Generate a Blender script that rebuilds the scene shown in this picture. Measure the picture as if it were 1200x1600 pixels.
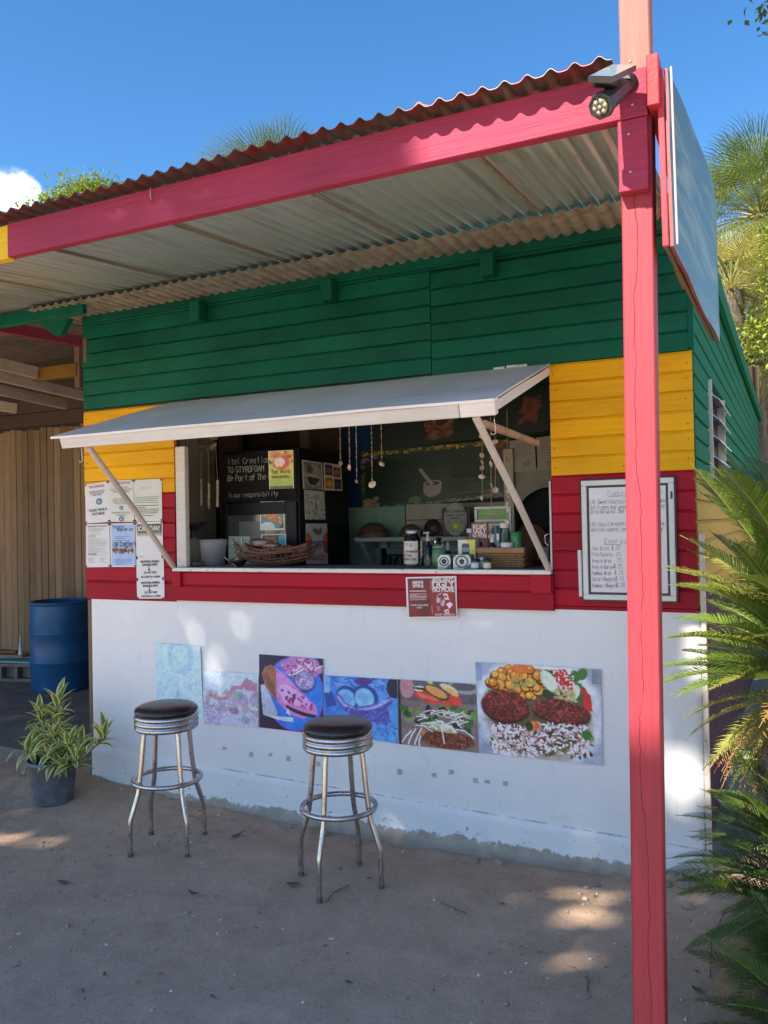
import bpy, math, random
import numpy as np
from mathutils import Vector, Matrix, noise as mnoise
random.seed(7); rng = np.random.default_rng(7)
SC = bpy.context.scene
for o in list(bpy.data.objects): bpy.data.objects.remove(o)
COL = SC.collection
# ---------------------------------------------------------------- camera
F = 1260.0                                     # focal length in pixels of a 1600 px tall frame
CAMP = Vector((0.32, -4.10, 1.70))
_yaw, _pit, _rol = (math.radians(a) for a in (25.04871, 0.79621, -1.13074))
FWD = Vector((-math.sin(_yaw)*math.cos(_pit), math.cos(_yaw)*math.cos(_pit), math.sin(_pit)))
_r = FWD.cross(Vector((0, 0, 1))).normalized(); _u = _r.cross(FWD)
RGT = _r*math.cos(_rol) + _u*math.sin(_rol); UPV = -_r*math.sin(_rol) + _u*math.cos(_rol)
cam = bpy.data.cameras.new('camera'); camo = bpy.data.objects.new('camera', cam); COL.objects.link(camo)
cam.sensor_fit = 'VERTICAL'; cam.sensor_height = 36.0; cam.lens = F/1600*36.0
cam.clip_start = 0.05; cam.clip_end = 1000
M = Matrix((RGT, UPV, -FWD)).transposed().to_4x4(); M.translation = CAMP; camo.matrix_world = M
SC.camera = camo
SC.render.resolution_x = 768; SC.render.resolution_y = 1024
def ray(x, y): return RGT*((x-600)/F) - UPV*((y-800)/F) + FWD
def at(x, y, Y): d = ray(x, y); return CAMP + d*((Y-CAMP.y)/d.y)          # photo pixel + depth plane -> place
def atz(x, y, z): d = ray(x, y); return CAMP + d*((z-CAMP.z)/d.z)
def atx(x, y, X): d = ray(x, y); return CAMP + d*((X-CAMP.x)/d.x)
def atd(x, y, D): return CAMP + ray(x, y)*D
# ---------------------------------------------------------------- sky, sun, exposure
SUNV = Vector((0.40, 1.0, -1.0)).normalized()                            # the way the light travels
EL = math.asin(-SUNV.z); AZ = math.atan2(-SUNV.x, -SUNV.y)                # where the sun stands
W = bpy.data.worlds.new('World'); SC.world = W; W.use_nodes = True
nt = W.node_tree; nt.nodes.clear()
sky = nt.nodes.new('ShaderNodeTexSky'); sky.sky_type = 'NISHITA'; sky.sun_disc = False
sky.sun_elevation = EL; sky.sun_rotation = AZ; sky.air_density = 0.9; sky.dust_density = 0.25; sky.ozone_density = 1.6
hs = nt.nodes.new('ShaderNodeHueSaturation'); hs.inputs['Saturation'].default_value = 1.30
bg = nt.nodes.new('ShaderNodeBackground'); bg.inputs['Strength'].default_value = 0.085
wo = nt.nodes.new('ShaderNodeOutputWorld')
nt.links.new(sky.outputs[0], hs.inputs['Color'])
# one small cumulus low on the left, part of the sky itself
tc = nt.nodes.new('ShaderNodeTexCoord'); cdir = ray(-14, 352).normalized()
def wn(t, **k):
    n = nt.nodes.new(t)
    for a, b in k.items(): setattr(n, a, b)
    return n
dist = wn('ShaderNodeVectorMath', operation='DISTANCE'); dist.inputs[1].default_value = cdir
nt.links.new(tc.outputs['Generated'], dist.inputs[0])
nz = wn('ShaderNodeTexNoise'); nz.inputs['Scale'].default_value = 34; nz.inputs['Detail'].default_value = 7
nt.links.new(tc.outputs['Generated'], nz.inputs['Vector'])
ma = wn('ShaderNodeMath', operation='MULTIPLY_ADD'); ma.inputs[1].default_value = 0.062; nt.links.new(nz.outputs[0], ma.inputs[0])
nt.links.new(dist.outputs['Value'], ma.inputs[2])
mr = wn('ShaderNodeMapRange', interpolation_type='SMOOTHSTEP'); mr.inputs[1].default_value = 0.098; mr.inputs[2].default_value = 0.076
nt.links.new(ma.outputs[0], mr.inputs[0])
mx = wn('ShaderNodeMix', data_type='RGBA'); mx.inputs[7].default_value = (7.5, 7.9, 8.6, 1)
nt.links.new(mr.outputs[0], mx.inputs[0]); nt.links.new(hs.outputs[0], mx.inputs[6])
nt.links.new(mx.outputs[2], bg.inputs['Color']); nt.links.new(bg.outputs[0], wo.inputs[0])
sl = bpy.data.lights.new('sun', 'SUN'); sl.energy = 4.7; sl.angle = math.radians(0.53); sl.color = (1.0, 0.88, 0.73)
so = bpy.data.objects.new('sun', sl); COL.objects.link(so); so.rotation_euler = SUNV.to_track_quat('-Z', 'Y').to_euler(); so.location = (0, 0, 30)
SC.view_settings.view_transform = 'Standard'; SC.view_settings.look = 'None'
SC.view_settings.exposure = 1.62; SC.view_settings.gamma = 1.0; SC.view_settings.use_curve_mapping = False
SC.cycles.max_bounces = 8; SC.cycles.diffuse_bounces = 5; SC.cycles.glossy_bounces = 4; SC.cycles.transmission_bounces = 6; SC.cycles.transparent_max_bounces = 8
SC.cycles.caustics_reflective = False; SC.cycles.caustics_refractive = False
# ---------------------------------------------------------------- helpers: objects
WLOC = {}
def tag(o, label=None, cat=None, group=None, kind=None):
    if label: o['label'] = label
    if cat: o['category'] = cat
    if group: o['group'] = group
    if kind: o['kind'] = kind
    return o
def thing(name, label, cat, loc=(0, 0, 0), rz=0, group=None):
    o = bpy.data.objects.new(name, None); COL.objects.link(o); o.location = loc; o.rotation_euler = (0, 0, rz)
    o.empty_display_size = 0.1; WLOC[o] = Vector(loc)
    return tag(o, label, cat, group)
class MB:
    def __init__(s): s.v = []; s.f = []; s.m = []; s.s = []
    def add(s, vs, fs, m=0, smooth=False):
        k = len(s.v); s.v += [tuple(v) for v in vs]
        for f in fs: s.f.append([i+k for i in f]); s.m.append(m); s.s.append(smooth)
        return s
    def box(s, x0, x1, y0, y1, z0, z1, b=0.002, m=0, T=None):
        b = min(b, (x1-x0)*.4, (y1-y0)*.4, (z1-z0)*.4)
        lo = (x0, y0, z0); hi = (x1, y1, z1); vs = []; idx = {}
        for sx in (0, 1):
            for sy in (0, 1):
                for sz in (0, 1):
                    c = [(hi if q else lo)[i] for i, q in enumerate((sx, sy, sz))]
                    for ax in range(3):                     # the vertex of this corner lying on the face of axis ax
                        p = list(c)
                        for i, q in enumerate((sx, sy, sz)):
                            if i != ax: p[i] += -b if q else b
                        idx[(sx, sy, sz, ax)] = len(vs); vs.append(Vector(p))
        fs = []
        for ax in range(3):
            o1, o2 = [i for i in range(3) if i != ax]
            for q in (0, 1):
                r = []
                for a, c in ((0, 0), (1, 0), (1, 1), (0, 1)):
                    k = [0, 0, 0]; k[ax] = q; k[o1] = a; k[o2] = c; r.append(idx[(*k, ax)])
                fs.append(r)
        for ax in range(3):                                  # edges along ax
            o1, o2 = [i for i in range(3) if i != ax]
            for a in (0, 1):
                for c in (0, 1):
                    k0 = [0, 0, 0]; k0[o1] = a; k0[o2] = c; k1 = list(k0); k1[ax] = 1
                    fs.append([idx[(*k0, o1)], idx[(*k1, o1)], idx[(*k1, o2)], idx[(*k0, o2)]])
        for sx in (0, 1):
            for sy in (0, 1):
                for sz in (0, 1): fs.append([idx[(sx, sy, sz, a)] for a in range(3)])
        cen = Vector(((x0+x1)/2, (y0+y1)/2, (z0+z1)/2))
        for f in fs:                                          # outward
            n = (vs[f[1]]-vs[f[0]]).cross(vs[f[2]]-vs[f[0]]); m_ = sum((vs[i] for i in f), Vector())/len(f)
            if n.dot(m_-cen) < 0: f.reverse()
        if T is not None: vs = [T @ v for v in vs]
        return s.add(vs, fs, m)
    def bar(s, a, b, w, h, up=(0, 0, 1), m=0, bev=0.002):     # square bar from a to b
        a = Vector(a); b = Vector(b); d = b-a; L = d.length; y = d.normalized(); x = y.cross(Vector(up)).normalized(); z = x.cross(y)
        T = Matrix((x, y, z)).transposed().to_4x4(); T.translation = a
        return s.box(-w/2, w/2, 0, L, -h/2, h/2, bev, m, T)
    def tube(s, pts, r, n=8, m=0, cap=True, smooth=True, closed=False):
        pts = [Vector(p) for p in pts]; N = len(pts); rr = r if isinstance(r, (list, tuple)) else [r]*N
        vs = []; ref = None
        for i, p in enumerate(pts):
            if closed: d = pts[(i+1) % N]-pts[i-1]
            else: d = pts[min(i+1, N-1)]-pts[max(i-1, 0)]
            d = d.normalized() if d.length > 1e-9 else Vector((0, 0, 1))
            if ref is None: ref = d.orthogonal().normalized()
            ref = (ref-d*ref.dot(d)).normalized(); q = d.cross(ref)
            for k in range(n):
                a = 2*math.pi*k/n; vs.append(p+(ref*math.cos(a)+q*math.sin(a))*rr[i])
        fs = []
        for i in range(N if closed else N-1):
            j = (i+1) % N
            for k in range(n): fs.append([i*n+k, i*n+(k+1) % n, j*n+(k+1) % n, j*n+k])
        s.add(vs, fs, m, smooth)
        if cap and not closed:
            s.add(vs[:n], [list(range(n))[::-1]], m); s.add(vs[-n:], [list(range(n))], m)
        return s
    def lathe(s, prof, n=24, c=(0, 0, 0), m=0, smooth=True, T=None, sx=1, sy=1):
        vs = []; fs = []; N = len(prof)
        for r, z in prof:
            for k in range(n):
                a = 2*math.pi*k/n; v = Vector((c[0]+r*sx*math.cos(a), c[1]+r*sy*math.sin(a), c[2]+z)); vs.append(T @ v if T is not None else v)
        for i in range(N-1):
            for k in range(n): fs.append([i*n+k, i*n+(k+1) % n, (i+1)*n+(k+1) % n, (i+1)*n+k])
        s.add(vs, fs, m, smooth)
        if prof[0][0] > 1e-5: s.add(vs[:n], [list(range(n))[::-1]], m)
        if prof[-1][0] > 1e-5: s.add(vs[-n:], [list(range(n))], m)
        return s
    def prism(s, poly, d0, d1, m=0, fn=None):                 # poly of (x, z), extruded in y from d0 to d1
        n = len(poly); fn = fn or (lambda x, y, z: (x, y, z))
        vs = [fn(x, d0, z) for x, z in poly]+[fn(x, d1, z) for x, z in poly]
        fs = [list(range(n)), list(range(2*n-1, n-1, -1))]+[[i, i+n, (i+1) % n+n, (i+1) % n] for i in range(n)]
        return s.add(vs, fs, m)
    def mesh(s, name, mats, origin=Vector((0, 0, 0))):
        me = bpy.data.meshes.new(name); o = Vector(origin)
        me.from_pydata([tuple(Vector(v)-o) for v in s.v], [], s.f)
        for mt in (mats if isinstance(mats, (list, tuple)) else [mats]): me.materials.append(mt)
        me.polygons.foreach_set('material_index', s.m); me.polygons.foreach_set('use_smooth', s.s); me.update()
        return me
    def build(s, name, mats, parent=None, local=False, origin=None):
        if local: return inst(name, s.mesh(name, mats), parent)
        if origin is None:
            a = np.array([tuple(v) for v in s.v]); lo, hi = a.min(0), a.max(0); origin = Vector(((lo[0]+hi[0])/2, (lo[1]+hi[1])/2, lo[2]))
        o = inst(name, s.mesh(name, mats, origin), parent)
        o.location = Vector(origin)-(WLOC[parent] if parent else Vector()); WLOC[o] = Vector(origin)
        return o
def inst(name, me, parent=None, loc=None, rot=None, scale=None):
    o = bpy.data.objects.new(name, me); COL.objects.link(o); o.parent = parent
    if loc is not None: o.location = loc
    if rot is not None: o.rotation_euler = rot
    if scale is not None: o.scale = scale
    return o
# ---------------------------------------------------------------- helpers: materials
def lin(c): return tuple(((x/255)/12.92 if x/255 <= .04045 else ((x/255+.055)/1.055)**2.4) for x in c)
class NT:
    def __init__(s, name):
        s.mat = bpy.data.materials.new(name); s.mat.use_nodes = True; s.t = s.mat.node_tree; s.t.nodes.clear()
        s.b = s.n('ShaderNodeBsdfPrincipled'); s.o = s.n('ShaderNodeOutputMaterial'); s.l(s.b.outputs[0], s.o.inputs[0])
    def n(s, t, **k):
        n = s.t.nodes.new(t)
        for a, b in k.items(): setattr(n, a, b)
        return n
    def l(s, a, b): s.t.links.new(a, b)
    def coords(s, sc=(1, 1, 1), rnd=True):
        c = s.n('ShaderNodeTexCoord'); mp = s.n('ShaderNodeMapping'); mp.inputs['Scale'].default_value = sc; s.l(c.outputs['Object'], mp.inputs['Vector'])
        if rnd:
            oi = s.n('ShaderNodeObjectInfo'); v = s.n('ShaderNodeVectorMath', operation='SCALE'); v.inputs[0].default_value = (37, 61, 23)
            s.l(oi.outputs['Random'], v.inputs['Scale']); s.l(v.outputs[0], mp.inputs['Location'])
        return mp.outputs[0]
    def noise(s, vec, scale, det=4, rough=.55, dist=0):
        n = s.n('ShaderNodeTexNoise'); n.inputs['Scale'].default_value = scale; n.inputs['Detail'].default_value = det
        n.inputs['Roughness'].default_value = rough; n.inputs['Distortion'].default_value = dist; s.l(vec, n.inputs['Vector']); return n.outputs[0]
    def rng(s, x, a, b, c=0, d=1, smooth=False):
        n = s.n('ShaderNodeMapRange'); n.interpolation_type = 'SMOOTHSTEP' if smooth else 'LINEAR'
        for i, q in enumerate((a, b, c, d)): n.inputs[i+1].default_value = q
        s.l(x, n.inputs[0]); return n.outputs[0]
    def mixc(s, f, a, b, typ='MIX'):
        n = s.n('ShaderNodeMix', data_type='RGBA', blend_type=typ)
        for i, q in ((0, f), (6, a), (7, b)):
            if hasattr(q, 'links') or hasattr(q, 'is_linked'): s.l(q, n.inputs[i])
            elif i == 0: n.inputs[0].default_value = q
            else: n.inputs[i].default_value = (*q[:3], 1)
        return n.outputs[2]
    def math(s, op, a, b=0.5):
        n = s.n('ShaderNodeMath', operation=op)
        for i, q in enumerate((a, b)):
            if hasattr(q, 'is_linked'): s.l(q, n.inputs[i])
            else: n.inputs[i].default_value = q
        return n.outputs[0]
    def col(s, c):
        if hasattr(c, 'is_linked'): s.l(c, s.b.inputs['Base Color'])
        else: s.b.inputs['Base Color'].default_value = (*c, 1)
    def set(s, **k):
        nm = dict(rough='Roughness', metal='Metallic', spec='Specular IOR Level', coat='Coat Weight', trans='Transmission Weight', ior='IOR', alpha='Alpha')
        for a, v in k.items():
            i = s.b.inputs[nm[a]]
            if hasattr(v, 'is_linked'): s.l(v, i)
            else: i.default_value = v
    def bump(s, h, st=.3, d=.01):
        n = s.n('ShaderNodeBump'); n.inputs['Strength'].default_value = st; n.inputs['Distance'].default_value = d; s.l(h, n.inputs['Height'])
        s.l(n.outputs[0], s.b.inputs['Normal'])
def plain(name, c, rough=.5, metal=0, var=.18, scale=9, bump=.15, bscale=60, **k):
    m = NT(name); v = m.coords(); a = m.noise(v, scale, 5); x = m.rng(a, .3, .7, 1-var, 1+var)
    cc = m.mixc(1.0, c, m.mixc(x, (0, 0, 0), (1, 1, 1)), 'MULTIPLY') if var else c
    if var:
        vm = m.n('ShaderNodeVectorMath', operation='SCALE'); vm.inputs[0].default_value = c; m.l(x, vm.inputs['Scale']); cc = vm.outputs[0]
    m.col(cc); m.set(rough=rough, metal=metal, **k)
    if bump: m.bump(m.noise(v, bscale, 4), bump, .004)
    return m.mat
def painted(name, c, axis='x', rough=.42, fade=.22, chip=None, chipth=.70, rnd=.10, grain=.35, dirt=(.10, .08, .06)):
    """brushed paint over sawn wood, grain along one axis"""
    m = NT(name); sc = {'x': (1.2, 26, 26), 'y': (26, 1.2, 26), 'z': (26, 26, 1.2)}[axis]
    v = m.coords(); g = m.noise(m.coords(sc), 3.2, 6, .6, .4); big = m.noise(v, 2.2, 5, .6)
    oi = m.n('ShaderNodeObjectInfo'); k = m.math('MULTIPLY', m.rng(oi.outputs['Random'], 0, 1, 1-rnd, 1+rnd), m.math('MULTIPLY', m.rng(big, .3, .7, 1-fade, 1+fade*.6), m.rng(g, .3, .7, .90, 1.07)))
    vm = m.n('ShaderNodeVectorMath', operation='SCALE'); vm.inputs[0].default_value = c; m.l(k, vm.inputs['Scale']); cc = vm.outputs[0]
    cc = m.mixc(m.rng(m.noise(v, 13, 7, .7), .64, .84, 0, .28), cc, dirt)
    if chip: cc = m.mixc(m.rng(m.noise(v, 24, 8, .75), chipth, chipth+.025), cc, chip)
    m.col(cc); m.set(rough=m.rng(big, .3, .7, rough-.06, rough+.14), spec=.16)
    m.bump(m.math('ADD', g, m.math('MULTIPLY', m.noise(v, 70, 3), .25)), grain, .004)
    return m.mat
def wood(name, c, c2, axis='z', rough=.75, rnd=.2):
    m = NT(name); sc = {'x': (1, 22, 22), 'y': (22, 1, 22), 'z': (22, 22, 1)}[axis]
    g = m.noise(m.coords(sc), 2.5, 7, .65, .8); v = m.coords(); b = m.noise(v, 3, 6, .65)
    oi = m.n('ShaderNodeObjectInfo'); cc = m.mixc(m.rng(g, .3, .7), c, c2)
    cc = m.mixc(m.rng(b, .52, .78, 0, .65), cc, tuple(x*.35 for x in c))
    vm = m.n('ShaderNodeVectorMath', operation='SCALE'); m.l(cc, vm.inputs[0]); m.l(m.rng(oi.outputs['Random'], 0, 1, 1-rnd, 1+rnd), vm.inputs['Scale'])
    m.col(vm.outputs[0]); m.set(rough=rough); m.bump(g, .4, .004); return m.mat
def attrmat(name, rough=.45):
    m = NT(name); a = m.n('ShaderNodeAttribute'); a.attribute_name = 'Col'; m.col(a.outputs['Color']); m.set(rough=rough); return m.mat
def glass(name, c=(.95, .97, .97), rough=.02):
    m = NT(name); m.col(c); m.set(rough=rough, trans=1.0, ior=1.45); return m.mat
def leafmat(name, c, c2, rough=.45, tr=.25):
    m = NT(name); oi = m.n('ShaderNodeObjectInfo'); g = m.n('ShaderNodeNewGeometry'); r = m.math('FRACT', m.math('ADD', g.outputs['Random Per Island'], oi.outputs['Random']))
    cc = m.mixc(r, c, c2); m.col(cc); m.set(rough=rough, spec=.4)
    t = m.n('ShaderNodeBsdfTranslucent'); m.l(cc, t.inputs['Color']); mx = m.n('ShaderNodeMixShader'); mx.inputs[0].default_value = tr
    m.l(m.b.outputs[0], mx.inputs[1]); m.l(t.outputs[0], mx.inputs[2]); m.l(mx.outputs[0], m.o.inputs[0]); return m.mat
# ---------------------------------------------------------------- helpers: pictures (colour per vertex on a fine grid)
PRINT = attrmat('printed_sheet', .42); PRINTG = attrmat('glossy_print', .25)
class Cv:
    def __init__(s, w, h, bgc):
        s.w, s.h = w, h; s.a = np.zeros((h, w, 3)); s.a[:] = bgc
        s.X, s.Y = np.meshgrid((np.arange(w)+.5)/w, (np.arange(h)+.5)/h); s.k = h/w
    def _put(s, mask, c, al=1.0, vary=0):
        c = np.array(c, float)
        if vary: c = c*(1+vary*s.nz(7, 1)[..., None]); s.a[:] = s.a*(1-(mask*al)[..., None])+c*(mask*al)[..., None]
        else: s.a[:] = s.a*(1-(mask*al)[..., None])+c*(mask*al)[..., None]
    def nz(s, freq, seed=0):
        g = np.random.default_rng(seed+int(freq*13)+s.w); out = np.zeros((s.h, s.w)); amp = 1; tot = 0
        for o in range(3):
            n = max(2, int(freq*2**o)); t = g.uniform(-1, 1, (int(n*s.k)+3, n+3)); x = s.X*n; y = s.Y*n*s.k
            i = x.astype(int); j = y.astype(int); fx = x-i; fy = y-j; fx = fx*fx*(3-2*fx); fy = fy*fy*(3-2*fy)
            out += amp*((t[j, i]*(1-fx)+t[j, i+1]*fx)*(1-fy)+(t[j+1, i]*(1-fx)+t[j+1, i+1]*fx)*fy); tot += amp; amp *= .55
        return out/tot
    def ell(s, cx, cy, rx, ry, c, ang=0, soft=.12, wob=0, al=1, vary=0, seed=0):
        a = math.radians(ang); dx = s.X-cx; dy = (s.Y-cy)*s.k; u = (dx*math.cos(a)+dy*math.sin(a))/rx; v = (-dx*math.sin(a)+dy*math.cos(a))/(ry*s.k)
        d = np.sqrt(u*u+v*v)
        if wob: d = d+wob*s.nz(9, seed)
        s._put(np.clip((1-d)/soft+.5, 0, 1), c, al, vary)
    def poly(s, pts, c, al=1, vary=0):
        m = np.zeros((s.h, s.w), bool); n = len(pts)
        for i in range(n):
            (x0, y0), (x1, y1) = pts[i], pts[(i+1) % n]
            if y0 == y1: continue
            q = ((s.Y > y0) != (s.Y > y1)) & (s.X < (x1-x0)*(s.Y-y0)/(y1-y0)+x0); m ^= q
        s._put(m.astype(float), c, al, vary)
    def line(s, pts, w, c, al=1):
        m = np.zeros((s.h, s.w))
        for (x0, y0), (x1, y1) in zip(pts, pts[1:]):
            dx, dy = x1-x0, (y1-y0)*s.k; L = dx*dx+dy*dy+1e-9; px = s.X-x0; py = (s.Y-y0)*s.k
            t = np.clip((px*dx+py*dy)/L, 0, 1); m = np.maximum(m, np.clip((w-np.hypot(px-t*dx, py-t*dy))/(.5/s.w)+.5, 0, 1))
        s._put(m, c, al)
    def rect(s, x0, y0, x1, y1, c, al=1): s._put(((s.X >= x0) & (s.X <= x1) & (s.Y >= y0) & (s.Y <= y1)).astype(float), c, al)
    def dots(s, n, box, r, cols, seed=0, ecc=.7, inside=None, al=1):
        g = np.random.default_rng(seed)
        for _ in range(n):
            x = g.uniform(box[0], box[2]); y = g.uniform(box[1], box[3])
            if inside and not inside(x, y): continue
            rr = r*g.uniform(.6, 1.3); s.ell(x, y, rr, rr*ecc/s.k, cols[g.integers(len(cols))], g.uniform(0, 180), .35, al=al)
    def photo(s, n=9, seed=5):
        a = np.pad(s.a, ((1, 1), (1, 1), (0, 0)), mode='edge'); h, w = s.a.shape[:2]
        b = sum(a[j:j+h, i:i+w]*k for j, r in enumerate(((.3, .8, .3), (.8, 12.6, .8), (.3, .8, .3))) for i, k in enumerate(r))/17.
        g = np.random.default_rng(seed); b = b+g.normal(0, n, (h, w, 1))+g.normal(0, n*.5, (h, w, 3)); b = b*(1+.10*s.nz(16, seed)[..., None]+.08*s.nz(31, seed+1)[..., None]); s.a = np.clip(b, 0, 255)
    def grainy(s, f, amt, seed=3): s.a *= (1+amt*s.nz(f, seed))[..., None]
def picture(name, quad, arr, parent=None, mat=None, gain=1.0, thick=.0012):
    """quad TL, TR, BR, BL (world); arr rows from the top, sRGB 0..255"""
    h, w = arr.shape[:2]; TL, TR, BR, BL = (np.array(tuple(p)) for p in quad)
    u = np.linspace(0, 1, w+1)[None, :, None]; t = np.linspace(0, 1, h+1)[:, None, None]
    P = ((TL*(1-u)+TR*u)*(1-t)+(BL*(1-u)+BR*u)*t).reshape(-1, 3)
    nrm = np.cross(BL-TL, TR-TL); nrm /= np.linalg.norm(nrm)
    org = (TL+TR+BR+BL)/4; idx = np.arange((w+1)*(h+1)).reshape(h+1, w+1)
    fc = np.stack([idx[:-1, :-1], idx[1:, :-1], idx[1:, 1:], idx[:-1, 1:]], -1).reshape(-1, 4)
    cor = [idx[0, 0], idx[0, -1], idx[-1, -1], idx[-1, 0]]
    back = P[cor]-nrm*thick; nb = len(P); V = np.vstack([P, back])-org
    rim = list(map(tuple, fc)); ring = list(idx[0, :])+list(idx[1:, -1])+list(idx[-1, -2::-1])+list(idx[-2:0:-1, 0])
    me = bpy.data.meshes.new(name); me.from_pydata(V.tolist(), [], [tuple(map(int, f)) for f in rim]+[(nb, nb+1, nb+2, nb+3), (int(cor[0]), int(cor[1]), nb+1, nb), (int(cor[1]), int(cor[2]), nb+2, nb+1), (int(cor[2]), int(cor[3]), nb+3, nb+2), (int(cor[3]), int(cor[0]), nb, nb+3)])
    a = np.clip(arr/255., 0, 1); l = np.where(a <= .04045, a/12.92, ((a+.055)/1.055)**2.4)*gain; l = np.clip(l, 0, .88).reshape(-1, 3)
    at_ = me.color_attributes.new('Col', 'FLOAT_COLOR', 'CORNER'); c = np.ones((len(me.loops), 4), np.float32)
    c[:, :3] = .8; c[:4*len(fc), :3] = np.repeat(l, 4, 0)
    at_.data.foreach_set('color', c.ravel()); me.materials.append(mat or PRINT); me.update()
    o = inst(name, me, parent); o.location = Vector(org)-(WLOC[parent] if parent else Vector()); WLOC[o] = Vector(org); return o
# ---------------------------------------------------------------- helpers: lettering
G = {}
for ln in """A 00 26 40;12 32|B 00 06 36 45 33 03;33 42 41 30 00|C 45 36 16 05 01 10 30 41|D 00 06 26 44 42 20 00|E 46 06 00 40;03 33|F 46 06 00;03 33|G 45 36 16 05 01 10 30 42 22|H 00 06;40 46;03 43|I 20 26|J 36 31 20 10 01|K 00 06;46 03 40|L 06 00 40|M 00 06 23 46 40|N 00 06 40 46|O 10 01 05 16 36 45 41 30 10|P 00 06 36 45 44 33 03|Q 10 01 05 16 36 45 41 30 10;22 40|R 00 06 36 45 44 33 03;23 40|S 45 36 16 05 04 13 33 42 41 30 10 01|T 06 46;26 20|U 06 01 10 30 41 46|V 06 20 46|W 06 10 23 30 46|X 00 46;06 40|Y 06 23 46;23 20|Z 06 46 00 40
a 34 14 03 01 10 30;34 30|b 06 00 30 41 43 34 04|c 34 14 03 01 10 30|d 36 30 10 01 03 14 34|e 02 42 43 34 14 03 01 10 30|f 36 26 15 10;03 34|g 34 14 03 02 11 31;34 3a 1b|h 06 00;03 14 34 43 40|i 20 24;25 26|j 24 2a 1b;25 26|k 06 00;44 02 40|l 16 11 20|m 00 04;03 14 23 20;23 34 43 40|n 00 04;03 14 34 43 40|o 10 01 03 14 34 43 41 30 10|p 0b 04 34 43 41 30 00|q 4b 44 14 03 01 10 40|r 04 00;02 14 34|s 34 14 03 12 32 41 30 00|t 26 21 30;14 34|u 04 01 10 30 44;44 40|v 04 20 44|w 04 10 23 30 44|x 04 40;00 44|y 04 20;44 0b|z 04 44 00 40
0 10 01 05 16 36 45 41 30 10|1 15 26 20|2 05 16 36 45 00 40|3 05 16 36 45 33 42 41 30 10 01|4 30 36 02 42|5 46 06 03 33 42 41 30 00|6 36 04 01 10 30 41 42 33 03|7 06 46 10|8 13 04 05 16 36 45 44 33 13 02 01 10 30 41 42 33|9 42 45 36 16 05 04 13 43;45 40|- 12 32|. 20 21|, 21 1a|! 26 22;20 21|' 26 24|$ 45 16 04 13 33 42 30 01;27 2a|: 20 21;23 24|/ 00 46|& 40 15 26 35 02 10 30 42|# 10 16;30 36;02 42;04 44|( 36 13 30|) 16 33 10|| 2a 26|+ 03 43;21 25|? 05 16 36 45 22;20 21""".replace('\n', '|').split('|'):
    if len(ln) > 2:
        ch, st = ln.split(' ', 1)
        G[ch] = [[(int(p[0]), {'a': -1, 'b': -2}.get(p[1]) if p[1] in 'ab' else int(p[1])) for p in q.split()] for q in st.split(';')]
def ribbon(mb, pts, w, o, ux, uz, n, m=0):
    for (x0, y0), (x1, y1) in zip(pts, pts[1:]):
        dx, dy = x1-x0, y1-y0; L = math.hypot(dx, dy) or 1e-9; ex, ey = dx/L*w*.35, dy/L*w*.35; px, py = -dy/L*w/2, dx/L*w/2
        q = [(x0-ex+px, y0-ey+py), (x1+ex+px, y1+ey+py), (x1+ex-px, y1+ey-py), (x0-ex-px, y0-ey-py)]
        mb.add([o+ux*a+uz*b+n for a, b in q], [[3, 2, 1, 0]], m)
def hand(mb, txt, o, ux, uz, size, w, off=.0006, jit=.12, slant=.15, m=0, adv=1.0, seed=1, center=False):
    """stroke lettering: o = left end of the baseline, ux/uz unit vectors of the sheet"""
    g = random.Random(seed); n = ux.cross(uz)*off; x = 0; s = size/6
    if center: o = o-ux*(sum((3.2 if c == ' ' else 5.4) for c in txt)*s*adv/2)
    for ch in txt:
        if ch != ' ':
            jx, jy = g.uniform(-jit, jit), g.uniform(-jit, jit)*2
            for st in G.get(ch, []):
                pts = [((a+jx+g.uniform(-jit, jit))*s*adv+x+(b*slant)*s, (b+jy+g.uniform(-jit, jit))*s) for a, b in st]
                ribbon(mb, pts, w, o, ux, uz, n, m)
        x += (3.2 if ch == ' ' else 5.4)*s*adv*(1+g.uniform(-jit, jit)*.4)
    return x
def dashes(mb, o, ux, uz, wid, h, rows, lw, off=.0006, seed=1, fill=.9, m=0):
    """rows of tiny print nobody can read in the photograph: broken fine lines"""
    g = random.Random(seed); n = ux.cross(uz)*off
    for i in range(rows):
        x = 0; y = -h*i/max(1, rows-1); end = wid*(fill if g.random() < .7 else g.uniform(.35, fill))
        while x < end:
            l = g.uniform(.02, .07)*wid/.2*.25+wid*.02; ribbon(mb, [(x, y), (min(x+l, end), y)], lw, o, ux, uz, n, m); x += l+wid*.018
_txt = {}
def letters(name, txt, o, ux, uz, size, mat, parent, off=.0008, bold=0, align='LEFT', shear=0, sp=1.0, sx=1.0):
    """block lettering from the built-in font, as flat mesh"""
    key = (txt, bold, align, shear, sp)
    if key not in _txt:
        cu = bpy.data.curves.new('t', 'FONT'); cu.body = txt; cu.size = 1; cu.offset = bold; cu.align_x = align; cu.shear = shear; cu.resolution_u = 2; cu.space_character = sp
        ob = bpy.data.objects.new('t', cu); COL.objects.link(ob); dg = bpy.context.evaluated_depsgraph_get(); dg.update()
        _txt[key] = bpy.data.meshes.new_from_object(ob.evaluated_get(dg)); bpy.data.objects.remove(ob)
    me = _txt[key].copy(); me.materials.clear(); me.materials.append(mat)
    ob = inst(name, me, parent); nn = ux.cross(uz)
    T = Matrix((ux, uz, nn)).transposed().to_4x4(); T.translation = Vector(o)+nn*off-(WLOC[parent] if parent else Vector())
    ob.matrix_local = T @ Matrix.Diagonal((size*sx, size, size, 1)); return ob
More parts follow.
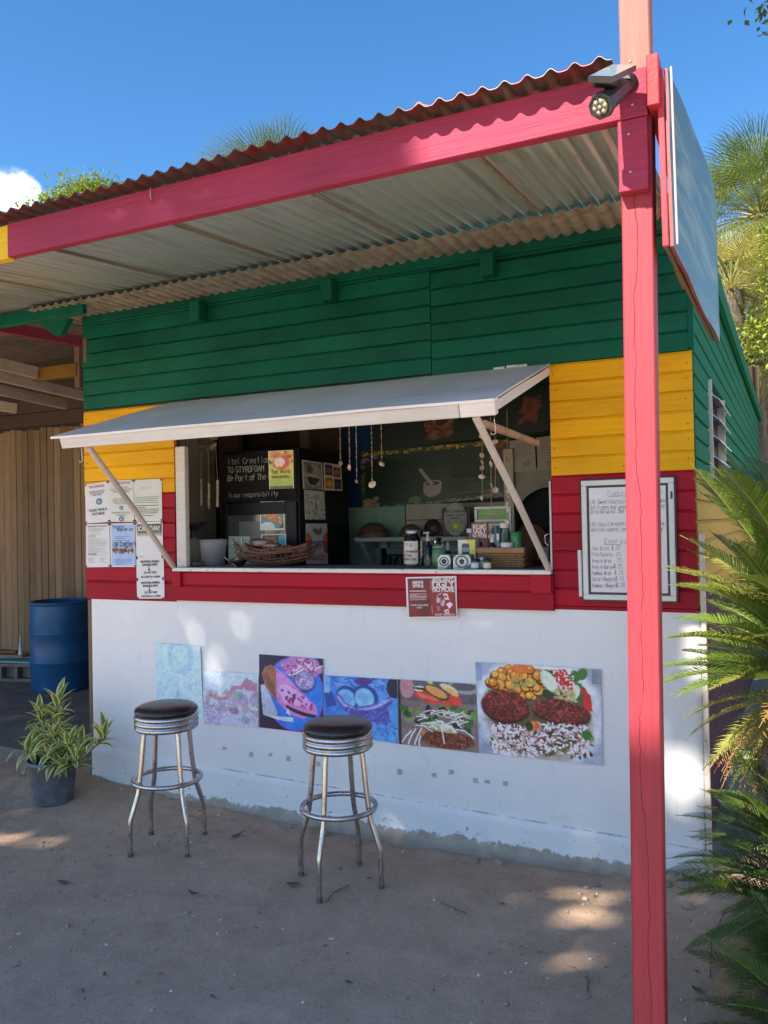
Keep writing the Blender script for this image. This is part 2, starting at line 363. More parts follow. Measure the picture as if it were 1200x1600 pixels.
EX, EZ, EY = Vector((1, 0, 0)), Vector((0, 0, 1)), Vector((0, 1, 0))
def sheet_frame(quad):
    TL, TR, BR, BL = (Vector(p) for p in quad); ux = (TR-TL).normalized(); uz = (TL-BL); uz = (uz-ux*uz.dot(ux)).normalized(); return TL, ux, uz, (TR-TL).length, (TL-BL).length
# ---------------------------------------------------------------- materials
GREEN = painted('green_paint', (.003, .112, .072), 'x', .52, fade=.34, rnd=.15, dirt=(.012, .05, .035), chip=(.45, .45, .38), chipth=.79)
YELLOW = painted('yellow_paint', (.80, .41, .008), 'x', .55, dirt=(.40, .19, .02), fade=.12, chip=(.35, .2, .08), chipth=.80)
RED = painted('red_paint', (.36, .008, .024), 'x', .48, rnd=.15, dirt=(.12, .01, .015), fade=.18, chip=(.6, .5, .5), chipth=.80)
PINK = painted('pinkish_red_paint', (.30, .036, .076), 'x', .55, dirt=(.2, .03, .04), fade=.2, rnd=.04, chip=(.50, .22, .22), chipth=.755, grain=.75)
PINKZ = painted('pinkish_red_post_paint', (.52, .055, .075), 'z', .42, fade=.16, rnd=.04, grain=.55)
PINKY = painted('pinkish_red_rafter_paint', (.30, .03, .06), 'y', .5, rnd=.04)
BARE = wood('sun_bleached_pink_wood', (.28, .085, .075), (.36, .15, .12), 'z', .8, .03)
WHITEW = painted('white_board_paint', (.72, .70, .66), 'x', .5, fade=.12, chip=(.30, .24, .18), chipth=.74, dirt=(.35, .32, .28))
AWN = painted('awning_white_paint', (.83, .84, .86), 'x', .40, fade=.12, chip=(.40, .36, .33), chipth=.77, dirt=(.45, .43, .42))
CREAM = painted('cream_interior_paint', (.50, .47, .40), 'z', .5, fade=.15)
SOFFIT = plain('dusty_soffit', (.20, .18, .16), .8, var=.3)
BROWNW = wood('brown_weathered_wood', (.16, .105, .07), (.10, .065, .045), 'z')
STUD = wood('stud_wood', (.20, .13, .09), (.13, .085, .06), 'z')
PLANKW = [wood('shed_plank_wood', (.25, .175, .105), (.17, .115, .07), 'z', rnd=.3)]
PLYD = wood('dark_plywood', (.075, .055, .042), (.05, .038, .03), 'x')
TIMB = wood('grey_white_timber', (.42, .38, .32), (.33, .29, .24), 'y', .8)
OCHRE = painted('ochre_beam_paint', (.22, .13, .03), 'x', .55)
def plaster():
    m = NT('white_plaster'); v = m.coords(rnd=False); z = m.n('ShaderNodeSeparateXYZ'); tcn = m.n('ShaderNodeTexCoord'); m.l(tcn.outputs['Object'], z.inputs[0])
    big = m.noise(v, 1.6, 6, .6); fine = m.noise(v, 55, 5, .6); mid = m.noise(v, 9, 6, .65)
    white = m.mixc(m.rng(big, .3, .7), (.72, .74, .76), (.80, .81, .82))
    white = m.mixc(m.rng(mid, .58, .85, 0, .35), white, (.42, .42, .40))
    # mud splash thrown up from the ground, denser low down
    sp = m.noise(v, 38, 3, .5); zz = z.outputs['Z']
    lim = m.rng(zz, .03, .40, .67, .82)
    white = m.mixc(m.rng(m.math('SUBTRACT', sp, lim), 0, .02, 0, .55), white, (.14, .12, .10))
    # long vertical runs of damp
    st = m.noise(m.coords((14, 1, .8), rnd=False), 2.4, 5, .6)
    white = m.mixc(m.rng(st, .60, .80, 0, .22), white, (.36, .36, .35))
    conc = m.mixc(m.rng(mid, .3, .7), (.34, .28, .22), (.46, .39, .31))
    edge = m.math('ADD', m.math('ADD', zz, m.rng(m.noise(v, 4.5, 6, .65), .3, .7, -.016, .016)), m.rng(m.noise(v, 30, 5, .7), .3, .7, -.016, .016))
    xs = m.n('ShaderNodeSeparateXYZ'); m.l(tcn.outputs['Object'], xs.inputs[0])
    f = m.rng(edge, .006, .016)
    sc_ = m.noise(m.coords((1.4, 1, 8), rnd=False), 5, 6, .7); white = m.mixc(m.math('MULTIPLY', m.rng(sc_, .60, .72, 0, .30), m.rng(zz, .75, .25)), white, (.34, .31, .28))
    ln = m.math('ABSOLUTE', m.math('SUBTRACT', m.math('ADD', zz, m.math('MULTIPLY', xs.outputs['X'], .0285)), .1245)); lf = m.math('MULTIPLY', m.rng(ln, .006, .001), m.rng(m.noise(v, 7, 5, .7), .42, .6, 0, .75)); lf = m.math('MULTIPLY', lf, m.rng(xs.outputs['X'], -3.0, -2.8)); white = m.mixc(lf, white, (.20, .16, .11))  # thin brown line painted in for the shadow along the ledge
    m.col(m.mixc(f, conc, white)); m.set(rough=m.rng(f, 0, 1, .95, .55))
    m.bump(m.math('ADD', m.math('MULTIPLY', fine, .35), m.math('ADD', mid, m.math('MULTIPLY', f, .9))), .42, .006); return m.mat
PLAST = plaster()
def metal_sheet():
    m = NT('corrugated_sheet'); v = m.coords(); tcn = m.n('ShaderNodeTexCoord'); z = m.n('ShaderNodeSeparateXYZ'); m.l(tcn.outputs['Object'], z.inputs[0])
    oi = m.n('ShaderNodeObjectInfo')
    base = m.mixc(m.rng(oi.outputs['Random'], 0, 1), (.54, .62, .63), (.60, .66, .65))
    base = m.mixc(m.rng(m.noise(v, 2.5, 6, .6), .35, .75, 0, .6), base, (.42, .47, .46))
    st = m.noise(m.coords((30, 1, 1)), 1.5, 5, .6); base = m.mixc(m.rng(st, .52, .72, 0, .65), base, (.20, .19, .16))  # grime streaks, darkened to stand in for shading between the ribs
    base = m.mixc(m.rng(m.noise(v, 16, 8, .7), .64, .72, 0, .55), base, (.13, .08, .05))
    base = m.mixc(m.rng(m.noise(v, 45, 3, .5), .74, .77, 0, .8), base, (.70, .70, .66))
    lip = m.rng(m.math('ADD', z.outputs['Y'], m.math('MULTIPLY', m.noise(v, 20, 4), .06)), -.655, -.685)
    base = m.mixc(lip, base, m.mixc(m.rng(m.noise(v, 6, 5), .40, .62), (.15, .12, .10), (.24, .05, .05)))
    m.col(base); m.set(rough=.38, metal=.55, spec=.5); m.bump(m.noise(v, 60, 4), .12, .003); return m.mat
ROOF = metal_sheet()
OLDROOF = plain('old_roof_sheet', (.30, .27, .22), .75, var=.35, scale=14, bump=.3)
# ---------------------------------------------------------------- ground
WX = [-5.5, -4.4, -3.75, -3.36, -2.8, -2.3, -1.6, -1.0, -.4, -.1, .05, .6]; WZ = [.03, .03, .045, -.005, -.032, -.045, -.075, -.065, -.05, -.018, .0, .0]
def gz(x, y):
    z = 0.0
    if y > -.55:
        d = min(1, (y+.55)/.5); z += d*d*(3-2*d)*float(np.interp(x, WX, WZ))
    return z
def ground():
    def axis(lo, hi, st, far):
        a = list(np.arange(lo, hi+1e-6, st)); d = st
        while a[-1] < far: d *= 1.5; a.append(a[-1]+d)
        d = st
        while a[0] > -far: d *= 1.5; a.insert(0, a[0]-d)
        return a
    xs = axis(-5.2, 2.2, .03, 260); ys = axis(-3.4, .5, .03, 260); nx, ny = len(xs), len(ys); V = []
    for y in ys:
        for x in xs:
            z = gz(x, y)
            if abs(x) < 9 and abs(y) < 9:
                p = Vector((x, y, 0)); z += .012*mnoise.noise(p*1.3)+.006*mnoise.noise(p*4)+.0035*mnoise.noise(p*13)+.002*mnoise.noise(p*31)
                if y > -.45:                             # broken dirt and mortar crumbs along the foot of the wall
                    z += max(0, mnoise.noise(p*7+Vector((3, 1, 0))))*.03*min(1, (y+.45)/.4)
            V.append((x, y, z))
    fs = [(j*nx+i, j*nx+i+1, (j+1)*nx+i+1, (j+1)*nx+i) for j in range(ny-1) for i in range(nx-1)]
    me = bpy.data.meshes.new('ground'); me.from_pydata(V, [], fs); me.polygons.foreach_set('use_smooth', [True]*len(fs)); me.update()
    m = NT('packed_dirt'); v = m.coords(rnd=False); a = m.noise(v, .9, 6, .65); b = m.noise(v, 6, 7, .68); c = m.noise(v, 60, 5, .7)
    cc = m.mixc(m.rng(a, .3, .7), (.46, .325, .228), (.56, .41, .295)); cc = m.mixc(m.rng(b, .36, .75, 0, .65), cc, (.32, .22, .15))
    cc = m.mixc(m.rng(c, .60, .78, 0, .75), cc, (.56, .46, .37)); cc = m.mixc(m.rng(c, .42, .25, 0, .7), cc, (.15, .11, .08))
    vo = m.n('ShaderNodeTexVoronoi'); vo.inputs['Scale'].default_value = 95; m.l(v, vo.inputs['Vector']); rnd = m.n('ShaderNodeSeparateColor'); m.l(vo.outputs['Color'], rnd.inputs[0])
    grit = m.math('MULTIPLY', m.rng(rnd.outputs[0], .80, .82), m.rng(vo.outputs['Distance'], .42, .30)); cc = m.mixc(m.math('MULTIPLY', grit, .4), cc, (.60, .54, .46))
    far = m.n('ShaderNodeSeparateXYZ'); m.l(v, far.inputs[0]); cc = m.mixc(m.rng(far.outputs['Y'], -5.5, -8), cc, m.mixc(a, (.50, .40, .28), (.58, .47, .34)))      # unseen ground behind the camera, made paler to bounce light
    m.col(cc); m.set(rough=.95, spec=.15); m.bump(m.math('ADD', m.math('MULTIPLY', b, 1.2), m.math('ADD', m.math('MULTIPLY', c, .7), m.math('MULTIPLY', grit, .5))), .75, .010)
    me.materials.append(m.mat); return tag(inst('ground', me), kind='structure')
ground()
def pebbles():
    mb = MB(); t = (1+5**.5)/2; ico = [(-1, t, 0), (1, t, 0), (-1, -t, 0), (1, -t, 0), (0, -1, t), (0, 1, t), (0, -1, -t), (0, 1, -t), (t, 0, -1), (t, 0, 1), (-t, 0, -1), (-t, 0, 1)]
    F_ = [(0, 11, 5), (0, 5, 1), (0, 1, 7), (0, 7, 10), (0, 10, 11), (1, 5, 9), (5, 11, 4), (11, 10, 2), (10, 7, 6), (7, 1, 8), (3, 9, 4), (3, 4, 2), (3, 2, 6), (3, 6, 8), (3, 8, 9), (4, 9, 5), (2, 4, 11), (6, 2, 10), (8, 6, 7), (9, 8, 1)]
    g = random.Random(3)
    for i in range(5200):
        x = g.uniform(-4.6, 1.6); y = -3.3+3.3*g.random()**.8
        if mnoise.noise(Vector((x*1.1, y*1.1, 6)))+.5*mnoise.noise(Vector((x*4, y*4, 2))) < g.uniform(-.5, .45): continue
        r = .0022+.0062*g.random()**3.2+(.010*g.random() if g.random() < .02 else 0)
        if y > -.25: r *= 1.8; 
        sx, sy, sz = (g.uniform(.7, 1.4) for _ in range(3)); a = g.uniform(0, 6.28); z = gz(x, y)+.012*mnoise.noise(Vector((x, y, 0))*1.3)+.006*mnoise.noise(Vector((x, y, 0))*4)
        vs = []
        for p in ico:
            k = g.uniform(.8, 1.15)/1.9*r; u, w = p[0]*sx*k, p[1]*sy*k; vs.append((x+u*math.cos(a)-w*math.sin(a), y+u*math.sin(a)+w*math.cos(a), z+r*.3+p[2]*sz*k*.7))
        mb.add(vs, F_, g.choice((0, 0, 1, 2)), True)
    tag(mb.build('pebbles', [plain('pebble_brown', (.30, .24, .19), .9), plain('pebble_grey', (.38, .34, .30), .9), plain('pebble_pale', (.58, .52, .45), .85)]), kind='stuff')
pebbles()
# ---------------------------------------------------------------- the kiosk
kiosk = thing('food_kiosk', 'small wooden food kiosk painted green, yellow and red above a white wall', 'kiosk', (-1.9, 0, 0))
def sub(name, parent, loc=None):
    o = bpy.data.objects.new(name, None); COL.objects.link(o); o.parent = parent; L = Vector(loc) if loc else WLOC[parent]
    o.location = L-WLOC[parent]; WLOC[o] = L; o.empty_display_size = .1; return o
BP = .0953                                                # visible height of one board
fw = sub('front_wall', kiosk, (-1.9, 0, 1.3))
gb = random.Random(11)
def lap(x0, x1, z, mat, parent, h=BP, y=0.0, name='board', th=.018):
    """drop siding board: flat face, coved groove along the upper edge; x0..x1 on the front wall"""
    t = gb.uniform(-.0012, .0012); g = .0022
    prof = [(y-t, z+g), (y+t, z+h*.88), (y+.0045, z+h*.935), (y+.0075, z+h-.0005), (y+th+.006, z+h-.0005), (y+th+.006, z+.0005), (y+.006, z+.0005)]
    mb = MB(); n = len(prof); w0, w1 = gb.uniform(-.0013, .0013), gb.uniform(-.0013, .0013); xm_ = (x0+x1)/2; vs = [(x, a+d, b+d*.8) for x, d in ((x0, w0), (xm_, -(w0+w1)/2), (x1, w1)) for a, b in prof]
    mb.add(vs, [list(range(n))[::-1], list(range(2*n, 3*n))]+[[i+k, (i+1) % n+k, (i+1) % n+n+k, i+n+k] for k in (0, n) for i in range(n)])
    return mb.build(name, mat, parent)
XL, XR, SEAM, WL_, WR_ = -3.838, .043, -1.292, -3.068, -.650
ZG = 2.507
for i in range(7):
    z = ZG+i*BP
    if i < 6: lap(XL+gb.uniform(0, .006), SEAM-.0025, z+.004, GREEN, fw); lap(SEAM+.0025, XR-.02, z-.008, GREEN, fw)
    else: lap(XL, XR-.02, z-.002, GREEN, fw, h=.10)
for i in range(6):
    z = ZG-(i+1)*BP-.010
    lap(WR_+.004, XR-.004, z, YELLOW, fw); lap(XL, WL_-.004, z, YELLOW, fw)
for i in range(6):
    z = ZG-(i+7)*BP-.010
    lap(WR_+.004, XR-.004, z, RED, fw); lap(XL, WL_-.004, z, RED, fw)
lap(WR_+.004, XR-.004, 1.262, RED, fw, h=.090); lap(XL, WL_-.004, 1.225, RED, fw, h=.126)
for z, h in ((1.236, .100), (1.336, .084)): lap(WL_-.002, WR_+.006, z, RED, fw, h=h, y=-.026)
for x0, x1 in ((-.757, -.650), (-3.066, -3.0)): MB().box(x0, x1, -.045, -.027, 1.326, 1.420, .003).build('red_block', RED, fw)
MB().box(WR_, XR, .004, .03, 1.243, 1.2615, .002).build('base_strip', RED, fw)
MB().box(XR-.020, XR+.008, -.004, .03, ZG, 3.06, .003).build('corner_strip', GREEN, fw)
# frieze board and the small rafter blocks under the roof
MB().box(XL+.02, -.02, -.022, .0, 3.090, 3.168, .003).build('frieze_board', GREEN, fw)
MB().box(XL+.02, SEAM-.30, -.012, -.0005, 3.074, 3.089, .002).build('frieze_strip', GREEN, fw)
for x in (-.94, -1.89, -2.82): MB().box(x-.036, x+.036, -.095, -.0225, 2.975, 3.098, .006).build('rafter_block', GREEN, fw)
MB().box(XL, XR-.01, .026, .05, 2.50, 3.17, .001).build('wall_backing', PLYD, fw)
for a, b in ((XL, WL_), (WR_, XR-.01)): MB().box(a, b, .026, .05, 1.25, 2.497, .001).build('wall_backing', PLYD, fw)
mb = MB(); NL = plain('nail_dots', (.05, .04, .035), .6, var=0, bump=0)
for i in range(6):
    for z, xs_ in ((ZG-(i+1)*BP+.032, (WR_+.03, -.28, XR-.035, XL+.03, WL_-.035)), (ZG-(i+7)*BP+.032, (WR_+.03, XR-.035, XR-.06, XL+.03, WL_-.035)), (ZG+i*BP+.04, (XL+.03, SEAM-.03, SEAM+.03, -.40, -.12))):
        for x in xs_:
            if gb.random() < .8: mb.lathe([(.0034, 0), (.003, .0012), (0, .0016)], 6, T=Matrix.Translation((x+gb.uniform(-.01, .01), -.0012, z+gb.uniform(-.012, .02))) @ Matrix.Rotation(math.radians(90), 4, 'X'))
tag(mb.build('nail_heads', NL, fw), kind='stuff')
# plaster base with its ledge and rough footing
def base():
    nx, nz = 240, 90; V = []; x0, x1 = -3.795, .052; zt = 1.252
    for j in range(nz+1):
        for i in range(nx+1):
            x = x0+(x1-x0)*i/nx; z = -.16+(zt+.16)*j/nz; p = Vector((x, z, 5.3))
            led = .197-.030*(x+3.8); led = .228-.0285*(x-x0)
            y = .006+.0012*mnoise.noise(p*2.5)+.0006*mnoise.noise(p*11)
            s = min(1, max(0, (led-z)/.012)); y -= .016*s*s*(3-2*s)
            fe = float(np.interp(x, [-3.8, -3.7, -3.4, -.45, -.15, .05], [-.05, .0, .015, .010, -.005, -.03]))+.012*mnoise.noise(Vector((x*3.1, 2, 0)))+.010*mnoise.noise(Vector((x*9, 7, 0)))
            q = min(1, max(0, (fe-z)/.025)); y -= q*(.026+.016*mnoise.noise(p*9)+.008*mnoise.noise(p*24)); 
            # softened outer corner
            c = max(0, .03-(x1-x)); y += c*c*14
            zz = z
            if j == nz: zz = zt-max(0, .035-(x1-x))**2*22
            V.append((x, y, zz))
    n = nx+1; fs = [(j*n+i, j*n+i+1, (j+1)*n+i+1, (j+1)*n+i) for j in range(nz) for i in range(nx)]
    k = len(V); V += [(x0, .14, -.16), (x1, .14, -.16), (x1, .14, zt-.03), (x0, .14, zt)]
    L = [j*n for j in range(nz+1)]; R = [j*n+nx for j in range(nz+1)]; T = [nz*n+i for i in range(n)]
    fs += [L+[k+3, k], R[::-1]+[k+1, k+2], T[::-1]+[k+3, k+2], [k, k+3, k+2, k+1]]
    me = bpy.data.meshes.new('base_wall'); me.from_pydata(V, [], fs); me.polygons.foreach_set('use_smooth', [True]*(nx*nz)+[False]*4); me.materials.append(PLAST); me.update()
    o = inst('base_wall', me, kiosk); o.location = -WLOC[kiosk]; WLOC[o] = Vector(); return o
bw = base()
g = random.Random(5); mb = MB()                       # faint printed residue left on the plaster below the pictures
for px, py in ((392, 1176), (422, 1178), (350, 1168), (450, 1182), (624, 1203), (678, 1209), (705, 1204), (742, 1217), (761, 1220), (790, 1222), (497, 1192)):
    o = at(px, py, 0); n = g.randint(3, 5)
    for i in range(n): mb.box(o.x-.018*g.uniform(.6, 1), o.x+.018*g.uniform(.6, 1), .0015, .0052, o.z-.0065*i, o.z-.0065*i+.0022, .0004)
tag(mb.build('print_residue', plain('grey_ink', (.22, .24, .26), .6, var=.4), bw), kind='stuff')
# corner stud on the left, trim on the right
MB().box(-3.838, -3.800, .012, .10, .03, 1.222, .003).build('corner_stud', STUD, kiosk)
MB().box(-3.835, -3.80, -.002, .012, 2.83, 3.0, .003).build('stud_end', BROWNW, kiosk)
# ---- window opening, sill, jambs
win = sub('serving_window', kiosk, (-1.86, 0, 1.44))
SILLW = painted('chipped_sill_paint', (.72, .71, .68), 'x', .5, fade=.15, chip=(.22, .15, .12), chipth=.60, dirt=(.3, .2, .18))
MB().box(WL_, WR_, -.040, -.002, 1.4215, 1.445, .004).build('sill', SILLW, win)
MB().box(WL_+.003, WR_-.003, -.0015, .40, 1.405, 1.443, .003).build('counter', plain('grey_counter_top', (.16, .165, .165), .45, var=.25, scale=5), win)
MB().box(-3.066, -2.990, .004, .045, 1.444, 2.215, .004).build('jamb', WHITEW, win)
MB().box(-.662, -.652, .002, .05, 1.444, 1.90, .002).build('jamb', WHITEW, win)
MB().box(WL_, WR_, .051, .10, 2.47, 2.56, .003).build('header', PLYD, win)
# ---- awning: the window shutter hinged up, on two props
awn = sub('awning', kiosk, (-1.86, -.5, 2.33))
AX0, AX1 = -3.085, -.640; H0 = Vector((0, -.012, 2.488)); H1 = Vector((0, -.975, 2.185)); dA = (H1-H0).normalized(); nA = Vector((0, dA.z, -dA.y)) if Vector((0, dA.z, -dA.y)).z > 0 else Vector((0, -dA.z, dA.y))
TA = Matrix((Vector((1, 0, 0)), dA, nA)).transposed().to_4x4(); TA.translation = H0; LA = (H1-H0).length
if TA.determinant() < 0: pass
def apanel():
    mb = MB(); nx, ny = 60, 24; vs = []
    for j in range(ny+1):
        for i in range(nx+1):
            x = AX0+(AX1-AX0)*i/nx; t = LA*j/ny; q = (i/nx-.5)
            z = .010+.006*mnoise.noise(Vector((x*1.2, t*2, 1)))-.010*math.exp(-((t-LA*.5)/.4)**2)*(1-(2*q)**2)
            vs.append(TA @ Vector((x, t, z)))
    n = nx+1; fs = [(j*n+i, j*n+i+1, (j+1)*n+i+1, (j+1)*n+i) for j in range(ny) for i in range(nx)]
    k = len(vs); up = nA*.012; vs2 = [v-up for v in vs]; mb.add(vs, fs, 0, True); mb.add(vs2, [f[::-1] for f in fs], 0, True)
    ring = [i for i in range(n)]+[j*n+nx for j in range(1, ny+1)]+[ny*n+i for i in range(nx-1, -1, -1)]+[j*n for j in range(ny-1, 0, -1)]
    allv = [vs[i] for i in ring]+[vs2[i] for i in ring]; R = len(ring); mb.add(allv, [(i, (i+1) % R, (i+1) % R+R, i+R) for i in range(R)])
    return mb.build('awning_panel', AWN, awn)
apanel()
for a, b, c, d in ((AX0+.05, -.80, LA-.050, LA-.010), (-.797, AX1-.004, LA-.050, LA-.010)): MB().box(a, b, c, d, -.062, -.0035, .003, 0, TA).build('awning_rail', WHITEW, awn)
MB().box(AX1-.042, AX1, .004, LA-.052, -.046, .006, .003, 0, TA).build('awning_rail', WHITEW, awn)
MB().box(AX0+.05, AX0+.09, .004, LA-.052, -.046, -.0035, .003, 0, TA).build('awning_rail', WHITEW, awn)
MB().box(AX0+.10, AX1-.05, .004, .04, -.046, -.0035, .003, 0, TA).build('awning_rail', WHITEW, awn)
for q in ((-2.87, -.92, 2.128), (-.735, -.93, 2.128)):
    e = Vector((-3.052, -.047, 1.455)) if q[0] < -2 else Vector((-.662, -.047, 1.455)); q = Vector(q); m_ = (q+e)/2+Vector((.004, 0, .006))
    MB().tube([e, e.lerp(m_, .5), m_, m_.lerp(q, .5), q], .0165, 10).build('prop_pole', painted('prop_pole_paint', (.62, .56, .50), 'z', .5, chip=(.3, .2, .14), chipth=.68), awn)
a = at(757, 662, -.80); b = at(838, 692, -.12)
MB().tube([a, a.lerp(b, .3), a.lerp(b, .6), b], [.017, .019, .0175, .018], 10).build('bamboo_stick', plain('bamboo', (.42, .26, .17), .5, var=.25), awn)
for px, py, l in ((127, 700, .075), (772, 655, .062)):
    p = at(px, py, -.93); MB().tube([p, p+Vector((.004, 0, -.4*l)), p+Vector((.006, 0, -.95*l)), p+Vector((-.008, 0, -l)), p+Vector((-.014, 0, -.9*l))], .0022, 6).build('hook', plain('hook_metal', (.55, .5, .45), .4, .6), awn)
# torn paper scraps along the hinge
for px, py in ((300, 628), (318, 626), (780, 576), (800, 573), (815, 572)):
    p = at(px, py, -.018); MB().box(p.x-.03, p.x+.03, -.024, -.016, p.z-.004, p.z+.008, .002).build('paint_flake', WHITEW, awn)
# ---- side wall (right), slightly splayed, 10 m deep
SK = .033
def sx(y): return .045+SK*y
side = sub('side_wall', kiosk, (.2, 4, 1.5))
def sidemat():
    m = NT('side_mural_paint'); tcn = m.n('ShaderNodeTexCoord'); ge = m.n('ShaderNodeNewGeometry'); v = m.coords(rnd=False); p = m.n('ShaderNodeSeparateXYZ'); m.l(ge.outputs['Position'], p.inputs[0])
    nz_ = m.noise(ge.outputs['Position'], 1.3, 3, .5); zz = m.math('ADD', p.outputs['Z'], m.rng(nz_, .3, .7, -.12, .12))
    c = m.mixc(m.rng(zz, 1.22, 1.235), (.085, .040, .055), (.46, .33, .075)); c = m.mixc(m.rng(p.outputs['Z'], 1.905, 1.908), c, (.010, .150, .085))
    st = m.noise(m.coords((26, 1.2, 26)), 3, 5, .6); c = m.mixc(m.rng(st, .55, .8, 0, .35), c, (.10, .09, .06)); m.col(c); m.set(rough=.75, spec=.05); m.bump(st, .3, .004); return m.mat
SIDE = sidemat()
def sideboard(y0, y1, z, h=.1, mat=SIDE):
    t = gb.uniform(-.0015, .0015); prof = [(t, .0022), (-t, h*.84), (-.006, h*.92), (-.011, h-.0005), (-.022, h-.0005), (-.022, .0005), (-.006, .0005)]
    mb = MB(); n = len(prof); vs = [(sx(y)+a, y, z+b) for y in (y0, y1) for a, b in prof]
    mb.add(vs, [list(range(n)), list(range(n, 2*n))[::-1]]+[[i, i+n, (i+1) % n+n, (i+1) % n] for i in range(n)]); mb.build('board', mat, side)
for i in range(30):
    z = .06+i*.1015
    cuts = [.012, .755, 1.70, 4.6, 10] if 1.82 < z < 2.42 else ([.012, 3.1, 10] if i % 2 else [.012, 1.9, 6.2, 10])
    for k in range(len(cuts)-1):
        if 1.82 < z < 2.42 and k == 1: continue
        sideboard(cuts[k]+.002, cuts[k+1]-.002, z)
MB().box(sx(0)+.006, sx(0)+.028, -.002, .040, .02, 1.62, .003).build('corner_trim', painted('white_trim_paint', (.68, .62, .55), 'z', .5, chip=(.36, .16, .07), chipth=.62), side)
mb = MB(); mb.add([(sx(.05)-.05, .05, -.1), (sx(10)-.05, 10, -.1), (sx(10)-.05, 10, 3.1), (sx(.05)-.05, .05, 3.1), (sx(.05)-.03, .05, -.1), (sx(10)-.03, 10, -.1), (sx(10)-.03, 10, 3.1), (sx(.05)-.03, .05, 3.1)], [(0, 3, 2, 1), (4, 5, 6, 7), (0, 1, 5, 4), (3, 7, 6, 2), (0, 4, 7, 3), (1, 2, 6, 5)]); mb.build('side_backing', PLYD, side)
lw = sub('louvre_window', kiosk, (.09, 1.2, 2.1))
FRW = painted('louvre_frame_paint', (.55, .58, .55), 'z', .4); GL = NT('louvre_glass'); GL.col((.42, .55, .66)); GL.set(rough=.08, spec=.8); GL = GL.mat
for y in (.762, 1.692): MB().box(sx(y)-.03, sx(y)+.018, y-.012, y+.012, 1.88, 2.47, .002).build('window_frame', FRW, lw)
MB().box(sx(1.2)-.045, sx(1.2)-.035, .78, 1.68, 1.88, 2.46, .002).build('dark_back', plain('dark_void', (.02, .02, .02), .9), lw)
for k in range(5):
    z = 1.93+k*.115; Tm = Matrix.Translation((sx(1.225)+.012, 1.225, z)) @ Matrix.Rotation(SK*-1, 4, 'Z') @ Matrix.Rotation(math.radians(38), 4, 'Y')
    MB().box(-.055, .055, -.45, .45, -.003, .003, .001, 0, Tm).build('louvre_pane', GL, lw)
# ---- back and left outer walls, floor, ceiling: the shell that keeps the kitchen dim
shell = sub('kitchen_shell', kiosk, (-1.9, 2, 1))
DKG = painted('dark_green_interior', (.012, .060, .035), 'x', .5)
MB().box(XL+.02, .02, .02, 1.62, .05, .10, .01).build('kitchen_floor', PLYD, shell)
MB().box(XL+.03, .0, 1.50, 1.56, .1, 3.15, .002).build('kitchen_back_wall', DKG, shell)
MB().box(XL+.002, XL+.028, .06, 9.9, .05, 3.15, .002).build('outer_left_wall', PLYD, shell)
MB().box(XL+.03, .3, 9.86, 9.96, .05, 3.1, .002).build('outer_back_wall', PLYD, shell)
for k in range(5):
    y0 = .11+k*.18; MB().box(-3.52, -3.50, y0, y0+.176, .1, 2.9, .003).build('cream_panel', CREAM, shell)
MB().box(-3.48, -3.30, 1.02, 1.09, .1, 2.95, .004).build('brown_post', wood('brown_post_wood', (.17, .10, .06), (.11, .065, .04), 'z'), shell)
MB().box(-3.50, -2.62, 1.43, 1.495, .1, 2.9, .004).build('brown_panel', wood('brown_panel_wood', (.10, .065, .045), (.07, .045, .032), 'z'), shell)
MB().box(-2.98, -2.90, 1.40, 1.429, 2.2, 2.9, .004).build('pale_batten', wood('pale_batten_wood', (.30, .24, .17), (.22, .17, .12), 'z'), shell)
MB().box(-2.88, -2.26, 1.455, 1.4935, 1.83, 2.75, .002).build('blue_panel', painted('blue_interior', (.010, .055, .20), 'z', .45), shell)
MINT = painted('mint_interior', (.20, .33, .26), 'z', .5); PALE = painted('pale_interior', (.40, .39, .34), 'x', .5)
MB().box(-2.88, -2.08, 1.40, 1.4535, .1, 1.825, .002).build('mint_panel', MINT, shell)
for z0, z1 in ((1.72, 1.835), (1.60, 1.716), (1.48, 1.596)): MB().box(-2.075, -1.24, 1.41, 1.4535, z0, z1, .002).build('pale_board', PALE, shell)
MB().box(-2.075, -1.24, 1.42, 1.4535, .1, 1.476, .002).build('grey_panel', plain('grey_panel_paint', (.17, .20, .20), .6), shell)
MB().box(-1.295, -1.225, 1.33, 1.399, 1.40, 2.20, .003).build('white_post', CREAM, shell)
# round arch of a clay oven in a pale wall on the right
def arch():
    mb = MB(); cx, cz, r = -.98, 1.67, .255; N = 18; y0 = 1.36
    arc = [(cx+r*math.cos(math.pi*k/N), cz+r*math.sin(math.pi*k/N)) for k in range(N+1)]; out = [(cx+.46, 1.2), (cx+.46, 2.06), (cx-.243, 2.06), (cx-.243, 1.2)]
    poly = [(cx+r, 1.2)]+arc+[(cx-r+.02, 1.2), (cx-.243, 1.2), (cx-.243, 2.06), (cx+.46, 2.06), (cx+.46, 1.2)]
    poly = poly[::-1]; mb.prism(poly, y0, y0+.05); return mb.build('oven_wall', plain('grey_oven_plaster', (.30, .29, .26), .8), shell)
arch(); MB().box(-1.20, -.55, 1.425, 1.45, 1.1, 2.0, .002).build('oven_dark', plain('near_black', (.012, .011, .015), .9), shell)  # flat near-black sheet closes the back of the arch
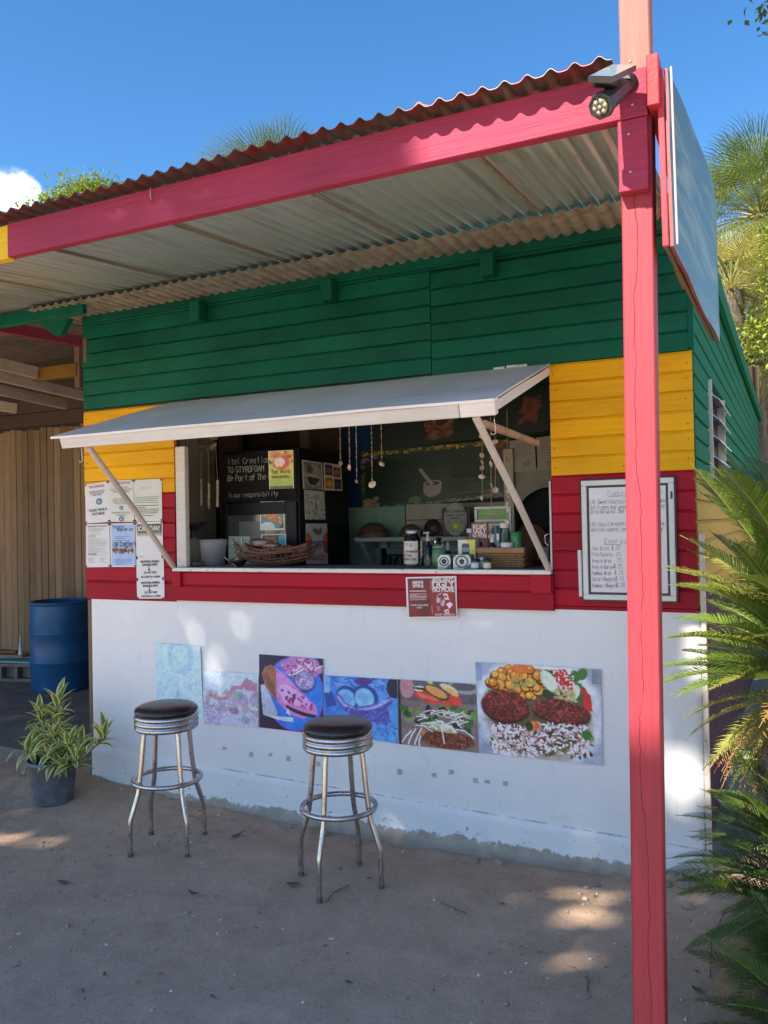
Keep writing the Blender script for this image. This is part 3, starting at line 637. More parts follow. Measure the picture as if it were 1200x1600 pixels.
# ---- roofs
def corr(name, x0, x1, y0, y1, z0, z1, mat, parent, pitch=.070, amp=.0080, th=.0009, ny=6, ph=0, wav=.0):
    n = max(8, int((x1-x0)/pitch*12)); top = []; bot = []; ys = [y0+(y1-y0)*j/ny for j in range(ny+1)]
    for j, y in enumerate(ys):
        for i in range(n+1):
            x = x0+(x1-x0)*i/n; z = z0+(z1-z0)*(y-y0)/(y1-y0)+amp*(2.15*((1+math.cos(2*math.pi*x/pitch+ph))/2)**2.0-.9)+wav*mnoise.noise(Vector((x*2, y*2, 4)))
            yy = y+(.006*mnoise.noise(Vector((x*1.7, 3, j))) if j in (0, ny) else 0)
            top.append((x, yy, z+th)); bot.append((x, yy, z-th))
    m = n+1; fs = [(j*m+i, j*m+i+1, (j+1)*m+i+1, (j+1)*m+i) for j in range(ny) for i in range(n)]
    mb = MB(); mb.add(top, fs, 0, True); mb.add(bot, [f[::-1] for f in fs], 0, True)
    ring = list(range(m))+[j*m+n for j in range(1, ny+1)]+[ny*m+i for i in range(n-1, -1, -1)]+[j*m for j in range(ny-1, 0, -1)]
    R = len(ring); mb.add([top[i] for i in ring]+[bot[i] for i in ring], [(i, i+R, (i+1) % R+R, (i+1) % R) for i in range(R)])
    return mb.build(name, mat, parent, origin=Vector(((x0+x1)/2, (y0+y1)/2, (z0+z1)/2)))
por = sub('porch_roof', kiosk, (-1.9, -1, 3.1))
xe = [-.035, -.62, -1.34, -2.06, -2.78, -3.50, -4.22, -4.94, -5.66, -6.38, -7.10, -7.82, -8.54, -9.26]
for k in range(13):
    y1 = -.08; dz = (.0, .004)[k % 2]
    corr('roof_sheet', xe[k+1]-.022, xe[k]+.022 if k else xe[k], -1.745+gb.uniform(-.008, .006), y1, 3.016+dz, 3.196+dz, ROOF, por, wav=.004)
SEAMM = plain('rusty_sheet_lap', (.24, .19, .12), .8, var=.4, scale=30)
for x in (-.62, -1.34, -2.06, -2.78, -3.50, -4.22): MB().bar((x+.02, -1.62, 3.0155), (x+.02, -.36, 3.1515), .013, .006, bev=.001).build('sheet_lap', SEAMM, por)
mroof = sub('main_roof', kiosk, (-1.9, 4, 3.2))
xm = [.075, -.80, -1.62, -2.44, -3.26, -3.95]
for k in range(5):
    corr('roof_sheet', xm[k+1]-.03, xm[k], -.335+gb.uniform(-.012, .012), 4.9, 3.138, 3.20, OLDROOF, mroof, ny=10, ph=.5, wav=.004); corr('roof_sheet', xm[k+1]-.03, xm[k]+(.26 if k == 0 else 0), 4.8, 10.3, 3.205, 3.10, OLDROOF, mroof, ny=4, ph=.5)
mb = MB(); mb.add([(sx(y)+o, y, z) for y in (.45, 10.3) for o, z in ((.015, 3.02), (.045, 3.02), (.045, 3.15), (.015, 3.15))], [(0, 1, 2, 3), (7, 6, 5, 4), (0, 4, 5, 1), (1, 5, 6, 2), (2, 6, 7, 3), (3, 7, 4, 0)]); mb.build('barge_board', SIDE, mroof)
# fascia beam, its yellow end, block, post
def beamz(name, x0, x1, y0, y1, z0, z1, mat, parent, n=40):
    mb = MB(); vs = []
    for i in range(n+1):
        x = x0+(x1-x0)*i/n; s = .006*mnoise.noise(Vector((x*.8, 1, 2)))
        vs += [(x, y0, z0+s+.003), (x, y0+.003, z0+s), (x, y1, z0+s), (x, y1, z1+s), (x, y0+.003, z1+s), (x, y0, z1+s-.003)]
    fs = [list(range(6))[::-1], list(range(n*6, n*6+6))]
    for i in range(n):
        for k in range(6): fs.append([i*6+k, i*6+(k+1) % 6, (i+1)*6+(k+1) % 6, (i+1)*6+k])
    mb.add(vs, fs); return mb.build(name, mat, parent)
beamz('fascia_beam', -2.547, .0505, -1.682, -1.644, 2.862, 3.002, PINK, por)
beamz('fascia_beam', -9.2, -2.5475, -1.682, -1.644, 2.855, 2.998, painted('yellow_fascia_paint', (.66, .42, .015), 'x', .45), por)
for x in (-4.45, ): MB().box(x-.022, x+.022, -1.64, -.26, 2.99, 3.075, .003).build('rafter', PINKY, por)
MB().box(.0535, .0865, -1.700, -.30, 2.876, 3.024, .003).build('rafter', painted('rafter_end_paint', (.42, .04, .05), 'y', .45), por)
MB().box(-.033, .0485, -1.6815, -1.6435, 2.650, 2.8595, .003).build('post_block', PINK, por)
def post():
    mb = MB(); n = 60; vs = []; w = .0445; z0, z1 = -.12, 3.012
    for i in range(n+1):
        z = z0+(z1-z0)*i/n; cx = -.011+.0095*(z-.26)
        cx += .002*mnoise.noise(Vector((0, 0, z*1.5))); b = .004
        for a, c in ((-w+b, -w), (w-b, -w), (w, -w+b), (w, w-b), (w-b, w), (-w+b, w), (-w, w-b), (-w, -w+b)): vs.append((cx+a, -1.5955+c, z))
    fs = [list(range(8))[::-1], list(range(n*8, n*8+8))]
    for i in range(n):
        for k in range(8): fs.append([i*8+k, i*8+(k+1) % 8, (i+1)*8+(k+1) % 8, (i+1)*8+k])
    mb.add(vs, fs); return mb
def postmat(name, c, base=None):
    m = NT(name); v = m.coords(rnd=False); g_ = m.noise(m.coords((30, 30, 1.1), rnd=False), 2.6, 7, .65, .6); big = m.noise(v, 1.7, 5, .6)
    vm = m.n('ShaderNodeVectorMath', operation='SCALE'); vm.inputs[0].default_value = c; m.l(m.math('MULTIPLY', m.rng(g_, .3, .7, .86, 1.1), m.rng(big, .3, .7, .88, 1.08)), vm.inputs['Scale']); cc = vm.outputs[0]
    cc = m.mixc(m.rng(m.noise(v, 9, 7, .7), .58, .78, 0, .55), cc, (.17, .022, .034)); cc = m.mixc(m.rng(m.noise(m.coords((40, 40, 9), rnd=False), 1.6, 6, .7), .70, .73, 0, .7), cc, (.40, .22, .19))
    # one long drying crack wandering along the front face, and a few knots
    p = m.n('ShaderNodeSeparateXYZ'); m.l(v, p.inputs[0]); wob = m.noise(m.coords((.01, .01, 1), rnd=False), 1.3, 5, .6)
    d = m.math('ABSOLUTE', m.math('SUBTRACT', p.outputs['X'], m.rng(wob, .3, .7, -.030, .022))); cr = m.rng(d, .0012, .0003); gap = m.rng(m.noise(m.coords((.01, .01, 1), rnd=False), 5, 2), .40, .46)
    fr = m.rng(p.outputs['Y'], -.030, -.036); cr = m.math('MULTIPLY', m.math('MULTIPLY', cr, gap), fr); cc = m.mixc(cr, cc, (.06, .010, .012))
    m.col(cc); m.set(rough=m.rng(big, .3, .7, .5, .68), spec=.35); m.bump(m.math('SUBTRACT', m.math('ADD', g_, m.math('MULTIPLY', m.noise(v, 80, 3), .2)), m.math('MULTIPLY', cr, 2.5)), .5, .004); return m.mat
pst = post().build('post', postmat('post_paint', (.29, .030, .047)), por)
MB().box(-.0275, .0585, -1.640, -1.554, 3.0125, 3.75, .004).build('post_top', BARE, por)
NAIL = plain('nail_head', (.35, .30, .28), .4, .7, var=.2)
for px, py, Y in ((985, 96, -1.683), (983, 123, -1.683), (988, 163, -1.683), (982, 209, -1.683), (985, 268, -1.683), (400, 238, -1.683)):
    p = at(px, py, Y); MB().lathe([(.0052, 0), (.0045, .0018), (0, .0026)], 8, T=Matrix.Translation(p) @ Matrix.Rotation(math.radians(90), 4, 'X')).build('nail', NAIL, por)
p = at(237, 305, -1.683); MB().tube([p+Vector((0, 0, -.02)), p+Vector((.004, -.012, -.012)), p+Vector((.002, -.008, .028))], .0022, 6).build('hook', NAIL, por)
# green tie beam that carries the porch roof past the building's left corner, with its gusset
MB().box(-9.2, -3.545, -.285, -.245, 3.070, 3.158, .004).build('tie_beam', GREEN, por)
mb = MB(); mb.prism([(-3.835, 2.97), (-3.78, 2.97), (-3.70, 3.068), (-3.98, 3.068)], -.244, -.205); mb.build('gusset', GREEN, por)
# ---------------------------------------------------------------- the open shed on the left
slab = MB()
pts = [(-9, .10), (-6.5, .06), (-4.7, .09), (-4.28, .0), (-4.0, .12), (-3.87, .16), (-3.87, 2.6), (-9, 2.6)]
slab.add([(x, y, -.12) for x, y in pts]+[(x, y, .115+.02*min(1, max(0, y-.2))) for x, y in pts], [list(range(8))[::-1], list(range(8, 16))]+[[i, (i+1) % 8, (i+1) % 8+8, i+8] for i in range(8)])
tag(slab.build('floor_slab', plain('old_concrete', (.16, .15, .14), .9, var=.3, scale=4, bump=.4, bscale=30)), kind='structure')
shed = thing('timber_shed', 'dark open timber shed with a wall of vertical planks left of the kiosk', 'shed', (-6, 2, .1))
pw = sub('plank_wall', shed, (-6, 2.1, .1)); x = -9.0; gp = random.Random(21)
while x < -3.95:
    w = .088+gp.uniform(-.006, .01); dz = gp.uniform(-.02, .02)
    MB().box(x, x+w-.005, 2.10+gp.uniform(-.004, .004), 2.125, .12, 2.78+dz, .003).build('plank', PLANKW[0], pw); x += w
MB().box(-9, -3.86, 2.13, 2.15, .1, 3.7, .002).build('wall_backing', PLYD, shed)
for k in range(4): MB().box(-9+.0, -3.92, 2.085+.003*k, 2.12, 2.80+k*.15, 2.945+k*.15, .003).build('dark_board', PLYD, shed)
cp = sub('shed_ceiling', shed, (-6, 1, 3.2))
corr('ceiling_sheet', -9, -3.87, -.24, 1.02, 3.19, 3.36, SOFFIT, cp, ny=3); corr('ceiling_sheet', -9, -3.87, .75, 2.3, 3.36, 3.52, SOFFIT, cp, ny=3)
for X in (-4.50, -5.9): MB().bar((X, -.23, 3.13), (X, 1.0, 3.20), .045, .075).build('purlin', PINKY, shed)
MB().box(-5.42, -4.90, .97, 1.02, 3.00, 3.11, .004).build('cross_beam', OCHRE, shed)
MB().box(-4.93, -4.87, .98, 1.04, 2.9, 3.25, .004).build('shed_post', STUD, shed)
for (a, b, Ya, Yb, w, h) in (((-30, 561), (58, 583), .50, .965, .05, .10), ((-30, 581), (150, 623), .55, 1.60, .06, .085), ((-30, 603), (103, 632), .60, 1.45, .05, .09), ((-30, 629), (26, 638.5), .70, .95, .05, .085)):
    MB().bar(at(*a, Ya), at(*b, Yb), w, h, bev=.004).build('rafter', TIMB, shed)
MB().box(-9.25, -9.2, -.2, 2.15, .1, 3.4, .003).build('end_wall', PLYD, shed)
# barrel
bx = Vector((-6.0, 1.80, .118))
brl = thing('water_barrel', 'blue plastic drum standing in the shed beside the kiosk corner', 'barrel', bx)
prof = [(0, .005), (.255, .0), (.275, .012), (.283, .04)]
for z in (.30, .58): prof += [(.288, z-.015), (.296, z-.006), (.296, z+.006), (.288, z+.015)]
prof += [(.286, .83), (.280, .855), (.270, .862)]
BLUE = plain('blue_drum_plastic', (.010, .085, .22), .45, var=.25, scale=4, bump=.1)
MB().lathe(prof+[(.262, .862), (.262, .25), (0, .25)], 40, c=bx).build('body', BLUE, brl)
MB().tube([bx+Vector((.278*math.cos(a), .278*math.sin(a), .868)) for a in np.linspace(0, 2*math.pi, 33)[:-1]], .013, 8, closed=True).build('rim', BLUE, brl)
# concrete blocks carrying a small pile of boards
BLK = plain('concrete_block', (.17, .155, .14), .95, var=.25, bump=.5, bscale=50)
def block(p, rz, label):
    b = thing('concrete_block', label, 'concrete block', p, rz, 'concrete blocks under the board pile'); mb = MB()
    o = [(-.20, -.10), (.20, -.10), (.20, .10), (-.20, .10)]; h = .19
    for x0, x1 in ((-.20, -.165), (-.0175, .0175), (.165, .20)): mb.box(x0, x1, -.095, .095, 0, h, .005)
    for z0, z1 in ((0, .035), (.155, h)): mb.box(-.197, .197, -.094, .094, z0, z1, .004)
    mb.box(-.19, .19, -.01, .01, .03, .16, .002); mb.build('body', BLK, b, local=True)
pile = atz(30, 1062, .13); block((pile.x+.06, pile.y-.02, .13), .25, 'hollow concrete block under the boards, the one beside the blue drum'); block((pile.x-.55, pile.y+.18, .13), .1, 'hollow concrete block under the boards, half out of frame at the left edge')
TEAL = painted('pale_teal_board', (.20, .40, .42), 'x', .5, chip=(.25, .18, .12), chipth=.66); YB = wood('yellowish_board', (.30, .21, .10), (.22, .15, .08), 'x')
for k, (dx, dy, z, L, w, rz, mt, nm, lb) in enumerate(((0, -.02, .322, 1.0, .24, .16, TEAL, 'teal_board', 'lowest and widest pale teal board of the pile on the blocks'), (-.10, .02, .345, .9, .14, .30, TEAL, 'teal_board', 'narrow pale teal board lying askew on the wide teal one'), (-.12, .03, .368, .8, .20, .12, YB, 'bare_board', 'bare yellowish board on top of the teal boards'), (-.38, .06, .391, .9, .16, .22, YB, 'bare_board', 'topmost bare board of the pile, reaching out of frame'))):
    o = MB().box(-L/2, L/2, -w/2, w/2, 0, .02, .002).build(nm, mt, None, local=True); o.location = (pile.x-.22+dx, pile.y+dy, z); o.rotation_euler = (0, 0, rz); tag(o, lb, 'board', 'boards piled on concrete blocks')
c = Vector((pile.x+.0, pile.y+.02, .39)); tag(MB().lathe([(.022, 0), (.021, .01), (.004, .21), (0, .212)], 12, c=c).build('nozzle', plain('pale_nozzle', (.62, .72, .74), .4)), 'slim pale pointed nozzle standing on the board pile', 'nozzle')
# ---------------------------------------------------------------- bar stools
CHROME = NT('worn_chrome'); v_ = CHROME.coords(); r_ = CHROME.noise(v_, 22, 6, .7); CHROME.col(CHROME.mixc(CHROME.rng(r_, .55, .75, 0, .7), (.50, .48, .46), (.20, .14, .09))); CHROME.set(metal=1.0, rough=CHROME.rng(r_, .3, .75, .16, .48)); CHROME.bump(r_, .08, .002); CHROME = CHROME.mat
VINYL = plain('black_vinyl', (.012, .012, .014), .33, var=.3, scale=14, bump=.12, bscale=40, spec=.6)
RUB = plain('dirty_foot', (.10, .09, .085), .8)
def stool(p, rot, label, ht):
    t = thing('bar_stool', label, 'stool', p, rot, 'bar stools at the counter'); k = ht/.76
    R = .160
    MB().lathe([(0, ht-.048), (R, ht-.048), (R+.005, ht-.040), (R+.006, ht-.032), (R, ht-.021), (R-.02, ht-.010), (R*.6, ht-.003), (0, ht)], 48).build('cushion', VINYL, t, local=True)
    pr = []; z0 = ht-.134
    for i in range(3): pr += [(R+.001, z0+i*.028+.001), (R+.007, z0+i*.028+.007), (R+.009, z0+i*.028+.014), (R+.007, z0+i*.028+.021), (R+.001, z0+i*.028+.0265)]
    MB().lathe([(R-.02, z0-.002)]+pr+[(R-.02, ht-.0475)], 48).build('seat_band', CHROME, t, local=True)
    rz_ = .355
    MB().tube([(.176*math.cos(a), .176*math.sin(a), rz_) for a in np.linspace(0, 2*math.pi, 41)[:-1]], .0125, 10, closed=True).build('foot_ring', CHROME, t, local=True)
    path = [(.118, ht-.118), (.130, .60), (.146, .44), (.158, .345), (.163, .315), (.172, .285), (.196, .215), (.207, .185), (.211, .16), (.212, .10), (.213, .0)]
    me = None
    for q in range(4):
        a = q*math.pi/2
        if me is None: me = MB().tube([(r, 0, z) for r, z in path], [.0128]*11, 12).mesh('leg', CHROME); mf = MB().lathe([(.0145, -.012), (.0145, .012), (.013, .016)], 12, c=(.213, 0, 0)).mesh('foot_cap', RUB)
        l = inst('leg', me, t, rot=(0, 0, a)); inst('foot_cap', mf, l)
    return t
stool((-2.593, -.672, gz(-2.59, -.67)+.004), math.radians(-24), 'bar stool with a flat black seat, nearer the potted plant', .757)
stool((-1.533, -.707, gz(-1.53, -.7)+.004), math.radians(2), 'bar stool with a domed black seat, nearer the pink post', .765)
# ---------------------------------------------------------------- potted variegated dracaena
pp = Vector((-3.73, -.40, gz(-3.73, -.4)))
pot = thing('potted_plant', 'bushy plant with yellow edged leaves in a dusty black nursery pot', 'potted plant', pp)
PBLK = plain('dusty_black_plastic', (.12, .135, .16), .7, var=.5, scale=8, bump=.15)
MB().lathe([(.115, 0), (.120, .01), (.142, .235), (.152, .237), (.154, .262), (.147, .264), (.140, .245), (.135, .22), (0, .215)], 36, c=pp).build('pot', PBLK, pot)
MB().lathe([(.136, 0), (.09, .006), (0, .01)], 20, c=pp+Vector((0, 0, .218))).build('soil', plain('potting_soil', (.035, .026, .02), .95, bump=.6), pot)
LG = leafmat('leaf_green', (.15, .24, .04), (.23, .33, .07), .4, .25); LY = leafmat('leaf_margin', (.74, .72, .25), (.82, .80, .40), .4, .25)
def vleaf(L, w, droop, fold):
    mb = MB(); n = 9; rows = []
    for i in range(n+1):
        t = i/n; wid = w*(math.sin(math.pi*min(1, t*1.08+.07))**.8)*(1-.25*t) if t < 1 else .0004; y = L*t*math.cos(droop*t*.9); z = L*t*.0-L*.55*droop*t*t+.0
        rows.append([(u*wid, y, z+fold*abs(u)*wid) for u in (-1, -.55, 0, .55, 1)])
    vs = [p for r in rows for p in r]; fs = []; 
    for i in range(n):
        for k in range(4): mb_ = (i*5+k, i*5+k+1, (i+1)*5+k+1, (i+1)*5+k); fs.append((mb_, 1 if k in (0, 3) else 0))
    for f, m_ in fs: mb.add([vs[j] for j in f], [(0, 1, 2, 3)], m_, True)
    return mb.mesh('leaf', [LG, LY])
LV = [vleaf(.20, .026, .55, .35), vleaf(.19, .026, .95, .3), vleaf(.16, .022, .25, .4), vleaf(.21, .024, 1.25, .3)]
BARK = plain('thin_stem_bark', (.20, .16, .10), .8)
gl = random.Random(4)
heads = [((92, 1085), .0, .95), ((62, 1105), .10, .8), ((55, 1145), .15, .55), ((85, 1135), -.05, .7), ((110, 1150), -.08, .6), ((75, 1170), .02, .5), ((122, 1175), -.05, .45), ((165, 1140), -.05, .8), ((60, 1190), .08, .3), ((100, 1195), -.1, .3), ((92, 1110), .12, .7), ((40, 1165), .02, .4), ((128, 1160), .1, .5)]
for (px, py), dy, up in heads:
    q = at(px, py+12, pp.y+dy*.8); s0 = pp+Vector((gl.uniform(-.05, .05), gl.uniform(-.05, .05), .21)); m_ = s0.lerp(q, .5)+Vector((0, 0, .04 if q.x < -3.5 else -.06))
    MB().tube([s0, s0.lerp(m_, .5), m_, m_.lerp(q, .55), q], [.009, .008, .007, .006, .005], 6).build('stem', BARK, pot)
    nl = 15; ax = (q-m_).normalized()
    for k in range(nl):
        a = k*2.4+gl.uniform(-.3, .3); tilt = .22+1.25*(1-k/nl)*(1.15-up*.45)+gl.uniform(-.1, .15); zb = q-ax*.10*(1-k/nl)
        d = Vector((math.cos(a)*math.sin(tilt), math.sin(a)*math.sin(tilt), math.cos(tilt)))
        me = LV[0 if up > .8 and k > 7 else gl.choice((0, 1, 1, 3, 3) if k < 8 else (0, 2, 2))]
        y = d; side_ = y.cross(Vector((0, 0, 1))).normalized(); z = side_.cross(y)
        T = Matrix((side_, y, z)).transposed().to_4x4() @ Matrix.Rotation(gl.uniform(-.3, .3), 4, 'Y'); T.translation = zb-WLOC[pot]
        o = inst('leaf', me, pot); o.matrix_local = T @ Matrix.Scale(gl.uniform(.75, 1.1), 4)
# ---------------------------------------------------------------- papers on the wall
INK = plain('black_ink', (.018, .018, .022), .6, var=0, bump=0); INKR = plain('red_ink', (.38, .03, .035), .6, var=0, bump=0); INKG = plain('green_ink', (.04, .20, .08), .6, var=0, bump=0)
INKB = plain('blue_ink', (.02, .16, .36), .6, var=0, bump=0); INKW = plain('white_print', (.75, .72, .70), .6, var=0, bump=0); GREYI = plain('grey_ink_print', (.20, .20, .21), .6, var=0, bump=0)
PAP = plain('white_paper', (.70, .72, .73), .6, var=.05, scale=5, bump=.1, bscale=14); PAPC = plain('cream_paper', (.66, .68, .62), .6, var=.05, bump=.1, bscale=14); PAPB = plain('pale_blue_paper', (.36, .44, .62), .55, var=.08, bump=.05)
PIN = plain('dark_pin', (.05, .02, .02), .4, var=0, bump=0)
def paper(name, quad, label, cat, mat=PAP, group=None, pins=True, y=-.0045):
    q = [Vector((p.x, y, p.z)) for p in quad]; cen = (q[0]+q[2])/2
    t = thing(name, label, cat, cen, 0, group); mb = MB(); nx, nz = 10, 12; vs = []; vb = []
    for j in range(nz+1):
        for i in range(nx+1):
            u, w = i/nx, j/nz; p = (q[0]*(1-u)+q[1]*u)*(1-w)+(q[3]*(1-u)+q[2]*u)*w
            b = .0012*mnoise.noise(p*9)+.0015*max(0, w-.85)/.15*max(0, u-.7)/.3; vs.append(p+Vector((0, -abs(b), 0))); vb.append(p+Vector((0, .0007, 0)))
    n = nx+1; fs = [(j*n+i, (j+1)*n+i, (j+1)*n+i+1, j*n+i+1) for j in range(nz) for i in range(nx)]
    mb.add(vs, fs, 0, True); mb.add(vb, [f[::-1] for f in fs]); ring = list(range(n))+[j*n+nx for j in range(1, nz+1)]+[nz*n+i for i in range(nx-1, -1, -1)]+[j*n for j in range(nz-1, 0, -1)]
    R = len(ring); mb.add([vs[i] for i in ring]+[vb[i] for i in ring], [(i, i+R, (i+1) % R+R, (i+1) % R) for i in range(R)]); mb.build('sheet', mat, t)
    if pins:
        for p, c in zip(q, (q[2], q[3], q[0], q[1])):
            c = p+(c-p).normalized()*.009; MB().lathe([(.0055, 0), (.0055, .003), (.002, .004)], 8, T=Matrix.Translation(c+Vector((0, -.0015, 0))) @ Matrix.Rotation(math.radians(90), 4, 'X')).build('pin', PIN, t)
    return t, q
def P4(*px, Y=-.0045): return [at(x, y, Y) for x, y in px]
def writer(t, q):
    o, ux, uz, w, h = sheet_frame(q)
    def put(txt, u, v, size, mat=INK, bold=.012, name='lettering', align='CENTER', shear=0, sp=1): letters(name, txt, o+ux*(w*u)-uz*(h*v), ux, uz, size, mat, t, off=.0028, bold=bold, align=align, shear=shear, sp=sp, sx=.86)
    def rows(u, v, wd, ht, n, lw=.0011, mat=GREYI, seed=1, fill=.95): mb = MB(); dashes(mb, o+ux*(w*u)-uz*(h*v), ux, uz, w*wd, h*ht, n, lw, .0028, seed, fill); tag(mb.build('fine_print', mat, t), kind='stuff')
    return put, rows, o, ux, uz, w, h
ng = 'notices pinned left of the serving window'
t, q = paper('notice', P4((133, 757), (169, 752), (171, 815.5), (134, 818)), 'white notice asking people to wear a face mask, with a blue mask symbol', 'notice', group=ng)
put, rows, o, ux, uz, w, h = writer(t, q); put('POLITE NOTICE', .5, .12, .022, INKR); put('WE THANK YOU FOR YOUR\nVISIT AND ASK THAT YOU\nKINDLY COMPLY', .5, .23, .0125); put('PLEASE WEAR A\nFACE MASK', .5, .72, .0255, sp=1.02)
def maskicon(c, r):
    mb = MB(); N = 18; vs = [c+ux*(r*math.cos(a))+uz*(r*.8*math.sin(a))+Vector((0, -.0028, 0)) for a in np.linspace(0, 2*math.pi, N+1)[:-1]]; mb.add(vs, [list(range(N))]); mb.build('symbol', INKB, t)
    mb = MB()
    for k in (-1, 0, 1): ribbon(mb, [(-r*.5, k*r*.25), (0, k*r*.25-r*.12), (r*.5, k*r*.25)], r*.12, c, ux, uz, Vector((0, -.0034, 0)))
    mb.build('symbol_detail', INKW, t)
maskicon(o+ux*w*.56-uz*h*.48, .027)
t, q = paper('notice', P4((169, 751), (208.5, 749.5), (210, 815.5), (171, 815.5)), 'white notice about keeping social distance, half hidden by the awning prop', 'notice', PAPC, ng)
put, rows, o, ux, uz, w, h = writer(t, q); put('POLITE NOTICE', .52, .10, .0255, INKR, .006); put('PERSONS ARE KINDLY\nASKED TO WEAR A MASK WHEN\nENTERING THE PREMISES', .52, .19, .0145, GREYI, .004); put('KINDLY SANITISE YOUR\nHANDS AT THE SANITISING\nSTATION PROVIDED', .52, .47, .0145, GREYI, .004); put('PLEASE PRACTICE SOCIAL\nDISTANCING', .52, .80, .0165, GREYI, .004)
maskicon(o+ux*w*.52-uz*h*.665, .016); maskicon(o+ux*w*.52-uz*h*.93, .021)
t, q = paper('notice', P4((209, 750), (252.5, 748), (253.5, 814), (211, 815)), 'cream notice with paragraphs of green and black print, top right of the group', 'notice', PAPC, ng)
put, rows, o, ux, uz, w, h = writer(t, q); rows(.28, .18, .36, .03, 2, .0016, INKG, 3); rows(.06, .42, .88, .13, 4, .003, INKG, 4); rows(.06, .62, .88, .18, 5, .0038, INK, 5); rows(.10, .86, .7, .001, 1, .0035, INK, 6)
t, q = paper('notice', P4((134, 819), (171, 818), (172, 886), (134.5, 886.5)), 'white sheet filled with fine grey paragraphs, bottom left of the group', 'notice', group=ng)
put, rows, o, ux, uz, w, h = writer(t, q); put('Energy Notice: The Beauty Pro', .5, .07, .0155)
for k, (v, n, u, wd) in enumerate(((.11, 3, .1, .8), (.19, 2, .16, .5), (.26, 3, .1, .35), (.35, 3, .1, .82), (.43, 3, .1, .84), (.51, 3, .1, .84), (.59, 3, .1, .8), (.67, 5, .1, .84))): rows(u, v, wd, .05, n, .0018, GREYI, k)
for u in (.1, .58): rows(u, .79, .3, .09, 4, .0018, GREYI, 9)
t, q = paper('notice', P4((172, 818), (211, 817), (212, 886), (173, 886)), 'pale blue flyer for the food stall with a strip of dishes across it', 'flyer', PAP, ng)
put, rows, o, ux, uz, w, h = writer(t, q); qq = [o+ux*w*.06-uz*h*.03, o+ux*w*.97-uz*h*.03, o+ux*w*.97-uz*h*.97, o+ux*w*.06-uz*h*.97]
cv = Cv(48, 80, (150, 172, 212)); gq = random.Random(2)
for k in range(70): cv.ell(gq.uniform(.05, .95), .62+.25*(gq.random()-.5)*.35+.03*math.sin(k), .05, .025, gq.choice(((60, 45, 40), (120, 85, 60), (160, 150, 140), (40, 50, 45), (130, 70, 60))), gq.uniform(0, 90))
cv.grainy(5, .05); picture('printed_panel', [p+Vector((0, -.0022, 0)) for p in qq], cv.a, t, gain=1.2)
for tx, u, v, sz_, lw_, ad in (('Happy', .12, .11, .022, .0022, 1), ('Vegetarian', .28, .18, .024, .0024, .66), ("Ital Creation's", .10, .535, .034, .0036, .45)): mb = MB(); hand(mb, tx, o+ux*w*u-uz*h*v, ux, uz, sz_, lw_, .0038, seed=len(tx), adv=ad); mb.build('lettering', INK, t)
rows(.22, .30, .62, .14, 4, .0026, INKB, 3); rows(.3, .57, .5, .001, 1, .0022, INKB, 3); rows(.2, .82, .7, .12, 5, .0024, INKB, 4)
t, q = paper('notice', P4((212, 816), (254, 814.5), (255, 870), (213, 872)), 'payment sheet with white letters over a dark green picture band', 'notice', PAP, ng)
put, rows, o, ux, uz, w, h = writer(t, q); cv = Cv(60, 24, (60, 62, 52)); cv.dots(70, (0, 0, 1, .8), .08, [(96, 70, 55), (40, 60, 40), (120, 110, 95), (50, 45, 42), (70, 95, 60)], 3)
for i in range(24): f = max(0, (i-12)/12); cv.a[i] = cv.a[i]*(1-f)+np.array((225, 230, 228))*f
picture('printed_panel', [p+Vector((0, -.0022, 0)) for p in (o+ux*w*.04-uz*h*.06, o+ux*w*.97-uz*h*.06, o+ux*w*.97-uz*h*.42, o+ux*w*.04-uz*h*.42)], cv.a, t); letters('lettering', 'SCAN TO PAY', o+ux*w*.5-uz*h*.25, ux, uz, .044, INKW, t, off=.0042, bold=.03, align='CENTER', sp=.92, sx=.70); rows(.12, .95, .16, .02, 2, .0016, GREYI)
for qd, lb in ((P4((213, 871.5), (255.5, 870), (256.5, 904), (213.5, 905.5)), 'upper of two small bank information sheets, below the payment sheet'), (P4((213.5, 905.5), (256.5, 904), (257, 935), (214.5, 935.5)), 'lower of two small bank information sheets, above the white plaster')):
    t, q = paper('notice', qd, lb, 'notice', PAP, ng); put, rows, o, ux, uz, w, h = writer(t, q); put('NATIONAL MOBILE\nBANKING INFO', .5, .24, .0205, bold=.03); put('22-3 667 9403', .5, .74, .0205, bold=.02); put('ACCOUNT # 14 20004', .5, .93, .0185, bold=.025)
    mb = MB(); ribbon(mb, [(0, .018), (0, -.012)], .005, o+ux*w*.46-uz*h*.52, ux, uz, Vector((0, -.0028, 0))); ribbon(mb, [(-.008, -.004), (0, -.014), (.008, -.004)], .004, o+ux*w*.46-uz*h*.52, ux, uz, Vector((0, -.0028, 0))); mb.build('arrow', INK, t)
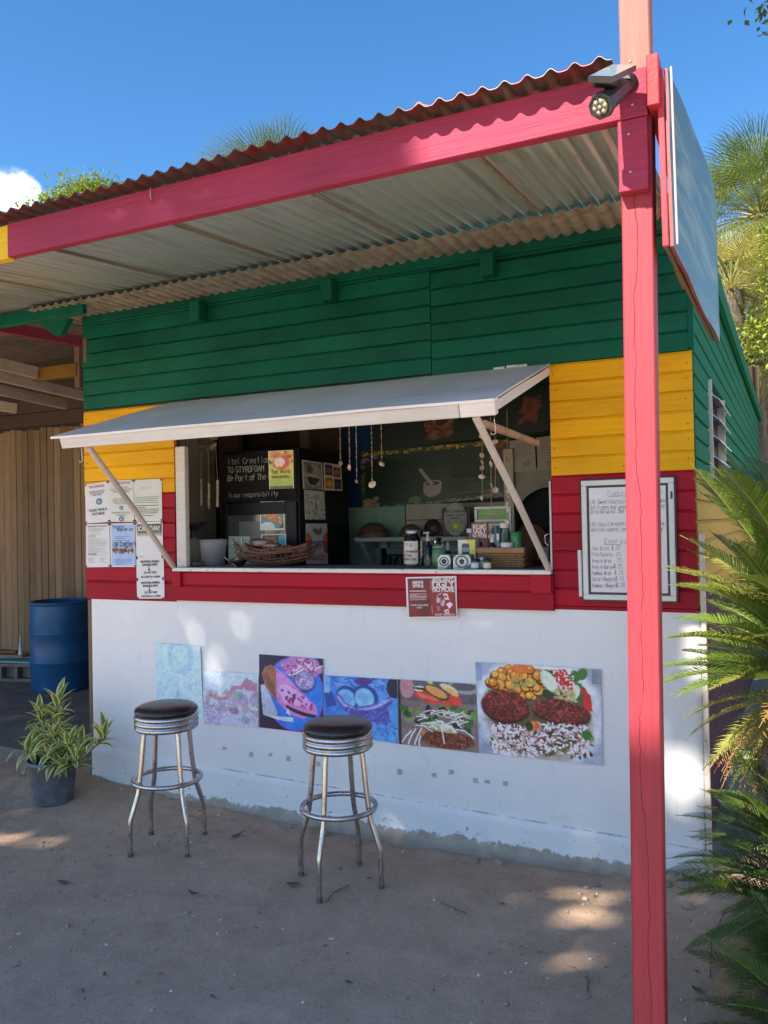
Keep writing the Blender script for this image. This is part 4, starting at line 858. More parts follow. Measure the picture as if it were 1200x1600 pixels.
# book poster below the sill
t, q = paper('book_poster', [at(x, y, -.033) for x, y in ((634, 902), (713, 900), (714.5, 965), (636, 966))], 'dark red book poster taped under the counter sill', 'poster', PAP, pins=False, y=-.033)
put, rows, o, ux, uz, w, h = writer(t, q); cv = Cv(110, 90, (112, 20, 28)); cv.rect(.5, 0, 1, 1, (128, 24, 30)); cv.poly([(.18, .55), (.45, .5), (.45, 1), (.22, 1)], (70, 22, 26), .6); cv.poly([(0, .0), (.5, .0), (.5, .2), (0, .1)], (70, 26, 34), .5)
cv.poly([(.60, .62), (.62, .45), (.70, .38), (.68, .62), (.62, .66)], (170, 165, 170)); cv.poly([(.62, .5), (.66, .43), (.70, .44), (.68, .52)], (60, 50, 60)); cv.poly([(.74, .40), (.84, .42), (.87, .58), (.78, .56)], (190, 180, 190)); cv.poly([(.76, .45), (.82, .46), (.83, .52), (.77, .50)], (70, 60, 66)); cv.poly([(.68, .66), (.74, .54), (.78, .60), (.76, .72), (.70, .74)], (165, 150, 160)); cv.poly([(.60, .72), (.67, .73), (.67, .86), (.61, .84)], (120, 105, 115)); cv.poly([(.80, .68), (.89, .62), (.94, .70), (.86, .80)], (205, 195, 205)); cv.poly([(.74, .84), (.84, .80), (.86, .92), (.78, .94)], (175, 165, 175)); cv.poly([(.76, .88), (.83, .86), (.82, .90)], (90, 60, 70)); cv.grainy(9, .12)
picture('printed_panel', [p+Vector((0, -.0022, 0)) for p in (o+ux*w*.035-uz*h*.035, o+ux*w*.965-uz*h*.04, o+ux*w*.965-uz*h*.955, o+ux*w*.03-uz*h*.965)], cv.a, t, gain=1.35)
for tx, u, v, s in (('BOY AIN\'T', .74, .155, .040), ('UGLY', .74, .275, .056), ('NO MORE', .74, .37, .036), ('BOY AIN\'T', .245, .15, .019), ('UGLY', .245, .21, .029), ('NO MORE', .245, .255, .018)): letters('lettering', tx, o+ux*w*u-uz*h*v, ux, uz, s, INKW, t, off=.0042, bold=.035, align='CENTER', sp=.93, sx=(.66 if 'A' in tx else .95 if 'U' in tx else .80))
letters('lettering', 'COPIES AVAILABLE\nHERE!', o+ux*w*.25-uz*h*.70, ux, uz, .0135, INKW, t, off=.0042, bold=.02, align='CENTER', sp=1.1, sx=.85); letters('lettering', 'MOZI MANDISA', o+ux*w*.75-uz*h*.955+uz*.004, ux, uz, .0165, INKW, t, off=.0042, bold=.02, align='CENTER', sp=1.2, sx=.85)
mb = MB()
for v, n, ht in ((.33, 2, .02), (.41, 5, .10), (.55, 1, .001)): dashes(mb, o+ux*w*.07-uz*h*v, ux, uz, w*.37, h*ht, n, .0022, .0042, n)
ribbon(mb, [(0, -.02), (0, -.07)], .002, o+ux*w*.50, ux, uz, Vector((0, -.0042, 0))); ribbon(mb, [(0, -.155), (0, -.195)], .002, o+ux*w*.50, ux, uz, Vector((0, -.0042, 0))); mb.build('fine_print', INKW, t)
# whiteboard
wb = thing('menu_whiteboard', 'framed whiteboard with the handwritten menu, behind the pink post', 'whiteboard', (-.275, -.02, 1.29))
WX0, WX1, WZ0, WZ1 = -.500, -.046, 1.290, 1.900
BLKF = plain('black_frame_edge', (.012, .013, .018), .4, var=0, bump=0); WFR = plain('white_frame', (.66, .68, .66), .4, var=.06, bump=0)
MB().box(WX0, WX1, -.022, -.003, WZ0, WZ1, .002).build('backing', BLKF, wb)
for nm, x0, x1, z0, z1 in (('frame', WX0+.008, WX1-.008, WZ1-.034, WZ1-.008), ('frame', WX0+.008, WX1-.008, WZ0+.010, WZ0+.036), ('frame', WX0+.008, WX0+.034, WZ0+.0365, WZ1-.0345), ('frame', WX1-.034, WX1-.008, WZ0+.0365, WZ1-.0345)): MB().box(x0, x1, -.032, -.0225, z0, z1, .003).build(nm, WFR, wb)
MB().box(WX0+.045, WX1-.045, -.0265, -.0225, WZ0+.047, WZ1-.045, .001).build('writing_surface', plain('whiteboard_gloss', (.60, .63, .68), .16, var=.06, scale=3, bump=0, spec=.6), wb)
MB().box(-.070, -.060, -.0335, -.0325, WZ1-.11, WZ1-.075, .0004).build('clip', BLKF, wb)
INKP = plain('purple_marker', (.28, .09, .22), .5, var=0, bump=0); mb = MB(); WO = Vector((0, -.0268, 0))
def wline(tx, x, z, s, k, w=.0015, adv=.88): hand(mb, tx, Vector((x, -.0268, z)), EX, EZ, s, w, .0006, .16, .12, seed=k, adv=adv)
wline("Today's Lunch", -.370, 1.812, .026, 1, adv=.9); wline('LN1-Sweet Potato pie, coconut rice, mash,', -.452, 1.774, .021, 2, adv=.52); wline('Split peas and vegan cheese sauce, pear', -.452, 1.747, .021, 3, adv=.52); wline('salty and salad. 30ec', -.452, 1.727, .019, 4, adv=.5)
wline('LN2-Roast breadfruit, black eye stew,', -.452, 1.664, .021, 5, adv=.54); wline('venison squash, pear pudding or slaw', -.452, 1.638, .021, 6, adv=.54); wline('Everyday!!', -.385, 1.578, .025, 7, adv=.85)
for k, (a, b) in enumerate((('Ital Grain', '$ 30'), ('Pita Pockets', '| 25'), ('Veggie Wrap', '| 25'), ('Veggie Burger', '$ 25'), ('Hummus Wrap', '$ 15'), ('Salad (Nuggets', '$ 15'), ('Hummus (Nuggets', '$ 20'))): wline(a, -.448, 1.545-.0305*k, .019, 10+k, adv=.52 if len(a) < 14 else .5); wline(b, -.352+.003*k, 1.548-.0305*k, .019, 30+k, adv=.7)
ribbon(mb, [(-.36, 1.808), (-.29, 1.811)], .002, WO, EX, EZ, Vector((0, -.0006, 0))); ribbon(mb, [(-.385, 1.573), (-.31, 1.574)], .002, WO, EX, EZ, Vector((0, -.0006, 0))); mb.build('handwriting', INKP, wb)
t, q = paper('card', [Vector((x, -.0015, z)) for x, z in ((-.522, 1.545), (-.502, 1.545), (-.502, 1.312), (-.519, 1.312))], 'blank white card peeping out behind the left edge of the whiteboard', 'card', pins=False, y=-.0025)
# ---------------------------------------------------------------- food pictures on the plaster
def wall_pic(name, quad, cv, label, mat=None, gain=1.22):
    cv.a = np.clip(122+(cv.a-122)*1.18, 0, 255); cv.photo(6); o = picture(name, [Vector((x, -.0052, z)) for x, z in quad], cv.a, None, mat, gain); return tag(o, label, 'food picture', 'food pictures pasted on the white wall')
g = random.Random(9)
cv = Cv(80, 104, (150, 192, 226)); cv.rect(.0, 0, .18, 1, (128, 182, 222)); cv.ell(.55, .20, .36, .25, (158, 200, 230), soft=.1); cv.ell(.55, .17, .30, .26, (92, 166, 215), soft=.12); cv.ell(.55, .18, .19, .17, (140, 190, 225)); cv.ell(.55, .16, .13, .12, (120, 178, 220)); cv.ell(.55, .16, .08, .07, (152, 198, 228))
cv.poly([(.18, .55), (.45, .40), (.55, .42), (.95, .72), (.95, .92), (.2, .92)], (138, 184, 218)); cv.poly([(.48, .40), (.56, .40), (.60, .6), (.95, .75), (.95, .82), (.55, .68)], (165, 203, 230)); cv.poly([(.40, .76), (.47, .62), (.53, .76)], (60, 140, 175)); cv.dots(420, (.18, .45, .95, .95), .008, [(75, 140, 190), (100, 160, 205), (175, 208, 232)], 4); cv.grainy(8, .05)
cv.a = cv.a*.42+np.array((196, 208, 222))*.58
wall_pic('food_picture', ((-3.236, .957), (-2.884, .952), (-2.868, .50), (-3.236, .50)), cv, 'faded pale blue print behind the left stool, leftmost of the food pictures')
cv = Cv(104, 104, (176, 192, 216)); cv.rect(0, .12, 1, 1, (172, 168, 196)); cv.ell(.28, .18, .27, .36, (178, 194, 217), soft=.04); cv.ell(.66, .06, .22, .22, (178, 194, 217), soft=.04)
for k in range(90):
    x = g.random(); y = .38+g.random()*.34; cv.ell(x, y, .07, .04, g.choice(((120, 138, 130), (150, 120, 148), (186, 186, 198), (132, 110, 150), (110, 130, 120), (196, 190, 205))), g.uniform(0, 180), .6, al=.8)
cv.line([(.14, .44), (.24, .50), (.38, .50), (.50, .44), (.55, .28), (.70, .27), (.78, .15), (.95, .20)], .032, (176, 92, 112)); cv.poly([(.78, .08), (.98, .20), (.98, .34), (.76, .30), (.72, .18)], (150, 84, 104)); cv.dots(300, (0, .6, .35, 1), .012, [(110, 84, 140), (146, 118, 170), (180, 166, 200), (96, 70, 120)], 6); cv.ell(.57, .72, .09, .06, (120, 70, 128)); cv.ell(.78, .88, .08, .07, (96, 140, 138)); cv.dots(40, (.3, .7, 1, 1), .018, [(150, 96, 140), (164, 150, 184)], 7, al=.7); cv.grainy(7, .08)
cv.a = cv.a*.66+np.array((194, 200, 214))*.34
wall_pic('food_picture', ((-2.868, .80), (-2.452, .804), (-2.463, .478), (-2.868, .47)), cv, 'faded purple and green burger print with a bite shaped white top')
cv = Cv(120, 138, (42, 36, 70)); cv.ell(.56, .50, .46, .50, (150, 70, 190), soft=.03); cv.ell(.56, .50, .445, .485, (52, 120, 210), soft=.03); cv.poly([(.02, .42), (.10, .40), (.30, .78), (.26, .86), (.06, .82)], (172, 176, 196))
cv.ell(.66, .13, .30, .16, (170, 120, 170), wob=.25)
for k in range(60): a = g.uniform(0, 6.28); r = g.random()**.5; x, y = .66+.24*r*math.cos(a), .16+.13*r*math.sin(a); cv.line([(x, y), (x+g.uniform(-.1, .1), y+g.uniform(-.06, .06))], .010, g.choice(((226, 196, 226), (170, 70, 130), (200, 150, 196), (120, 50, 100), (238, 220, 238))))
cv.ell(.72, .33, .17, .14, (72, 80, 130)); cv.ell(.72, .31, .15, .12, (150, 140, 180)); cv.dots(90, (.6, .22, .84, .41), .014, [(214, 190, 214), (176, 100, 146), (116, 120, 160)], 3, inside=lambda x, y: math.hypot(x-.72, (y-.31)*1.2) < .13)
cv.poly([(.04, .26), (.10, .16), (.20, .13), (.40, .24), (.70, .48), (.90, .64), (.92, .74), (.70, .82), (.50, .78), (.30, .64), (.10, .44)], (186, 128, 184)); cv.poly([(.04, .26), (.10, .16), (.20, .13), (.27, .17), (.28, .62), (.10, .44)], (150, 104, 86)); cv.poly([(.06, .30), (.12, .22), (.24, .40), (.27, .60)], (112, 76, 66), .6); cv.ell(.57, .57, .30, .12, (206, 160, 206), 34, wob=.2); cv.dots(40, (.36, .44, .84, .74), .026, [(150, 40, 96), (120, 36, 90), (176, 80, 140)], 8, inside=lambda x, y: abs((y-.57)-(x-.57)*.6) < .12); cv.ell(.66, .72, .24, .05, (52, 40, 70), 14); cv.ell(.66, .69, .25, .03, (196, 130, 180), 14); cv.poly([(.46, .70), (.50, .80), (.43, .76)], (230, 220, 240))
cv.poly([(.08, .82), (.32, .82), (.54, .82), (.54, .88), (.30, .87)], (190, 200, 222)); cv.grainy(10, .10)
wall_pic('food_picture', ((-2.445, .924), (-2.003, .920), (-2.013, .480), (-2.452, .484)), cv, 'dark print of a wrap on a blue plate, between two faded pictures')
cv = Cv(116, 90, (62, 116, 190)); cv.ell(.75, .62, .34, .55, (88, 144, 214)); cv.ell(.25, .4, .25, .3, (76, 130, 204), wob=.3)
for k in range(120): x = .15+.75*g.random(); y = .02+.16*g.random(); cv.line([(x, y), (x+g.uniform(-.08, .08), y+g.uniform(-.05, .05))], .006, g.choice(((112, 150, 210), (44, 84, 150), (136, 170, 224))))
for cx, cy in ((.33, .36), (.58, .32)): cv.ell(cx, cy, .17, .20, (34, 74, 140), 32); cv.ell(cx-.02, cy+.02, .135, .165, (128, 176, 226), 32); cv.ell(cx-.02, cy+.02, .08, .09, (108, 160, 218), 32)
cv.ell(.55, .06, .12, .06, (86, 60, 130)); cv.line([(.20, .36), (.26, .48), (.42, .56), (.62, .50), (.80, .44), (.90, .34)], .045, (104, 92, 170)); cv.line([(.2, .36), (.28, .48), (.45, .55), (.7, .47), (.88, .34)], .018, (150, 160, 216)); cv.poly([(.30, .52), (.60, .54), (.86, .42), (.90, .60), (.86, .74), (.5, .72), (.36, .62)], (88, 78, 150), .8); cv.dots(80, (.3, .5, .9, .76), .016, [(70, 56, 120), (120, 120, 190), (64, 90, 170)], 5); cv.poly([(.0, .3), (.12, .26), (.18, .5), (.04, .55)], (40, 84, 150)); cv.poly([(.0, .0), (.10, .02), (.08, .3), (0, .3)], (120, 164, 220)); cv.ell(.45, .88, .5, .18, (92, 150, 214), wob=.2); cv.dots(120, (0, .74, 1, 1), .016, [(70, 120, 196), (120, 170, 226), (56, 100, 176)], 6); cv.line([(.84, .1), (.96, .3), (.8, .36)], .007, (150, 180, 225)); cv.ell(.96, .14, .10, .16, (30, 40, 74)); cv.grainy(9, .12)
wall_pic('food_picture', ((-2.001, .825), (-1.534, .830), (-1.534, .474), (-2.001, .492)), cv, 'blue tinted sandwich print directly behind the right stool')
cv = Cv(122, 106, (128, 112, 112)); cv.rect(.0, 0, 1, .3, (98, 94, 102)); cv.ell(.86, .06, .22, .10, (150, 148, 146)); cv.ell(.84, .05, .16, .06, (90, 90, 96)); cv.rect(0, 0, .03, 1, (30, 44, 54))
cv.ell(.12, .12, .09, .16, (178, 130, 140), wob=.3); cv.poly([(.22, .16), (.34, .14), (.54, .22), (.54, .34), (.36, .32), (.22, .24)], (206, 70, 62)); cv.poly([(.24, .17), (.5, .25), (.52, .29), (.30, .26)], (226, 110, 92)); cv.poly([(.56, .30), (.74, .14), (.82, .24), (.80, .34), (.64, .40)], (208, 78, 66)); cv.ell(.28, .12, .08, .04, (210, 222, 190)); cv.poly([(.19, .10), (.36, .10), (.36, .15), (.2, .13)], (54, 72, 44)); cv.ell(.50, .17, .17, .07, (60, 76, 40), 24); cv.ell(.50, .155, .15, .062, (222, 152, 90), 24); cv.ell(.66, .09, .12, .05, (226, 190, 150), 24); cv.ell(.70, .14, .09, .04, (232, 170, 110), 30); cv.line([(.44, .02), (.36, -.02)], .02, (200, 190, 110))
for k in range(46): x = .04+.92*g.random(); y = .38+.34*g.random()-abs(x-.5)*.1; cv.ell(x, y, .055, .04, g.choice(((70, 100, 56), (92, 126, 70), (52, 84, 48), (112, 140, 84), (60, 50, 60))), g.uniform(0, 180), .3, wob=.3, seed=k)
cv.ell(.62, .86, .33, .13, (112, 66, 52), wob=.12); cv.dots(260, (.3, .74, .95, .98), .013, [(92, 50, 40), (134, 82, 62), (76, 44, 38), (150, 100, 78)], 9, inside=lambda x, y: math.hypot((x-.62)/.33, (y-.86)/.13) < 1); cv.ell(.56, .70, .18, .05, (176, 164, 120), 6, wob=.3)
for k in range(34): x = .2+.6*g.random(); y = .45+.25*g.random(); a = g.uniform(-.5, .6); l = g.uniform(.08, .24); cv.line([(x, y), (x+l*.5, y+a*.06-.02), (x+l, y+a*.2)], .007, g.choice(((226, 222, 214), (206, 206, 190), (236, 232, 226))))
for x0, y0, x1, y1 in ((.04, .96, .16, .78), (.12, .98, .22, .74), (.20, .98, .30, .72), (.26, .99, .28, .84), (.56, .60, .58, .92)): cv.line([(x0, y0), ((x0+x1)/2-.01, (y0+y1)/2), (x1, y1)], .009, (224, 220, 214))
cv.ell(.32, .78, .022, .05, (206, 120, 74), 20); cv.grainy(10, .10)
wall_pic('food_picture', ((-1.529, .832), (-1.075, .834), (-1.065, .471), (-1.529, .474)), cv, 'full colour burger print with tomato and bean sprouts')
cv = Cv(176, 140, (152, 160, 178)); cv.ell(.50, .50, .52, .60, (198, 204, 216), wob=.03); cv.rect(0, 0, .05, .2, (130, 146, 172)); cv.rect(.93, 0, 1, .16, (120, 132, 146)); cv.ell(.50, .56, .45, .52, (168, 160, 152), wob=.04); cv.ell(.5, .5, .42, .46, (96, 84, 64), wob=.1)
for k in range(74):
    a = g.uniform(0, 6.28); r = g.random()**.5; x, y = .36+.25*r*math.cos(a), .20+.17*r*math.sin(a); R_ = g.uniform(.026, .042)
    cv.ell(x, y+.008, R_*1.16, R_*1.5, (92, 46, 16)); cv.ell(x, y, R_, R_*1.25, g.choice(((222, 150, 66), (206, 132, 52), (230, 166, 84), (192, 116, 44)))); cv.ell(x-.008, y-.012, R_*.4, R_*.45, (240, 192, 124), al=.7, soft=.8)
cv.ell(.37, .045, .07, .06, (196, 112, 52))
for k in range(12): cv.ell(.30+.2*g.random(), .12+.14*g.random(), .022, .018, (150, 152, 90), wob=.3)
for k in range(16): cv.ell(.56+.30*g.random(), .06+.26*g.random()**1.0, .05, .05, g.choice(((40, 84, 44), (28, 64, 38), (62, 110, 58))), g.uniform(0, 180), wob=.3, seed=k)
cv.ell(.60, .16, .055, .13, (184, 206, 178), -32); cv.ell(.60, .16, .04, .10, (206, 220, 198), -32); cv.ell(.80, .26, .06, .11, (46, 96, 50), 24); cv.ell(.79, .26, .045, .09, (196, 212, 184), 24); cv.poly([(.63, .04), (.73, .02), (.78, .14), (.80, .30), (.72, .32), (.66, .18)], (176, 36, 48)); cv.poly([(.84, .18), (.92, .28), (.93, .44), (.87, .44), (.86, .30)], (186, 40, 44)); cv.dots(170, (.63, .04, .82, .38), .007, [(236, 230, 226), (222, 210, 205)], 5, inside=lambda x, y: abs(x-.70-.12*y) < .08); cv.dots(90, (.64, .24, .80, .36), .010, [(190, 186, 140), (160, 158, 110)], 6)
def patty(cx, cy, rx, ry, ang, sd):
    cv.ell(cx, cy+.02, rx*1.02, ry*1.04, (44, 18, 20), ang, wob=.12, seed=sd); cv.ell(cx, cy, rx, ry, (104, 40, 42), ang, wob=.12, seed=sd); a = math.radians(ang)
    def ins(x, y): dx, dy = x-cx, (y-cy)*cv.k; u = (dx*math.cos(a)+dy*math.sin(a))/rx; v = (-dx*math.sin(a)+dy*math.cos(a))/(ry*cv.k); return u*u+v*v < .95
    cv.dots(520, (cx-rx, cy-ry*1.3, cx+rx, cy+ry*1.3), .0085, [(140, 60, 60), (74, 24, 28), (168, 84, 80), (56, 20, 24), (120, 46, 46)], sd, inside=ins)
patty(.235, .455, .185, .17, 6, 3); patty(.68, .47, .215, .125, 5, 4)
for k in range(90): cv.ell(.10+.82*g.random(), .68+.27*g.random(), .022, .014, g.choice(((120, 104, 74), (90, 74, 52), (60, 48, 40), (70, 96, 52), (140, 124, 90))), g.uniform(0, 180), wob=.3, seed=k)
for k in range(420): x = .12+.78*g.random(); y = .62+.33*g.random()+(.04 if x < .5 else -.02); cv.ell(x, y, .018, .010, g.choice(((226, 214, 220), (206, 192, 204), (236, 228, 230), (190, 150, 158))), g.uniform(0, 180), .25)
for k in range(70): cv.ell(.15+.75*g.random(), .66+.28*g.random(), .009, .008, (106, 40, 44))
cv.ell(.47, .645, .042, .052, (206, 110, 52)); cv.ell(.46, .635, .018, .02, (230, 150, 90)); cv.ell(.43, .66, .03, .05, (40, 62, 36)); cv.ell(.88, .70, .035, .05, (56, 120, 48), wob=.2); cv.grainy(12, .08)
wall_pic('food_picture', ((-1.075, .952), (-.420, .951), (-.422, .475), (-1.064, .473)), cv, 'large lunch box print with chickpeas, patties and rice, rightmost of the food pictures')
# ---------------------------------------------------------------- sign board on the roof end
sg = thing('sign_board', 'glossy pale blue-green sign board hung at the right end of the porch roof', 'sign', (.11, -1.1, 2.45))
a1, a2 = at(1036, 108, -1.66), at(1046, 385, -1.66); b1, b2 = at(1118, 340, -.42), at(1119, 536, -.42)
mb = MB(); nx, nz = 30, 12; vs = []; vb = []
nrm = (b2-a2).cross(a1-a2).normalized(); nrm = nrm if nrm.x > 0 else -nrm
for j in range(nz+1):
    for i in range(nx+1):
        u, w = i/nx, j/nz; p = (a2*(1-u)+b2*u)*(1-w)+(a1*(1-u)+b1*u)*w; k = .020*math.sin(u*math.pi)*w+.006*math.sin(u*9+w*2)*u+.004*mnoise.noise(Vector((u*4, w*3, 1)))
        vs.append(p+nrm*(.012+k)); vb.append(p+nrm*(.002+k))
n = nx+1; fs = [(j*n+i, j*n+i+1, (j+1)*n+i+1, (j+1)*n+i) for j in range(nz) for i in range(nx)]; ring = list(range(n))+[j*n+nx for j in range(1, nz+1)]+[nz*n+i for i in range(nx-1, -1, -1)]+[j*n for j in range(nz-1, 0, -1)]; R = len(ring)
mb.add(vs, fs, 0, True); mb.add(vb, [f[::-1] for f in fs], 1, True); mb.add([vb[i] for i in ring]+[vs[i] for i in ring], [(i, (i+1) % R, (i+1) % R+R, i+R) for i in range(R)], 1)
SGM = NT('glossy_sign_panel'); v = SGM.coords(rnd=False); SGM.col(SGM.mixc(SGM.rng(SGM.noise(SGM.coords((1, .6, 7), rnd=False), 2.2, 5, .6, .6), .47, .66, 0, .75), SGM.mixc(SGM.noise(v, 2, 4), (.065, .14, .145), (.09, .165, .15)), (.30, .36, .24))); SGM.set(rough=.30, spec=.14); SGM.bump(SGM.noise(SGM.coords((1, 1, 3), rnd=False), 2.6, 2), .30, .02)  # pale wavy streaks in the colour stand for reflections
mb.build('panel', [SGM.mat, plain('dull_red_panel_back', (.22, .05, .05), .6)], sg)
MB().bar(a2+Vector((-.009, -.003, 0)), a1+Vector((-.009, -.003, 0)), .017, .013, up=(0, 1, 0)).build('batten', PINKZ, sg)
MB().bar(a2+nrm*.022+Vector((0, -.002, 0)), a1+nrm*.022+Vector((0, -.002, 0)), .006, .008, up=(0, 1, 0)).build('edge_trim', plain('pale_pink_trim', (.50, .34, .32), .5), sg)
MB().bar(a2+Vector((-.012, .01, .01)), b2+Vector((-.012, -.02, .01)), .012, .012).build('lower_rail', BROWNW, sg)
p = at(1072, 450, -1.0); MB().tube([p+Vector((-.03, 0, .08)), p], .012, 8).build('bracket', plain('rusty_bracket', (.25, .09, .04), .8), sg)
# ---------------------------------------------------------------- solar security light on the beam
DARK = plain('dark_grey_plastic', (.030, .036, .040), .42, var=.12, bump=.05); DARK2 = plain('black_plastic', (.012, .012, .013), .4, var=0, bump=0)
ml = at(980, 131, -1.684); sec = thing('security_light', 'dark solar security light with a round lamp cluster, fixed to the pink beam', 'security light', ml)
hd = at(939, 166, -1.845); ax = (hd-ml).normalized(); upv = Vector((0, 0, 1)); xv = ax.cross(upv).normalized(); uv = xv.cross(ax)
T = Matrix((xv, uv, -ax)).transposed().to_4x4(); T.translation = hd; L = (hd-ml).length
mb = MB(); n = 8; r = .034
mb.lathe([(r*.2, .0), (r*1.0, -.006), (r*1.06, .002), (r*1.06, .022), (r*.86, .03), (r*.80, L*.8), (r*.3, L*.86)], 8, smooth=False, T=T @ Matrix.Rotation(math.radians(22.5), 4, 'Z')); mb.build('lamp_head', DARK, sec)
YL = plain('yellow_reflector', (.22, .20, .06), .3, var=.7, scale=90, bump=0); LENS = NT('clear_lens'); LENS.col((.34, .33, .29)); LENS.set(rough=.08, metal=.3); LENS = LENS.mat
MB().lathe([(0, -.0085), (r*.62, -.0085), (r*.62, -.005), (0, -.005)], 20, T=T).build('reflector', YL, sec)
for k in range(7):
    a = k*math.pi/3; rr = 0 if k == 6 else r*.44; MB().lathe([(0, -.0145), (.0055, -.012), (.0072, -.0085)], 10, T=T @ Matrix.Translation((rr*math.cos(a), rr*math.sin(a), 0))).build('lens', LENS, sec)
mb = MB(); mb.box(-.003, .003, -r*.8, r*.8, -.0100, -.0075, .001, 0, T); mb.build('lens_bar', DARK2, sec)
MB().lathe([(.030, 0), (.030, .008), (.018, .012), (.012, .03)], 16, T=Matrix.Translation(ml+Vector((0, .002, 0))) @ Matrix.Rotation(math.radians(90), 4, 'X')).build('mount', DARK2, sec); MB().tube([ml+Vector((0, -.01, 0)), ml+ax*.05], .010, 8).build('arm', DARK2, sec)
q = [at(919, 119.5, -1.90), at(957, 120.5, -1.90), at(994.5, 102, -1.74), at(957, 100.5, -1.74)]; un = (q[1]-q[0]).cross(q[3]-q[0]).normalized(); un = un if un.z > 0 else -un
mb = MB(); vs = q+[p-un*.014 for p in q]; mb.add(vs, [(0, 1, 2, 3), (7, 6, 5, 4), (0, 4, 5, 1), (1, 5, 6, 2), (2, 6, 7, 3), (3, 7, 4, 0)]); mb.build('solar_panel', DARK, sec)
c = sum(q, Vector())/4; mb = MB(); mb.add([p.lerp(c, .06)+un*.0012 for p in q], [(0, 1, 2, 3)]); mb.build('solar_cell', plain('solar_cell_glass', (.16, .20, .20), .12, var=.15, bump=0, spec=.8), sec)
p0 = hd.lerp(ml, .35)+Vector((0, 0, .03)); pc = c-un*.016; MB().tube([pc+Vector((-.045, -.03, -.015)), pc+Vector((.01, .0, -.015))], .017, 12).build('hinge', DARK2, sec); MB().tube([pc+Vector((-.02, -.015, -.014)), p0+Vector((0, 0, -.01))], .011, 8).build('hinge_post', DARK2, sec)
# ---------------------------------------------------------------- the kitchen seen through the window
fr = thing('display_fridge', 'tall black drinks fridge with a grey glass door and chalk writing on its head panel', 'fridge', (-2.7, .76, .1))
FB = plain('black_fridge', (.006, .006, .008), .4, var=.2, bump=.03, spec=.2); FX0, FX1, FY0, FY1 = -3.0, -2.40, .42, 1.12
MB().box(FX0, FX1, FY0, FY1, .1, 2.205, .008).build('body', FB, fr); MB().box(FX0+.005, FX1-.005, FY0-.02, FY0-.002, 1.865, 2.19, .004).build('head_panel', plain('chalkboard_black', (.009, .010, .012), .8, var=.5, scale=6, spec=.2), fr)
for x0, x1, z0, z1 in ((FX0+.004, FX0+.05, .2, 1.855), (FX1-.085, FX1-.004, .2, 1.855), (FX0+.0505, FX1-.0855, 1.775, 1.855)): MB().box(x0, x1, FY0-.035, FY0-.002, z0, z1, .003).build('door_frame', FB, fr)
FG = NT('fridge_door_glass'); FG.col((.050, .056, .060)); FG.set(rough=.12, spec=.8); MB().box(FX0+.0505, FX1-.0855, FY0-.02, FY0-.004, .2, 1.774, .001).build('door_glass', FG.mat, fr)
MB().box(-2.86, -2.66, FY0-.0225, FY0-.0205, 1.2, 1.73, .001).build('reflection_panel', plain('grey_reflection', (.105, .112, .118), .3, var=.05, bump=0), fr); MB().tube([(-2.83, FY0-.03, 1.45), (-2.835, FY0-.032, 1.62)], .004, 6).build('handle', plain('steel_handle', (.5, .5, .5), .3, .9), fr)  # pale panel over the glass stands for a reflected white door
CHK = plain('chalk', (.42, .42, .40), .9, var=.4, scale=40, bump=0)
for tx, z, s, k, w, ad in (('Ital Creations', 2.118, .038, 1, .0030, .80), ('TO STYROFOAM', 2.062, .036, 2, .0044, .78), ('Be Part of The C', 2.006, .038, 3, .0040, .72), ('Is our responsibility', 1.895, .030, 5, .0024, .74)): mb = MB(); hand(mb, tx, Vector((FX0+.055, FY0-.0205, z)), EX, EZ, s, w, .0008, .12, .05, seed=k, adv=ad); mb.build('chalk_lettering', CHK, fr)
def flyer(name, quad, cv, label, cat='poster', mat=None, gain=1.3, group='pictures stuck on the black fridge'):
    cv.photo(6); return tag(picture(name, quad, cv.a, None, mat or PRINTG, gain), label, cat, group)
def PY(*px, Y): return [at(x, y, Y) for x, y in px]
def PX(*px, X): return [atx(x, y, X) for x, y in px]
g = random.Random(31)
cv = Cv(44, 66, (196, 196, 40))
for i in range(66): f = i/66; cv.a[i] = np.array((226, 196, 40))*(1-f)+np.array((120, 150, 40))*f
cv.dots(40, (0, 0, 1, .3), .10, [(200, 110, 50), (170, 70, 40), (210, 160, 60), (90, 70, 40)], 2); cv.ell(.5, .32, .35, .17, (176, 70, 44)); cv.ell(.44, .30, .22, .13, (230, 200, 170), wob=.2); cv.ell(.52, .27, .10, .07, (236, 226, 210)); cv.rect(0, .93, 1, 1, (60, 60, 30)); cv.rect(0, 0, 1, .012, (220, 215, 190)); cv.rect(0, 0, .025, 1, (210, 205, 180)); cv.rect(.975, 0, 1, 1, (210, 205, 180))
Y_ = FY0-.024; q = PY((419, 705), (458, 703), (459, 763), (421, 764.5), Y=Y_); yp = flyer('poster', q, cv, 'bright yellow poster with black letters on the fridge head panel', gain=1.5)
o, ux, uz, w, h = sheet_frame(q)
for tx, v, s in (('Yes! We\'re', .60, .043), ('PARTICIPATING', .72, .026)): letters('lettering', tx, o+ux*w*.5-uz*h*v, ux, uz, s, INK, yp, off=.0015, bold=.01, align='CENTER', sx=.74)
